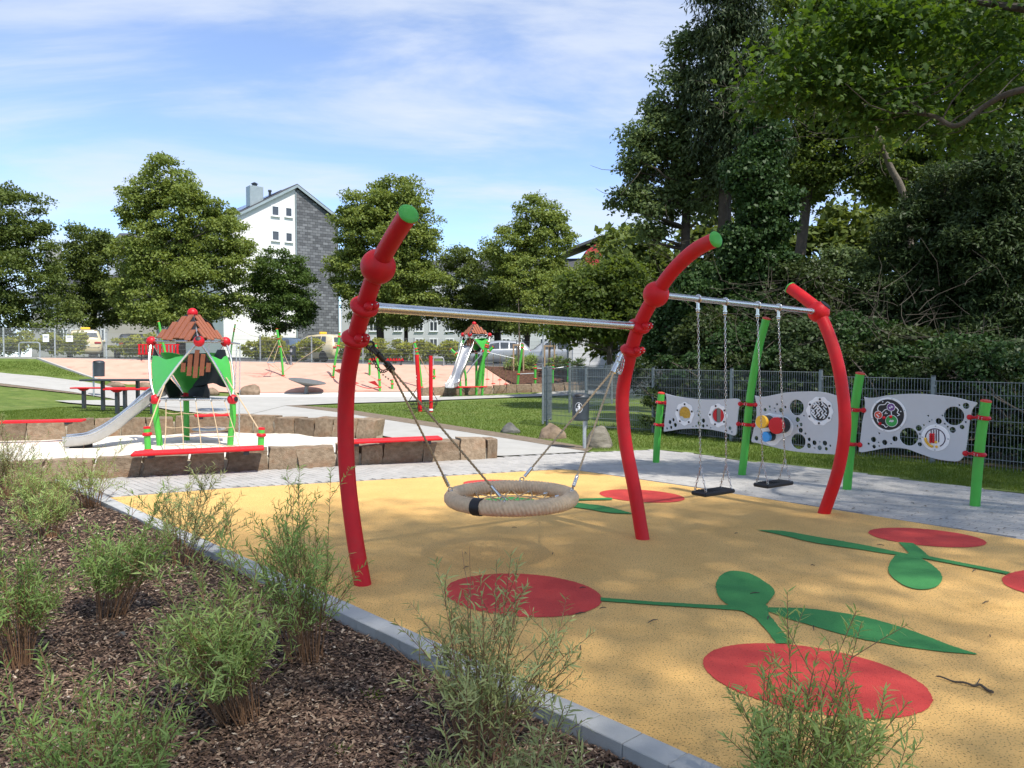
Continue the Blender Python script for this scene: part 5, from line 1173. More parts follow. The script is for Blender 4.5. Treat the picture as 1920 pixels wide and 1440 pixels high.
# red lattice bench seats by the street
for k, (x0, x1, y0, y1, lab) in enumerate(((258, 336, 646, 664, 'red lattice seating behind the roof of the near play tower'), (692, 757, 672, 676, 'red slatted bench at the street behind the slope posts'))):
    Y = 42.0 - .75; a, b = D(x0, y1, Y), D(x1, y0, Y); root = empty('lattice_bench', a, lab, 'bench', 'red benches by the street'); n = 12
    for i in range(n): x = a.x + (b.x - a.x) * (i + .5) / n; MB().box((x, Y, (a.z + b.z) / 2), ((b.x - a.x) / n * .55, .03, b.z - a.z), None, .003).build('slat', M['red_plastic'], root)
    for z in ((a.z, b.z) if k == 0 else (a.z,)): MB().box(((a.x + b.x) / 2, Y + .03, z), (b.x - a.x, .04, .05), None, .004).build('rail', M['red_plastic'], root)
    for s in (.08, .92): x = a.x + (b.x - a.x) * s; z0 = topz(x) if Y > 41.5 else terr(x, Y); MB().box((x, Y + .06, (z0 + a.z) / 2), (.06, .06, a.z - z0 + .05), None, .004).build('leg', M['anth'], root)
# ================================================================== VEGETATION
def unit(a): return a / np.maximum(np.linalg.norm(a, axis=-1, keepdims=True), 1e-9)
def leaf_quads(P, A, N, L, W):
    """folded diamond leaves: base, side, tip, side"""
    A = unit(A); S = unit(np.cross(A, N)); N2 = np.cross(S, A); L = L[:, None]; W = W[:, None]
    V = np.stack([P, P + A * L * .45 + S * W + N2 * W * .25, P + A * L - N2 * L * .08, P + A * L * .45 - S * W + N2 * W * .25], 1).reshape(-1, 3)
    return V, np.arange(len(P) * 4).reshape(-1, 4)
def maple_leaves(P, A, N, L):
    A = unit(A); S = unit(np.cross(A, N)); N2 = np.cross(S, A)
    sh = np.array([(0, 0), (.30, -.05), (.22, .16), (.52, .32), (.26, .46), (.22, .62), (0, 1.0), (-.22, .62), (-.26, .46), (-.52, .32), (-.22, .16), (-.30, -.05)])
    k = len(sh); V = P[:, None, :] + (A[:, None, :] * sh[None, :, 1, None] + S[:, None, :] * sh[None, :, 0, None] + N2[:, None, :] * (-.25 * np.abs(sh[None, :, 0, None]) - .12 * sh[None, :, 1, None] ** 2)) * L[:, None, None]
    c = (P + A * L[:, None] * .38)[:, None, :]; V = np.concatenate([V, c], 1).reshape(-1, 3); b = np.arange(len(P))[:, None] * (k + 1)
    F_ = np.concatenate([b + np.array([[i, (i + 1) % k, k]]) for i in range(k)]); return V, F_
def crown_points(lobes, ncl, per, cr, rg, shell=(.55, 1.0), flat=.62):
    """lobes: (centre, radii); returns leaf positions, outward dirs, clump centres"""
    vol = np.array([r[0] * r[1] * r[2] for c, r in lobes]) ** .75; cnt = np.maximum(1, (ncl * vol / vol.sum()).astype(int)); C = []
    for (c, r), k in zip(lobes, cnt):
        d = unit(rg.normal(size=(k, 3))); q = shell[0] + (shell[1] - shell[0]) * rg.random((k, 1)) ** .6; C.append(np.array(c) + d * q * np.array(r))
    C = np.concatenate(C); n = len(C); sz = cr * rg.uniform(.6, 1.35, (n, 1)); cid = np.repeat(np.arange(n), per)
    off = rg.normal(size=(n * per, 3)); off = unit(off) * rg.random((n * per, 1)) ** .45; off[:, 2] = np.where(rg.random(n * per) < .7, np.abs(off[:, 2]), off[:, 2]) * flat
    P = C[cid] + off * sz[cid]; return P, off, C
def limb(m, a, b, r0, r1, rg, bend=.12, n=5):
    a, b = np.array(a, float), np.array(b, float); L = np.linalg.norm(b - a); pts = []
    off = rg.normal(size=3) * bend * L; off[2] = abs(off[2]) * .3 - .05 * L
    for i in range(n + 1):
        t = i / n; pts.append(a + (b - a) * t + off * math.sin(math.pi * t) + rg.normal(size=3) * .012 * L * (0 < i < n))
    m.tube([tuple(p) for p in pts], np.linspace(r0, r1, n + 1), 6 if r0 < .1 else 10, cap=False); return pts
def lobe(px, py, rx, ry, Y, ratio=1.0):
    c = D(px, py, Y); k = Y / FPX; return ((c.x, c.y, c.z), (rx * k, rx * k * ratio, ry * k))
def make_tree(name, label, base, tr, top, lobes, leaf, lm, bark='bark', ncl=120, per=120, cr=.7, aspect=.38, seed=1, group=None, limbs=26, shell=(.5, 1.0), flat=.62, droop=.2, cat='tree', upright=.5, maple=False, twigs=0, trunkpath=None):
    rg = np.random.default_rng(seed); base = Vector(base); root = empty(name, base, label, cat, group)
    P, off, C = crown_points(lobes, ncl, per, cr, rg, shell, flat); n = len(P)
    A = unit(off + rg.normal(size=(n, 3)) * .8 - np.array([0, 0, droop])); N = unit(off * .9 + np.array([0, 0, upright]) + rg.normal(size=(n, 3)) * .42)
    L = leaf * rg.uniform(.65, 1.3, n)
    if maple: V, Fq = maple_leaves(P, A, N, L)
    else: V, Fq = leaf_quads(P, A, N, L, L * aspect)
    o = npmesh('crown', V, Fq, M[lm], root); tag(o, kind='stuff')
    if tr > 0:
        m = MB(); top = Vector(top); tp = trunkpath or [tuple(base - Vector((0, 0, .2))), tuple(base.lerp(top, .3) + Vector((rg.normal() * .1, rg.normal() * .1, 0))), tuple(base.lerp(top, .65) + Vector((rg.normal() * .15, rg.normal() * .15, 0))), tuple(top)]
        tpts = smoothpath(tp, 6); rs = np.linspace(tr, tr * .35, len(tpts)); rs[0] *= 1.35; rs[1] *= 1.15; m.tube(tpts, rs, 12)
        order = rg.permutation(len(C))[:limbs]
        for i in order:
            c = C[i]; zt = c[2] - .35 * np.linalg.norm(c[:2] - np.array(tpts[-1])[:2]); k = min(range(len(tpts)), key=lambda q: abs(tpts[q].z - zt)); k = max(k, int(len(tpts) * .35))
            pts = limb(m, tpts[k], c, max(.02, rs[k] * .38), .012, rg)
            for _ in range(twigs):
                j = int(rg.integers(2, len(pts))); limb(m, pts[j], pts[j] + rg.normal(size=3) * cr * 1.1, .012, .004, rg, n=3)
        m.build('trunk', M[bark], root)
    return root
GB = 'trees along the street behind the playground'
def tb(px, Y): x = D(px, 700, Y).x; return Vector((x, Y, topz(x)))
def bgtree(label, px, Y, lob, lm, top_py, tr, seed, leaf=.17, ncl=200, per=110, cr=.72, **kw):
    b = tb(px, Y); t = D(px + 2, top_py, Y); make_tree('street_tree', label, b, tr, t, [lobe(*q, Y) for q in lob], leaf, lm, 'bark', int(ncl * 1.15), int(per * 1.55), cr, seed=seed, group=GB, shell=(.5, 1.14), **kw)
bgtree('tall broad tree at the left edge of the picture', -10, 50, [(10, 400, 65, 60), (-60, 440, 90, 120), (45, 470, 45, 55), (20, 530, 80, 80), (70, 585, 60, 45), (-40, 600, 90, 60)], 'lime_dark', 400, .28, 41, ncl=300)
bgtree('dark green tree between the left edge tree and the big lime tree', 176, 58, [(165, 470, 45, 48), (195, 500, 50, 55), (150, 535, 40, 50), (205, 555, 50, 45), (170, 590, 50, 28)], 'lime_dark', 480, .30, 42, ncl=190)
bgtree('biggest lime tree with pointed crown left of the gabled house', 338, 52, [(313, 340, 34, 42), (262, 385, 32, 45), (330, 400, 58, 55), (410, 430, 40, 50), (425, 480, 42, 55), (262, 480, 40, 70), (320, 490, 60, 60), (390, 540, 64, 60), (275, 560, 52, 50), (335, 590, 70, 28)], 'lime', 350, .34, 43, ncl=430, per=120)
bgtree('small round hornbeam tree in front of the gabled house', 521, 56, [(522, 520, 50, 44), (500, 550, 42, 50), (550, 555, 40, 48), (525, 590, 58, 30)], 'hornbeam', 500, .17, 44, leaf=.15, ncl=190, cr=.62, upright=.3, droop=-.2)
bgtree('lime tree right behind the tallest red swing post', 716, 54, [(690, 390, 38, 45), (745, 378, 44, 38), (650, 440, 30, 45), (720, 440, 70, 60), (798, 440, 30, 55), (665, 510, 42, 60), (740, 520, 62, 55), (800, 540, 34, 45), (720, 580, 70, 30)], 'lime', 370, .3, 45, ncl=380, per=120)
bgtree('second trunk lime tree standing behind the crossbar', 760, 60, [(765, 520, 50, 50), (770, 580, 55, 30)], 'lime_dark', 520, .2, 46, ncl=80)
bgtree('dark tree above the far play tower', 933, 60, [(865, 515, 40, 46), (915, 535, 55, 50), (870, 580, 50, 40), (950, 580, 45, 40), (905, 600, 60, 28)], 'lime_dark', 500, .33, 47, ncl=190)
bgtree('tall pale lime tree right of the far play tower', 985, 56, [(1005, 415, 38, 44), (960, 465, 42, 40), (1035, 460, 40, 50), (985, 520, 60, 50), (1050, 540, 50, 50), (1000, 590, 60, 38)], 'lime', 400, .24, 48, ncl=300)
bgtree('pale distant tree beside the red gable', 1190, 60, [(1185, 470, 55, 40), (1150, 510, 60, 40), (1215, 520, 50, 50)], 'lime', 470, .2, 49, ncl=140)
make_tree('hedge_tree', 'dark bushy trees beside the mesh fence left of the wood', Vector((4.4, 33, .2)), .16, D(1130, 520, 33), [lobe(*q, 33) for q in ((1095, 535, 36, 36), (1165, 535, 46, 46), (1090, 580, 50, 45), (1150, 600, 60, 45), (1220, 590, 50, 60), (1060, 620, 40, 25))], .17, 'wood_leaf', 'bark', 220, 110, .55, seed=50, twigs=2, group='trees of the dark wood')
# ---- young staked trees by the street
for k, (px, Y, lab) in enumerate(((972, 40.6, 'young tree held by three wooden stakes left of the metal pole'), (1030, 40.9, 'young tree held by three wooden stakes right of the metal pole'))):
    b = Vector((D(px, 700, Y).x, Y, terr(D(px, 700, Y).x, Y))); root = empty('young_tree', b, lab, 'tree', 'young staked trees'); t = D(px, 560, Y)
    MB().tube([b, b.lerp(t, .5) + Vector((.05, 0, 0)), t], [.045, .04, .02], 8).build('trunk', M['bark_pale'], root)
    M.setdefault('stake', mat('wooden_stake', (.36, .26, .16), .8, var=.15)); zt = D(px, 645 + 2 * k, Y).z
    for dx, dy in ((-.26, -.1), (.26, -.1), (.0, .25)): MB().tube([b + Vector((dx, dy, -.1)), Vector((b.x + dx, b.y + dy, zt))], .045, 8).build('stake', M['stake'], root)
    MB().box((b.x, b.y - .1, zt - .06), (.62, .04, .07), None, .01).build('stake_rail', M['stake'], root)
    P, off, C = crown_points([lobe(px, 560, 28, 50, Y)], 14, 60, .35, np.random.default_rng(60 + k)); V_, F_ = leaf_quads(P, off + rng.normal(size=P.shape) * .6, off + np.array([0, 0, .8]), np.full(len(P), .13), np.full(len(P), .05)); tag(npmesh('crown', V_, F_, M['lime'], root), kind='stuff')
q = Vector((D(1018, 700, 40.3).x, 40.3, 1.0)); tag(MB().tube([q, Vector((q.x, q.y, D(1018, 627, 40.3).z))], .045, 10).build('metal_pole', M['galv'], org=q), 'thin metal pole between the two young staked trees', 'pole')
# ---- street hedge: separate clipped shrubs
hs = [(-30, 34), (35, 34), (95, 26), (140, 22), (235, 28), (275, 24), (480, 30), (512, 22), (575, 30), (655, 24), (700, 26), (745, 26), (790, 30), (835, 26)]
hl = ['yellow-green hedge shrub at the left end of the street fence', 'yellow-green hedge shrub behind the left bicycle hoop', 'yellow-green hedge shrub under the first paper notice', 'yellow-green hedge shrub in front of the left taxi', 'yellow-green hedge shrub just right of the left taxi', 'yellow-green hedge shrub behind the near play tower roof', 'yellow-green hedge shrub right of the near play tower', 'yellow-green hedge shrub behind the first leaning slope post', 'yellow-green hedge shrub in front of the right taxi', 'yellow-green hedge shrub behind the tallest red swing post', 'yellow-green hedge shrub right of the tallest red swing post', 'yellow-green hedge shrub behind the dark rope beads', 'yellow-green hedge shrub behind the two red posts', 'yellow-green hedge shrub left of the far tower slide']
for k, ((px, rx), lab) in enumerate(zip(hs, hl)):
    Y = 42.7; x = D(px, 660, Y).x; w_ = rx * Y / FPX * 1.1; z = topz(x)
    make_tree('hedge_shrub', lab, Vector((x, Y, z)), .02, Vector((x, Y, z + .6)), [((x, Y, z + .68), (w_, .38, .5)), ((x + w_ * .3, Y, z + 1.05), (w_ * .5, .3, .3))], .13, 'hedge_leaf', 'bark', 34, 75, .25, .4, 70 + k, 'hedge shrubs along the street fence', limbs=8, cat='shrub')
# low herbs on the bank right
for k, px in enumerate((965, 990, 1045, 1075)):
    Y = 41.0; x = D(px, 700, Y).x; z = terr(x, Y); make_tree('bank_shrub', ['grey-green bank shrub at the foot of the left staked tree', 'grey-green bank shrub left of the metal pole', 'grey-green bank shrub right of the right staked tree', 'grey-green bank shrub behind the mesh gate'][k], Vector((x, Y, z)), .015, Vector((x, Y, z + .4)), [((x, Y, z + .35), (.55, .5, .38))], .11, 'willow', 'twig', 22, 45, .22, .2, 90 + k, 'shrubs on the planted bank', limbs=8, cat='shrub')

# ================================================================== THE DARK WOOD (right)
GW = 'trees of the dark wood'
make_tree('poplar_tree', 'loose-leaved tree on the left edge of the dark wood against the sky', Vector((5.4, 24, 0)), .22, D(1280, 120, 24), [lobe(*q, 24, .8) for q in ((1195, 300, 42, 70), (1180, 380, 36, 40), (1260, 190, 48, 75), (1240, 290, 60, 90), (1230, 400, 55, 60), (1300, 330, 60, 110), (1290, 110, 40, 70))], .11, 'birch_leaf', 'bark', 270, 105, .42, seed=101, twigs=3, group=GW, shell=(.3, 1), limbs=60)
make_tree('spruce_tree', 'tall dark spruce rising behind the swing with hanging branches', Vector((6.3, 23, 0)), .28, D(1370, -120, 23), [lobe(*q, 23, 1) for q in ((1370, -60, 50, 60), (1370, 20, 60, 60), (1380, 100, 72, 70), (1370, 190, 80, 80), (1385, 280, 85, 80))], .17, 'spruce', 'bark', 320, 130, .5, .13, seed=102, group=GW, flat=1.0, droop=1.6, limbs=60)
ivb = Vector((D(1440, 700, 20).x, 20, 0))
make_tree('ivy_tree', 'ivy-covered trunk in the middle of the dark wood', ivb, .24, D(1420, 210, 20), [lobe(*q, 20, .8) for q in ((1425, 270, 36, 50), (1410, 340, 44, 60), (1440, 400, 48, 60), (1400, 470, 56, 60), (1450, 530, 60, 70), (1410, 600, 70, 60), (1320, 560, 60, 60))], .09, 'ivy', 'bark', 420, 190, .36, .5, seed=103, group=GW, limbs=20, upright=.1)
make_tree('wood_tree', 'sunlit deciduous tree behind the spruce at the top of the wood', Vector((11, 31, 0)), .3, D(1540, 60, 31), [lobe(*q, 31, .9) for q in ((1480, 60, 70, 80), (1560, 120, 90, 90), (1620, 20, 90, 80), (1600, 230, 90, 80), (1500, 230, 70, 80), (1540, 330, 80, 70))], .145, 'wood_leaf', 'bark', 360, 170, .7, seed=104, twigs=2, group=GW, shell=(.3, 1), limbs=50)
make_tree('wood_tree', 'sunlit deciduous tree at the far right top of the wood', Vector((17, 30, 0)), .3, D(1780, 0, 30), [lobe(*q, 30, .9) for q in ((1720, 60, 90, 90), (1840, 60, 100, 100), (1760, 190, 90, 80), (1890, 220, 80, 100), (1680, 200, 70, 70), (1680, 330, 80, 70), (1810, 320, 80, 70))], .145, 'wood_leaf', 'bark', 400, 170, .7, seed=105, twigs=2, group=GW, shell=(.3, 1), limbs=50)
make_tree('bare_trunk', 'leaning bare mossy trunk in the gap of the wood', Vector((D(1700, 700, 23).x, 23, 0)), .13, D(1625, 200, 23), [lobe(1600, 180, 60, 40, 23), lobe(1640, 260, 50, 30, 23)], .12, 'wood_leaf', 'bark_pale', 30, 60, .4, seed=106, group=GW, limbs=12, twigs=3, trunkpath=[tuple(D(1720, 700, 23)), tuple(D(1700, 400, 23)), tuple(D(1668, 310, 23)), tuple(D(1640, 240, 23)), tuple(D(1620, 195, 23))])
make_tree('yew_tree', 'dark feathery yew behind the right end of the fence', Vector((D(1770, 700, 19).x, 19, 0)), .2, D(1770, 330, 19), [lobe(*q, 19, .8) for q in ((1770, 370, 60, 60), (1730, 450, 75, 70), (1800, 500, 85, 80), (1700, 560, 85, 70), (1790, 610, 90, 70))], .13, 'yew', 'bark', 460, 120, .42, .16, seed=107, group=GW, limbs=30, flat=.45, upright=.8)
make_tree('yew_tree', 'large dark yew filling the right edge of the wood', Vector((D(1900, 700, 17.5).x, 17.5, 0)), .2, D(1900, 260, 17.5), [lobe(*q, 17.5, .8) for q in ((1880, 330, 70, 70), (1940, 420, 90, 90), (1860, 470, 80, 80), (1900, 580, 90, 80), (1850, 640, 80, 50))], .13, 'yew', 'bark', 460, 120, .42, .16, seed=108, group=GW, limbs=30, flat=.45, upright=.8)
us = [(1265, 600, 45, 70, 20.5, 'ivy', 'dark evergreen shrub behind the middle red swing post'), (1330, 640, 55, 50, 19, 'wood_leaf', 'leafy shrub behind the fence below the crossbar chains'), (1400, 660, 60, 45, 18, 'ivy', 'dark shrub behind the fence at the tall green post'), (1500, 560, 60, 70, 19.5, 'wood_leaf', 'twiggy shrub behind the second flat swing'), (1500, 650, 65, 50, 17.2, 'yew', 'low dark shrub behind the middle grey board'), (1590, 540, 60, 80, 20, 'birch_leaf', 'pale leaved shrub behind the far red swing post'), (1600, 650, 65, 55, 17, 'ivy', 'low evergreen shrub behind the far red swing post'), (1690, 665, 65, 45, 16, 'wood_leaf', 'brownish twiggy shrub behind the right grey board'), (1800, 680, 75, 40, 15, 'ivy', 'low dark shrub behind the last green post'), (1900, 690, 80, 40, 14.5, 'yew', 'low dark shrub at the right end of the fence')]
for k, (px, py, rx, ry, Y, lm, lab) in enumerate(us):
    c = D(px, py, Y); make_tree('wood_shrub', lab, Vector((c.x, Y, 0)), .05, Vector((c.x, Y, c.z)), [lobe(px, py, rx, ry, Y), lobe(px - rx * .4, py + ry * .6, rx * .8, ry * .6, Y), lobe(px + rx * .4, py + ry * .5, rx * .8, ry * .6, Y)], .085, {'wood_leaf': 'shaded_leaf'}.get(lm, lm), 'deadtwig', 170, 150, .34, .42, 120 + k, 'shrubs under the dark wood', limbs=30, cat='shrub', twigs=3)
lowb = [(1250, 780, 17.6, 'wood_leaf', 'low bramble behind the fence left of the first grey board'), (1330, 785, 17.0, 'ivy', 'low ivy clump behind the left grey board'), (1410, 790, 16.2, 'wood_leaf', 'low bramble behind the tall green post'), (1490, 800, 15.6, 'ivy', 'low ivy clump behind the middle grey board'), (1570, 800, 15.0, 'yew', 'low dark undergrowth behind the curved far red post'), (1650, 805, 14.4, 'wood_leaf', 'low bramble behind the right grey board'), (1730, 810, 13.8, 'ivy', 'low ivy clump behind the fence post at the right grey board'), (1810, 815, 13.3, 'yew', 'low dark undergrowth behind the last green post'), (1890, 820, 12.8, 'wood_leaf', 'low bramble at the right picture edge behind the fence'), (1960, 830, 12.4, 'ivy', 'low ivy clump cut by the right picture edge')]
for k, (px, py, Y, lm, lab) in enumerate(lowb):
    x = D(px, py, Y).x; make_tree('undergrowth', lab, Vector((x, Y, 0)), .02, Vector((x, Y, .7)), [((x, Y, .45), (.62, .5, .45)), ((x + .3, Y + .5, .95), (.7, .5, .5)), ((x - .2, Y + .9, 1.3), (.7, .5, .6))], .07, {'wood_leaf': 'shaded_leaf'}.get(lm, lm), 'deadtwig', 65, 130, .24, .42, 180 + k, 'undergrowth behind the fence', limbs=16, cat='shrub', twigs=2)
# deep background of the wood
bgw = []
for px in range(1150, 2060, 75): bgw += [lobe(px, 600 + (px * 7 % 50), 62, 70, 38), lobe(px + 30, 470 + (px * 13 % 70), 62, 80, 40)]
for px in range(1330, 2060, 85): bgw += [lobe(px, 330 + (px * 11 % 80), 55, 80, 42)]
P, off, C = crown_points(bgw, 520, 90, 1.0, np.random.default_rng(140), (.1, 1)); A = unit(off + rng.normal(size=P.shape) * .7); V_, F_ = leaf_quads(P, A, off + np.array([0, 0, .5]), rng.uniform(.25, .5, len(P)), rng.uniform(.1, .18, len(P)))
tag(npmesh('far_wood', V_, F_, M['lime_dark']), 'dense dark far part of the wood behind the fence', 'woodland', kind='stuff')
# dead branch tangles
rg = np.random.default_rng(150); db = MB()
for px, py, Y, n in ((1470, 560, 18.5, 30), (1500, 640, 16.8, 40), (1380, 600, 18.4, 25), (1620, 620, 16.8, 25), (1700, 640, 15.6, 30), (1780, 640, 15, 25), (1420, 170, 19.5, 35), (1480, 220, 19.5, 25), (1290, 480, 22, 25)):
    c = D(px, py, Y)
    for _ in range(n):
        a = np.array(c) + rg.normal(size=3) * np.array([.5, .25, .45]); limb(db, a, a + np.array([rg.normal() * .7, rg.normal() * .3, abs(rg.normal()) * .6 - .1]), .0065, .002, rg, .15, 4)
tag(db.build('dead_branches', M['deadtwig']), 'tangle of bare dead branches along the edge of the wood', 'branches', kind='stuff')
# ---- the maple that overhangs the playground (its trunk stands right of the picture)
mroot_base = Vector((10.6, 5.2, 0)); mp_path = [tuple(mroot_base), (10.5, 5.2, 2.2), (10.1, 5.3, 4.6), (9.4, 5.0, 7.5), (9.0, 4.8, 9.5)]
br = [D(2060, 150, 7.4), D(1960, 160, 8.4), D(1890, 176, 8.7), D(1845, 200, 8.9), D(1793, 236, 9.0), D(1752, 218, 9.15), D(1705, 210, 9.3), D(1650, 190, 9.6), D(1580, 170, 9.9), D(1480, 150, 10.2)]
mv = [lobe(*q, 9.6, .9) for q in ((1490, 130, 75, 85), (1590, 60, 85, 60), (1590, 170, 80, 60), (1700, 80, 90, 70), (1700, 190, 75, 48), (1840, 60, 90, 70), (1870, 150, 80, 40), (1430, 170, 45, 50), (1640, 240, 60, 40), (1800, 250, 60, 30), (1890, 250, 40, 40))]
mtree = make_tree('maple_tree', 'maple with big lobed leaves and a bent branch overhanging at top right', mroot_base, .26, Vector((9.0, 4.8, 9.5)), mv, .09, 'maple', 'bark', 230, 32, .5, seed=160, group='maples over the playground', limbs=0, maple=True, trunkpath=mp_path, flat=.5, upright=1.2, droop=.6, shell=(.2, 1))
m = MB(); bp_ = smoothpath([Vector((9.9, 5.3, 5.2))] + br, 6); m.tube(bp_, np.linspace(.05, .007, len(bp_)), 10); rg = np.random.default_rng(161)
for i in range(24, len(bp_), 2):
    limb(m, bp_[i], np.array(bp_[i]) + np.array([rg.normal() * .5 - .15, rg.normal() * .4, rg.normal() * .4 + .12]), .010, .003, rg, n=4)
b2 = smoothpath([Vector((9.6, 5.2, 6.6)), D(2050, -40, 8.2), D(1960, 12, 8.8), D(1860, 8, 9.2), D(1760, -15, 9.6)], 5); m.tube(b2, np.linspace(.1, .02, len(b2)), 8)
m.build('bent_branch', M['bark'], mtree)
def shade_crown(root, lobes, n, seed, leaf=.2, cr_=.8):  # crown leaves out of view, added overhead to shade the playground
    rg = np.random.default_rng(seed); P, off, C = crown_points(lobes, n // 30, 30, cr_, rg, (.2, 1)); A = unit(off + rg.normal(size=P.shape) * .8); V_, F_ = leaf_quads(P, A, off * .4 + np.array([0, 0, 1.0]) + rg.normal(size=P.shape) * .4, leaf * rg.uniform(.7, 1.2, len(P)), leaf * .42 * rg.uniform(.8, 1.2, len(P)))
    tag(npmesh('shading_crown', V_, F_, M['maple'], root), kind='stuff')
SHADE_N = (11000, 18000)
shade_crown(mtree, [((12.5, 2.5, 13.0), (3.6, 3.6, 2.4)), ((14.5, 5.0, 12.5), (3.4, 3.4, 2.4)), ((10.5, -.5, 13.0), (3.4, 3.4, 2.4)), ((10.6, 5.0, 10.5), (2.6, 2.6, 1.8))], SHADE_N[0], 162, .13)
m2b = Vector((6.6, -6.2, 0))  # second maple, unseen, added to cast shade on the foreground
mt2 = make_tree('maple_tree', 'unseen maple added behind the camera to shade the orange surface', m2b, .30, Vector((6.2, -5.6, 12)), [((6, -5, 13.0), (3, 3, 1.5))], .16, 'maple', 'bark_pale', 40, 14, .42, seed=163, group='maples over the playground', limbs=24, maple=True)
shade_crown(mt2, [((8.0, -3.2, 13.4), (3.4, 3.4, 2.2)), ((3.6, -4.2, 13.2), (3.4, 3.4, 2.0)), ((6.0, -6.0, 13.4), (3.4, 3.2, 2.2)), ((5.4, -1.4, 13.6), (3.4, 3.0, 2.0)), ((5.6, .9, 13.2), (3.2, 2.6, 2)), ((8.6, 1.6, 13), (3, 2.6, 2)), ((2.6, -6.8, 13.2), (3, 3, 2))], SHADE_N[1], 164, .13)

shade_crown(mt2, [((5.6, .4, 12.6), (2.4, 2.2, 1.2)), ((8.4, 1.9, 12.6), (1.8, 1.6, 1.0))], 8000, 165, .13, 1.0)  # denser unseen leaves added to shade the nest swing and flat seats
shade_crown(mtree, [((11.4, 6.4, 12.6), (3.6, 3.0, 1.8)), ((13.5, 3.5, 12.6), (2.5, 2.5, 1.6))], 4000, 166, .13)

# ================================================================== WILLOW SHRUBS IN THE MULCH BED
def willow(label, bpx, bpy, top, halfw, seed, dens=1.0, z=None, leafL=.047):
    b = G(bpx, bpy, -.02); b.z = bedz(b.x, b.y); k = b.y / FPX; H = (bpy - top) * k * 1.04; Wd = halfw * k * 1.18
    rg = np.random.default_rng(seed); leafL = leafL * rg.uniform(.85, 1.12); root = empty('willow_shrub', b, label, 'shrub', 'young willow shrubs in the mulch bed'); m = MB(); LP = []; LA = []; LN = []
    n = int(rg.uniform(44, 60) * dens); skew = np.array([rg.normal() * .16 * Wd, rg.normal() * .1 * Wd]); bare = rg.uniform(.40, .55); gap = rg.uniform(.0078, .0115); sx = rg.uniform(.85, 1.15)
    for i in range(n):
        a = rg.uniform(0, 6.283); q = rg.random() ** .45; lean = q * Wd * rg.uniform(.6, 1.2) * sx; hh = H * rg.uniform(.5, .95) * (1.0 - .34 * q * q)
        if i < 5: hh = H * rg.uniform(.95, 1.12); lean *= .8
        ca, sa = math.cos(a), math.sin(a)
        bs = np.array(b) + np.array([ca, sa, 0]) * q * Wd * .26; e_ = np.array(b) + np.array([ca * lean + skew[0], sa * lean + skew[1], hh])
        mid = bs * .52 + e_ * .48 + np.array([ca, sa, 0]) * lean * rg.uniform(-.2, .0) + np.array([0, 0, .05 * H]); pts = smoothpath([Vector(bs), Vector(mid) + Vector(rg.normal(size=3) * .016), Vector(e_) + Vector(rg.normal(size=3) * .01)], 5)
        m.tube(pts, np.linspace(.0032, .0011, len(pts)), 5, cap=False)
        stems = [pts]; dead = rg.random() < .12
        for _ in range(int(rg.integers(1, 5))):
            j = int(rg.integers(3, 9)); p = pts[j]; d = Vector((rg.normal() * .55 + ca * .35, rg.normal() * .55 + sa * .35, 1.0)).normalized() * (H * rg.uniform(.14, .36)); s2 = [p, p + d * .5 + Vector((ca * .008, sa * .008, .008)), p + d]; m.tube(s2, [.002, .0016, .001], 4, cap=False)
            if not dead: stems.append(smoothpath(s2, 3))
        if dead: stems = []
        for si, st in enumerate(stems):
            lo_ = bare * rg.uniform(.8, 1.2) if si == 0 else 0.1; L_ = sum((st[j + 1] - st[j]).length for j in range(len(st) - 1)); cnt = max(2, int(L_ * (1 - lo_) / gap))
            for c in range(cnt):
                t = lo_ + (1 - lo_) * (c + rg.random()) / cnt; f = t * (len(st) - 1); j = min(int(f), len(st) - 2); p = st[j].lerp(st[j + 1], f - j); ax = (st[j + 1] - st[j]).normalized()
                az = c * 2.4 + rg.normal() * .5; x, y, _ = frame(ax); sd = x * math.cos(az) + y * math.sin(az); LP.append(p); LA.append(ax * rg.uniform(.3, 1.0) + sd * rg.uniform(.5, 1.1)); LN.append(ax * .8 - sd * .5 + Vector(rg.normal(size=3) * .45) + Vector((0, 0, .4)))
    m.build('stems', M['twig'], root, sm=60, kind='stuff')
    P, A, N = np.array(LP), unit(np.array(LA)), unit(np.array(LN)); nL = len(P); L = leafL * rg.uniform(.45, 1.35, nL); W = L * rg.uniform(.055, .085, nL); S_ = unit(np.cross(A, N)); N2 = np.cross(S_, A); cv = rg.uniform(.02, .28, nL)[:, None]; L = L[:, None]; W = W[:, None]
    V = np.stack([P, P + A * L * .3 + S_ * W, P + A * L * .3 - S_ * W, P + A * L * .68 + S_ * W * .8 - N2 * L * cv * .4, P + A * L * .68 - S_ * W * .8 - N2 * L * cv * .4, P + A * L - N2 * L * cv], 1).reshape(-1, 3)
    bI = np.arange(nL)[:, None] * 6
    tri = np.concatenate([bI + np.array([[0, 1, 2]]), bI + np.array([[1, 3, 2]]), bI + np.array([[2, 3, 4]]), bI + np.array([[3, 5, 4]])])
    tag(npmesh('leaves', V, tri, M[('willow', 'willow2', 'willow3')[seed % 3]], root), kind='stuff')
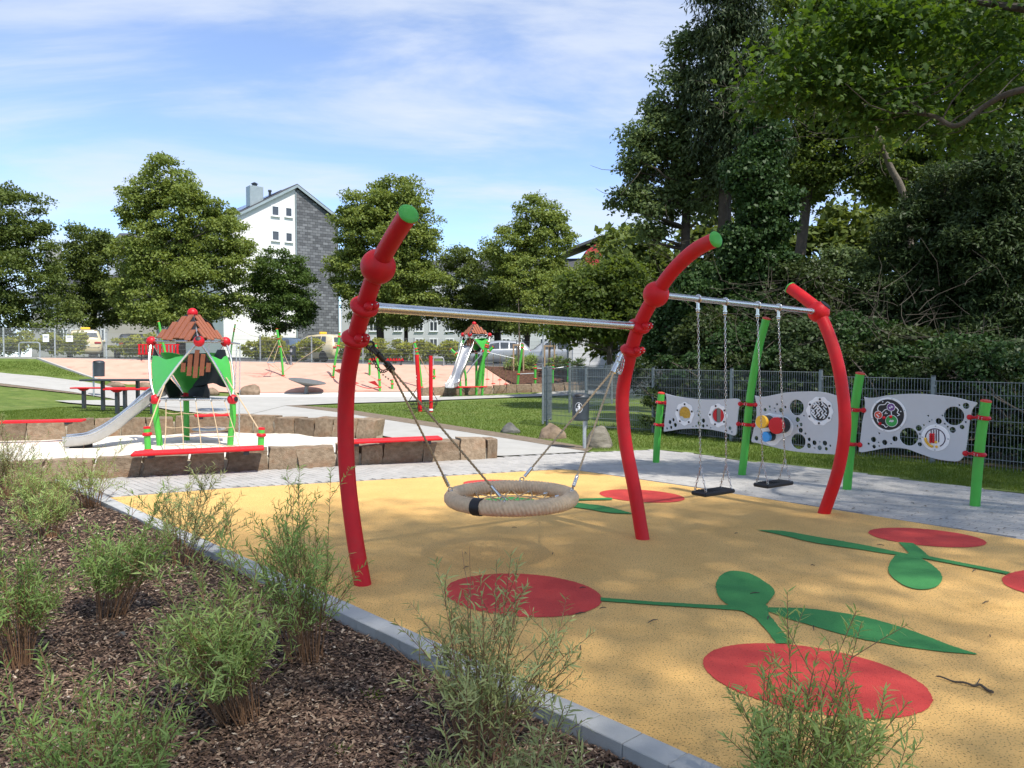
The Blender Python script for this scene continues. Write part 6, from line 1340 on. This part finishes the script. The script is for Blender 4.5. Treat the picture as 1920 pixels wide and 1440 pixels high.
for a in (('willow shrub in the middle of the mulch, lower left of the red post', 450, 1345, 1045, 125, 201, 1.1), ('willow shrub right in front of the base of the tallest red post', 572, 1226, 912, 115, 202, 1.1), ('willow shrub against the kerb before the left red circle', 905, 1395, 1050, 150, 203, 1.25), ('willow shrub at the bottom right in front of the big red circle', 1475, 1560, 1185, 165, 204, 1.25),
          ('willow shrub left of centre with bare stems above the grey cobble', 205, 1155, 945, 85, 205, 1.0), ('thin willow shrub at the kerb before the far left corner of the orange surface', 345, 1050, 885, 80, 206, .8), ('willow shrub standing in front of the end of the low slide', 170, 945, 838, 65, 207, .9), ('willow shrub at the left edge halfway down the picture', 35, 1250, 1010, 75, 208, 1.0), ('upper willow shrub at the left edge beside the sand pit', 12, 935, 790, 60, 209, 1.1), ('dense willow shrub left of the slide end below the stone wall', 62, 965, 862, 75, 210, 1.1),
          ('large willow shrub filling the bottom left corner', 190, 1590, 1240, 180, 211, 1.3), ('willow shrub cut off by the bottom edge below the middle', 905, 1640, 1290, 165, 212, 1.0), ('small willow shrub left of the dark kerb near the grey paving', 95, 1010, 905, 60, 213, .8)):
    willow(*a)
# small weeds
for k, (px, py, lab) in enumerate(((695, 1295, 'tiny green weed on the mulch right of centre'), (640, 1400, 'tiny green weed on the mulch near the bottom edge'))):
    b = G(px, py, -.03); b.z = bedz(b.x, b.y); n = 26; rg = np.random.default_rng(300 + k); P = np.repeat(np.array([b]), n, 0) + rg.normal(size=(n, 3)) * [.02, .02, .005]; A = unit(rg.normal(size=(n, 3)) + [0, 0, .8]); V_, F_ = leaf_quads(P, A, A * 0 + [0, 0, 1.], rg.uniform(.03, .06, n), rg.uniform(.005, .009, n)); o = npmesh('weed', V_, F_, M['blade'], None, tuple(b)); tag(o, lab, 'weed', 'weeds in the mulch')

# ================================================================== GRASS BLADES
def pxsample(poly, n, seed, zfun):
    rg = np.random.default_rng(seed); x0, x1 = min(p[0] for p in poly), max(p[0] for p in poly); y0, y1 = min(p[1] for p in poly), max(p[1] for p in poly); out = []
    while len(out) < n:
        for x, y in zip(rg.uniform(x0, x1, 2000), rg.uniform(y0, y1, 2000)):
            if inside((x, y), poly): out.append(zfun(x, y))
            if len(out) >= n: break
    return np.array(out)
def blades(name, label, P, h, wd, seed):
    rg = np.random.default_rng(seed); n = len(P); a = rg.uniform(0, 6.283, n); d = P[:, 1:2] / 12; H = h * rg.uniform(.5, 1.3, (n, 1)); W = wd * d * rg.uniform(.7, 1.3, (n, 1)); S_ = np.stack([np.cos(a), np.sin(a), 0 * a], 1); T_ = rg.normal(size=(n, 3)) * .45 + np.array([0, 0, 1]); T_ = unit(T_)
    V = np.stack([P - S_ * W, P + S_ * W, P + T_ * H], 1).reshape(-1, 3); o = npmesh(name, V, np.arange(n * 3).reshape(-1, 3), M['blade']); tag(o, label, 'grass', kind='stuff')
def gz0(x, y): q = G(x, y, -.01); return (q.x, q.y, -.012)
def gz1(x, y): q = G(x, y, 0); z = terr(q.x, q.y); q = G(x, y, z); return (q.x, q.y, terr(q.x, q.y) - .03)
def gz2(x, y): q = T(x, y); return (q.x, q.y, q.z - .03)
blades('lawn_grass', 'short dark green grass strip in front of the mesh fence', np.concatenate([pxsample([(1030, 800), (1105, 846), (1195, 842), (1227, 841), (1300, 848), (1386, 861), (1580, 880), (1735, 902), (1920, 923), (1960, 928), (1960, 868), (1750, 850), (1540, 822), (1225, 795), (1100, 795)], 42000, 401, gz0)]), .055, .005, 402)
blades('lawn_grass', 'short sunny grass of the wedge between the two path arms', pxsample([(565, 762), (645, 768), (785, 789), (985, 820), (1100, 838), (1120, 800), (1020, 790), (1016, 746), (730, 757), (640, 759)], 24000, 403, gz1), .05, .004, 404)
blades('lawn_grass', 'short sunny grass left between the path and the sand pit', pxsample([(-20, 727), (135, 741), (98, 755), (200, 766), (300, 768), (420, 774), (440, 784), (300, 788), (150, 790), (-20, 800)], 24000, 405, gz1), .05, .004, 406)
blades('lawn_grass', 'grass on the bank left of the peach slope', pxsample([(-20, 677), (72, 677), (180, 711), (214, 724), (160, 713), (0, 696), (-20, 694)], 5000, 407, gz2), .07, .004, 408)

# ---- small fallen leaves on the right-hand paving
rg = np.random.default_rng(500); n = 70; P = []
while len(P) < n:
    x, y = rg.uniform(1350, 1915), rg.uniform(900, 1010)
    q = G(x, y, .004)
    if inside((q.x, q.y), pav): P.append((q.x, q.y, .006))
P = np.array(P); a = rg.uniform(0, 6.28, n); V_, F_ = leaf_quads(P, np.stack([np.cos(a), np.sin(a), rg.uniform(.05, .3, n)], 1), np.tile([0, 0, 1.], (n, 1)), rg.uniform(.02, .06, n), rg.uniform(.006, .016, n))
tag(npmesh('fallen_leaves', V_, F_, leafmat('dry_leaf', (.02, .014, .008), (.10, .075, .03), .1)), 'small dry leaves scattered over the grey paving at right', 'leaves', kind='stuff')
# ================================================================== BUILDINGS
M['render_white'] = mat('white_render', (.72, .71, .68), .85, var=.04, scale=.4, bump=.1, dirt=.05)
M['render_blue'] = mat('pale_blue_render', (.44, .48, .52), .85, var=.05, scale=.3, dirt=.06)
M['render_grey'] = mat('pale_grey_render', (.50, .51, .52), .85, var=.05, scale=.3, dirt=.06)
M['render_beige'] = mat('beige_render', (.36, .35, .33), .85, var=.06, scale=.3)
M['render_red'] = mat('red_render', (.40, .03, .04), .8, var=.06, scale=.5)
M['roof'] = mat('dark_roof_tile', (.06, .062, .068), .7, var=.2, scale=3, bump=.4, bscale=8)
M['zinc'] = mat('zinc_sheet', (.33, .38, .38), .45, .5, var=.1, scale=2)
M['solar'] = mat('solar_panel', (.015, .02, .04), .15, .2, var=.2)
M['wframe'] = mat('window_frame', (.72, .73, .74), .5, var=.03)
M['glass'] = mat('window_glass', (.05, .058, .068), .08, .0, var=.35, scale=.7, spec=.8)
def slatemat():
    m = bpy.data.materials.new('slate_cladding'); m.use_nodes = True; t = m.node_tree; b = t.nodes['Principled BSDF']; b.inputs['Roughness'].default_value = .75
    tc_ = t.nodes.new('ShaderNodeTexCoord'); br_ = t.nodes.new('ShaderNodeTexBrick'); mp = t.nodes.new('ShaderNodeMapping'); t.links.new(tc_.outputs['UV'], mp.inputs[0]); t.links.new(mp.outputs[0], br_.inputs['Vector'])
    br_.inputs['Color1'].default_value = (.075, .078, .085, 1); br_.inputs['Color2'].default_value = (.19, .195, .205, 1); br_.inputs['Mortar'].default_value = (.03, .03, .033, 1)
    br_.inputs['Scale'].default_value = 1; br_.inputs['Brick Width'].default_value = .62; br_.inputs['Row Height'].default_value = .31; br_.inputs['Mortar Size'].default_value = .02; br_.inputs['Bias'].default_value = -.1
    t.links.new(br_.outputs[0], b.inputs['Base Color']); bn = t.nodes.new('ShaderNodeBump'); bn.inputs['Strength'].default_value = .5; bn.inputs['Distance'].default_value = .04; t.links.new(br_.outputs[1], bn.inputs['Height']); bn.invert = True; t.links.new(bn.outputs[0], b.inputs['Normal']); return m
M['slate'] = slatemat()
def window(root, o_, u, n, x, z, w_, h_, split=True, pm='glass'):
    """window on a wall: o_ origin, u along wall, n outward"""
    up = Vector((0, 0, 1)); c = o_ + u * x + up * z; rot = Matrix((u, -n, up)).transposed(); t = .13; f = MB()
    for dx, dz, sx, sz in ((0, h_ / 2, w_ + t, t), (0, -h_ / 2, w_ + t, t), (-w_ / 2, 0, t, h_ - t), (w_ / 2, 0, t, h_ - t)) + (((0, 0, t * .9, h_ - t),) if split else ()): f.box(c + u * dx + up * dz + n * .03, (sx, .10, sz), rot)
    fo = f.build('window', M['wframe'], root, sm=0); MB().box(c + n * .006, (w_, .02, h_), rot).build('pane', M[pm], fo, sm=0)
    MB().box(c - up * (h_ / 2 + .10) + n * .09, (w_ + .25, .2, .06), rot).build('sill', M['wframe'], fo, sm=0)
# ---- gabled house: white and slate gable
Y0 = 87.0; ap = D(555, 352, Y0); g_ = Vector((.77, .63, 0)).normalized(); r_ = Vector((-.63, .77, 0)).normalized(); nrm = Vector((.63, -.77, 0)).normalized()
if nrm.y > 0: nrm = -nrm
bz = topz(-25) - .2
house = empty('gabled_house', Vector((ap.x, ap.y, bz)), 'tall gabled house with white and dark slate gable wall', 'house')
def gpt(px, py): return PL(px, py, ap, r_)
eR = gpt(634, 414); tR = (eR - ap).dot(g_); slope = (ap.z - eR.z) / tR; tL = -8.2; zL = ap.z + tL * slope * .98; zR = eR.z; LEN = 34
A_ = lambda t, z, l=0: Vector((ap.x + g_.x * t + r_.x * l, ap.y + g_.y * t + r_.y * l, z))
split = gpt(555, 500); ts = (split - ap).dot(g_)
m = MB(); m.prism([A_(tL, bz), A_(ts, bz), A_(ts, ap.z), A_(tL, zL)], r_ * LEN); m.build('white_wall', M['render_white'], house, sm=0)
m = MB(); me_pts = [A_(ts, bz), A_(tR, bz), A_(tR, zR), A_(ts, ap.z)]; m.prism([p - r_ * .06 for p in me_pts], r_ * (LEN)); so = m.build('slate_wall', M['slate'], house, sm=0)
uvl = so.data.uv_layers.new(name='UVMap')
for lp in so.data.loops:
    p = so.data.vertices[lp.vertex_index].co + ORG[house.name]; q = p - ap; uvl.data[lp.index].uv = (q.dot(g_) + q.dot(r_), p.z)
for side in (-1, 1):
    tE, zE = (tL - .6, zL - .6 * slope) if side < 0 else (tR + .45, zR - .45 * slope); th = Vector((0, 0, .28))
    m = MB(); a, b = A_(0, ap.z + .12, -.35), A_(tE, zE + .12, -.35); m.prism([a, b, b + th, a + th], r_ * (LEN + .7)); ro = m.build('roof', M['roof'], house, sm=0)
    m = MB(); a, b = A_(0, ap.z - .02, -.40), A_(tE, zE - .02, -.40); m.prism([a, b, b + Vector((0, 0, .3)), a + Vector((0, 0, .3))], r_ * .06); m.build('verge_trim', M['zinc'], ro, sm=0)
    if side < 0:
        for i in range(3):
            l0 = 1.2 + i * 3.2; a = A_(-1.2, ap.z - 1.2 * slope + .48, l0); b = A_(-5.6, ap.z - 5.6 * slope + .48, l0); m = MB(); m.prism([a, b, b + Vector((0, 0, .06)), a + Vector((0, 0, .06))], r_ * 3.0); m.build('solar_panel', M['solar'], ro, sm=0)
        cb = gpt(478, 386); tc2 = (cb - ap).dot(g_); q = A_(tc2 + .6, cb.z, 1.6); rot = rotm(math.atan2(g_.y, g_.x)); m = MB(); m.box((q.x, q.y, ap.z - 2.3), (1.5, 1.2, 4.2), rot, .03); co = m.build('chimney', M['zinc'], ro, sm=0)
        MB().lathe([(.28, 0), (.28, .3), (.4, .32), (.1, .5)], (q.x, q.y, ap.z - .2), (0, 0, 1), 10).build('chimney_pot', M['anth'], co)
        MB().lathe([(.15, 0), (.15, .6), (.22, .62), (.2, .8)], A_(-2.0, ap.z - 2.0 * slope + .3, 2.5), (0, 0, 1), 8).build('vent_pipe', M['anth'], ro)
for px, py, ww, hh in ((516, 395.5, 0.8, 1.05), (541, 398, .75, 1.0), (516.5, 442, 0.8, 1.05), (541.5, 445, .75, 1.0), (517, 492, .75, 1.0), (542, 493, .75, 1.0)):
    q = gpt(px, py); window(house, Vector((ap.x, ap.y, 0)), g_, nrm, (q - ap).dot(g_), q.z, ww, hh, False)
MB().tube([A_(ts, bz, -.14), A_(ts, ap.z - .5, -.14)], .06, 8).build('downpipe', M['zinc'], house)
MB().tube([A_(tR - .1, bz, -.14), A_(tR - .1, zR - .2, -.14)], .06, 8).build('downpipe', M['zinc'], house)
# ---- long blocks seen frontally
def block(name, label, x0px, x1px, Y, eave_py, ridge_py, wm, rows, roofm='roof', tilt=0.0, win=(1.15, 1.4), depth=11, skip=(), balc=()):
    a, b = D(x0px, 660, Y), D(x1px, 660, Y + tilt); u = (b - a); u.z = 0; L = u.length; u.normalize(); n = Vector((u.y, -u.x, 0)); n = n if n.y < 0 else -n; z0 = topz(a.x) - .2
    ze = D((x0px + x1px) / 2, eave_py, Y).z; zr = D((x0px + x1px) / 2, ridge_py, Y).z; o_ = Vector((a.x, a.y, 0)); root = empty(name, Vector((a.x, a.y, z0)), label, 'building')
    m = MB(); m.prism([o_ + Vector((0, 0, z0)), o_ + u * L + Vector((0, 0, z0)), o_ + u * L + Vector((0, 0, ze)), o_ + Vector((0, 0, ze))], -n * depth); m.build('wall', M[wm], root, sm=0)
    m = MB(); e0 = o_ + n * .5 - u * .4; m.prism([e0 + Vector((0, 0, ze - .1)), e0 - n * (depth / 2 + .5) + Vector((0, 0, zr)), e0 - n * (depth + 1) + Vector((0, 0, ze - .1)), e0 - n * (depth / 2 + .5) + Vector((0, 0, ze - .3))], u * (L + .8)); m.build('roof', M[roofm], root, sm=0)
    m = MB(); m.tube([e0 + Vector((0, 0, ze)), e0 + u * (L + .8) + Vector((0, 0, ze))], .09, 6); m.build('gutter', M['zinc'], root)
    m = MB(); m.box(o_ + u * L / 2 + n * .03 + Vector((0, 0, z0 + .45)), (L, .08, .9), Matrix((u, -n, Vector((0, 0, 1)))).transposed()); m.build('plinth', M['render_beige'], root, sm=0)
    for py, pxs in rows:
        for px in pxs:
            q = PL(px, py, o_, n); window(root, o_, u, n, (q - o_).dot(u), q.z, *win)
    return root, o_, u, n
block('apartment_block', 'pale blue apartment block behind the big lime tree', 205, 426, 98, 470, 424, 'render_blue', ((628, (219, 241, 262, 286, 308, 345, 380, 402)), (585, (219, 241, 262, 286, 308, 345, 380, 402)), (543, (219, 241, 262, 286, 345, 402))), win=(.85, 1.3), tilt=2)
block('apartment_block', 'beige apartment block behind the dark tree at left', 60, 204, 92, 560, 508, 'render_beige', ((628, (100, 120, 140, 165, 190)), (588, (100, 120, 140, 165, 190))), win=(.9, 1.3), tilt=-2)
q = D(101, 485, 94); MB().box((q.x, q.y, q.z), (1.4, 1.2, 3.2), None, .05).build('roof_chimney', M['render_beige'], org=(q.x, q.y, q.z - 1.6)); tag(bpy.data.objects['roof_chimney'], 'square chimney above the beige block roof at left', 'chimney')
block('apartment_block', 'long pale grey apartment block behind the crossbar', 640, 1095, 118, 520, 482, 'render_grey', ((644, (704, 746, 786, 813, 843, 890, 949, 985, 1020, 1060)), (612, (700, 746, 786, 813, 843, 868, 885, 915, 949, 985, 1020)), (580, (746, 786, 813, 843, 868, 885)), (550, (840, 868))), tilt=-4)
# ---- distant house with red gable
Yr = 118; a = D(1130, 447, Yr); root = empty('red_gable_house', Vector((a.x, a.y, 1)), 'distant house with red gable and solar roof right of the lime trees', 'house')
l, r2 = D(1098, 476, Yr), D(1134, 470, Yr); zb = 1.2
MB().prism([Vector((a.x - 2.6, Yr, zb)), Vector((a.x + .2, Yr, zb)), a, Vector((a.x - 2.6, Yr, a.z - 2.0))], (0, 10, 0)).build('red_wall', M['render_red'], root, sm=0)
MB().prism([Vector((a.x + .2, Yr, zb)), Vector((a.x + 3.4, Yr, zb)), Vector((a.x + 3.4, Yr, a.z - 2.6)), a], (0, 10, 0)).build('white_wall', M['render_white'], root, sm=0)
MB().prism([a + Vector((0, -.4, .1)), Vector((a.x - 6.0, Yr - .4, a.z - 2.2)), Vector((a.x - 6.0, Yr - .4, a.z - 1.8)), a + Vector((0, -.4, .5))], (0, 10.5, 0)).build('roof', M['roof'], root, sm=0)
MB().prism([a + Vector((0, -.4, .1)), Vector((a.x + 3.8, Yr - .4, a.z - 3.0)), Vector((a.x + 3.8, Yr - .4, a.z - 2.6)), a + Vector((0, -.4, .5))], (0, 10.5, 0)).build('roof', M['roof'], root, sm=0)
# ---- grey garages / bus shelter at the end of the path
sh = D(1130, 700, 46); g0 = empty('grey_garage', Vector((sh.x, 46, 1.0)), 'low pale grey garage behind the corner of the mesh fence', 'garage')
MB().box((sh.x + .5, 47.5, 2.1), (5.2, 3, 2.3), None, .03).build('wall', M['render_grey'], g0, sm=0); MB().box((sh.x + .5, 47.5, 3.3), (5.6, 3.4, .14), None, .02).build('roof', M['anth'], g0, sm=0)
for k in (-1, 1): MB().box((sh.x + .5 + k * 1.25, 45.98, 1.9), (2.1, .06, 1.8), None, .02).build('garage_door', M['wframe'], g0, sm=0)

# ================================================================== CARS
M['cream'] = mat('taxi_cream_paint', (.62, .52, .33), .3, 0, var=.03, coat=.6)
M['car_dark'] = mat('dark_car_paint', (.02, .022, .027), .3, .2, var=.1, coat=.6); M['car_blue'] = mat('blue_grey_car_paint', (.10, .15, .22), .3, .3, var=.1, coat=.6); M['car_silver'] = mat('silver_car_paint', (.45, .47, .49), .3, .5, var=.06, coat=.5)
M['car_white'] = mat('white_car_paint', (.70, .71, .72), .3, 0, var=.03, coat=.5)
M['tail'] = mat('tail_light', (.35, .012, .012), .2, 0, var=.2); M['lamp'] = mat('head_lamp', (.6, .62, .64), .12, .3, var=.1); M['tyre'] = mat('tyre', (.015, .015, .016), .8); M['plate'] = mat('number_plate', (.7, .7, .68), .5)
WAGON = [(-2.26, .42, .62, .66, .66, .5), (-2.22, .32, .92, .98, .82, .66), (-2.14, .26, .98, 1.16, .86, .72), (-1.95, .22, 1.0, 1.52, .89, .68), (-1.5, .2, 1.0, 1.60, .91, .69), (-.5, .2, .98, 1.63, .92, .70), (.35, .2, .96, 1.58, .92, .69), (.75, .2, .96, 1.42, .92, .70), (1.28, .2, .96, 1.01, .91, .76), (1.75, .22, .88, .93, .89, .72), (2.1, .28, .72, .76, .83, .66), (2.24, .38, .58, .60, .70, .5)]
HATCH = [(-2.0, .42, .62, .66, .66, .5), (-1.95, .3, .9, .95, .80, .64), (-1.85, .25, .95, 1.12, .84, .70), (-1.55, .22, .96, 1.38, .86, .64), (-1.0, .2, .95, 1.46, .87, .65), (-.2, .2, .94, 1.48, .88, .66), (.35, .2, .93, 1.42, .88, .66), (.65, .2, .93, 1.28, .88, .68), (1.12, .2, .92, .96, .87, .72), (1.55, .22, .84, .88, .85, .68), (1.9, .28, .70, .74, .79, .62), (2.02, .38, .58, .60, .66, .5)]
def car(label, loc, yaw, st, paint, taxi=False, lift=0.0):
    root = empty('parked_car', loc, label, 'car', 'cars parked along the street'); rt = rotm(yaw); lc = Vector(loc)
    W_ = lambda x, y, z: lc + rt @ Vector((x, y, z))
    def sec(s):
        x, zb, zt, zr, wb, wr = s; return [(wb * .86, zb), (wb * .985, zb + .16), (wb, (zb + zt) * .52), (wb * .985, zt - .05), (wb * .955, zt), (wr, zr - .07), (wr * .86, zr - .01), (wr * .4, zr + .02)]
    vs = []; n = 16
    for s in st:
        h = sec(s); vs += [W_(s[0], y, z) for y, z in h] + [W_(s[0], -y, z) for y, z in reversed(h)]
    fs = [(i * n + j, i * n + (j + 1) % n, (i + 1) * n + (j + 1) % n, (i + 1) * n + j) for i in range(len(st) - 1) for j in range(n)] + [tuple(range(n)), tuple((len(st) - 1) * n + j for j in range(n))]
    m = MB(); m.add(vs, fs); m.build('body', M[paint], root, sm=45)
    def wq(i, t0, t1, s, k=.012):        # point on the glass band between belt and roof
        a = sec(st[i]); p = Vector(a[4]).lerp(Vector(a[5]), t0); return W_(st[i][0], s * (p[0] + k), p[1])
    def at(x, t, s, k=.012):
        i = max(j for j in range(len(st) - 1) if st[j][0] <= x); f = (x - st[i][0]) / (st[i + 1][0] - st[i][0]); a, b = sec(st[i]), sec(st[i + 1]); p = Vector(a[4]).lerp(Vector(b[4]), f).lerp(Vector(a[5]).lerp(Vector(b[5]), f), t); return W_(x, s * (p[0] + k), p[1])
    xr, xf = st[3][0] + .12, st[7][0] + .15
    for s in (-1, 1):
        cuts = [xr, xr + .75, -.12, xf - .2]
        for a, b in zip(cuts[:-1], cuts[1:]):
            m = MB(); a2, b2 = a + .04, b - .04; m.prism([at(a2 + (.18 if a == xr else 0), .12, s), at(b2 + (.14 if b == cuts[-1] else 0), .12, s), at(b2 - (.12 if b == cuts[-1] else 0), .92, s), at(a2 + (.32 if a == xr else 0), .92, s)], rt @ Vector((0, s * .006, 0))); m.build('side_window', M['glass'], root, sm=0)
    a, b = sec(st[2]), sec(st[3]); x2, x3 = st[2][0], st[3][0]
    m = MB(); z0, z1 = a[6][1] + .02, b[6][1] - .08; f = lambda z: x2 + (x3 - x2) * (z - a[6][1]) / (b[6][1] - a[6][1]) - .03
    m.prism([W_(f(z0), -.66, z0), W_(f(z0), .66, z0), W_(f(z1), .58, z1), W_(f(z1), -.58, z1)], rt @ Vector((-.012, 0, .006))); m.build('rear_window', M['glass'], root, sm=0)
    a, b = sec(st[8]), sec(st[7]); m = MB(); z0, z1 = a[6][1] + .05, b[6][1] - .02; f = lambda z: st[8][0] + (st[7][0] - st[8][0]) * (z - a[6][1]) / (b[6][1] - a[6][1]) + .03
    m.prism([W_(f(z0), -.68, z0), W_(f(z0), .68, z0), W_(f(z1), .6, z1), W_(f(z1), -.6, z1)], rt @ Vector((.012, 0, .008))); m.build('windscreen', M['glass'], root, sm=0)
    xb = st[1][0]
    for s in (-1, 1):
        MB().box(W_(xb - .0, s * .64, .84), (.10, .34, .13), rt, .03).build('tail_light', M['tail'], root); MB().box(W_(st[-2][0] + .0, s * .60, .66), (.16, .34, .13), rt, .03).build('headlight', M['lamp'], root)
        MB().box(W_(.72, s * 1.0, 1.0), (.12, .18, .13), rt, .03).build('wing_mirror', M[paint], root)
        for x in (st[0][0] + .85, st[-1][0] - .85):
            tw_ = MB(); tw_.lathe([(.22, -.10), (.32, -.10), (.335, -.06), (.335, .06), (.32, .10), (.22, .10)], W_(x, s * .83, .335), rt @ Vector((0, 1, 0)), 20); wo = tw_.build('wheel', M['tyre'], root); rm_ = MB(); rm_.lathe([(.225, -.06), (.21, .06), (.05, .075), (.002, .075)], W_(x, s * .85, .335), rt @ Vector((0, s, 0)), 16); rm_.build('rim', M['car_silver'], wo)
    MB().box(W_(st[0][0] - .005, 0, .72 if taxi else .6), (.03, .52, .11), rt, .004).build('number_plate', M['plate'], root)
    if taxi: MB().box(W_(-.3, 0, 1.72), (.14, .5, .14), rt, .03).build('roof_sign', M['yellow'], root)
def street(px, Y): x = D(px, 660, Y).x; return Vector((x, Y, topz(x) + .02))
car('cream taxi seen from behind at the left of the street', street(161, 46.3), R(118), WAGON, 'cream', True)
car('cream taxi seen from its rear corner behind the leaning slope posts', street(600, 46.6), R(142), WAGON, 'cream', True)
car('blue grey car parked left of the right taxi', street(528, 51), R(160), HATCH, 'car_blue')
car('dark car behind the hedge right of the left taxi', street(248, 47.5), R(120), HATCH, 'car_dark')
car('silver car parked right of the far play tower', street(932, 47), R(185), HATCH, 'car_silver')
car('pale car behind the young staked trees', street(1040, 47), R(178), WAGON, 'car_silver')
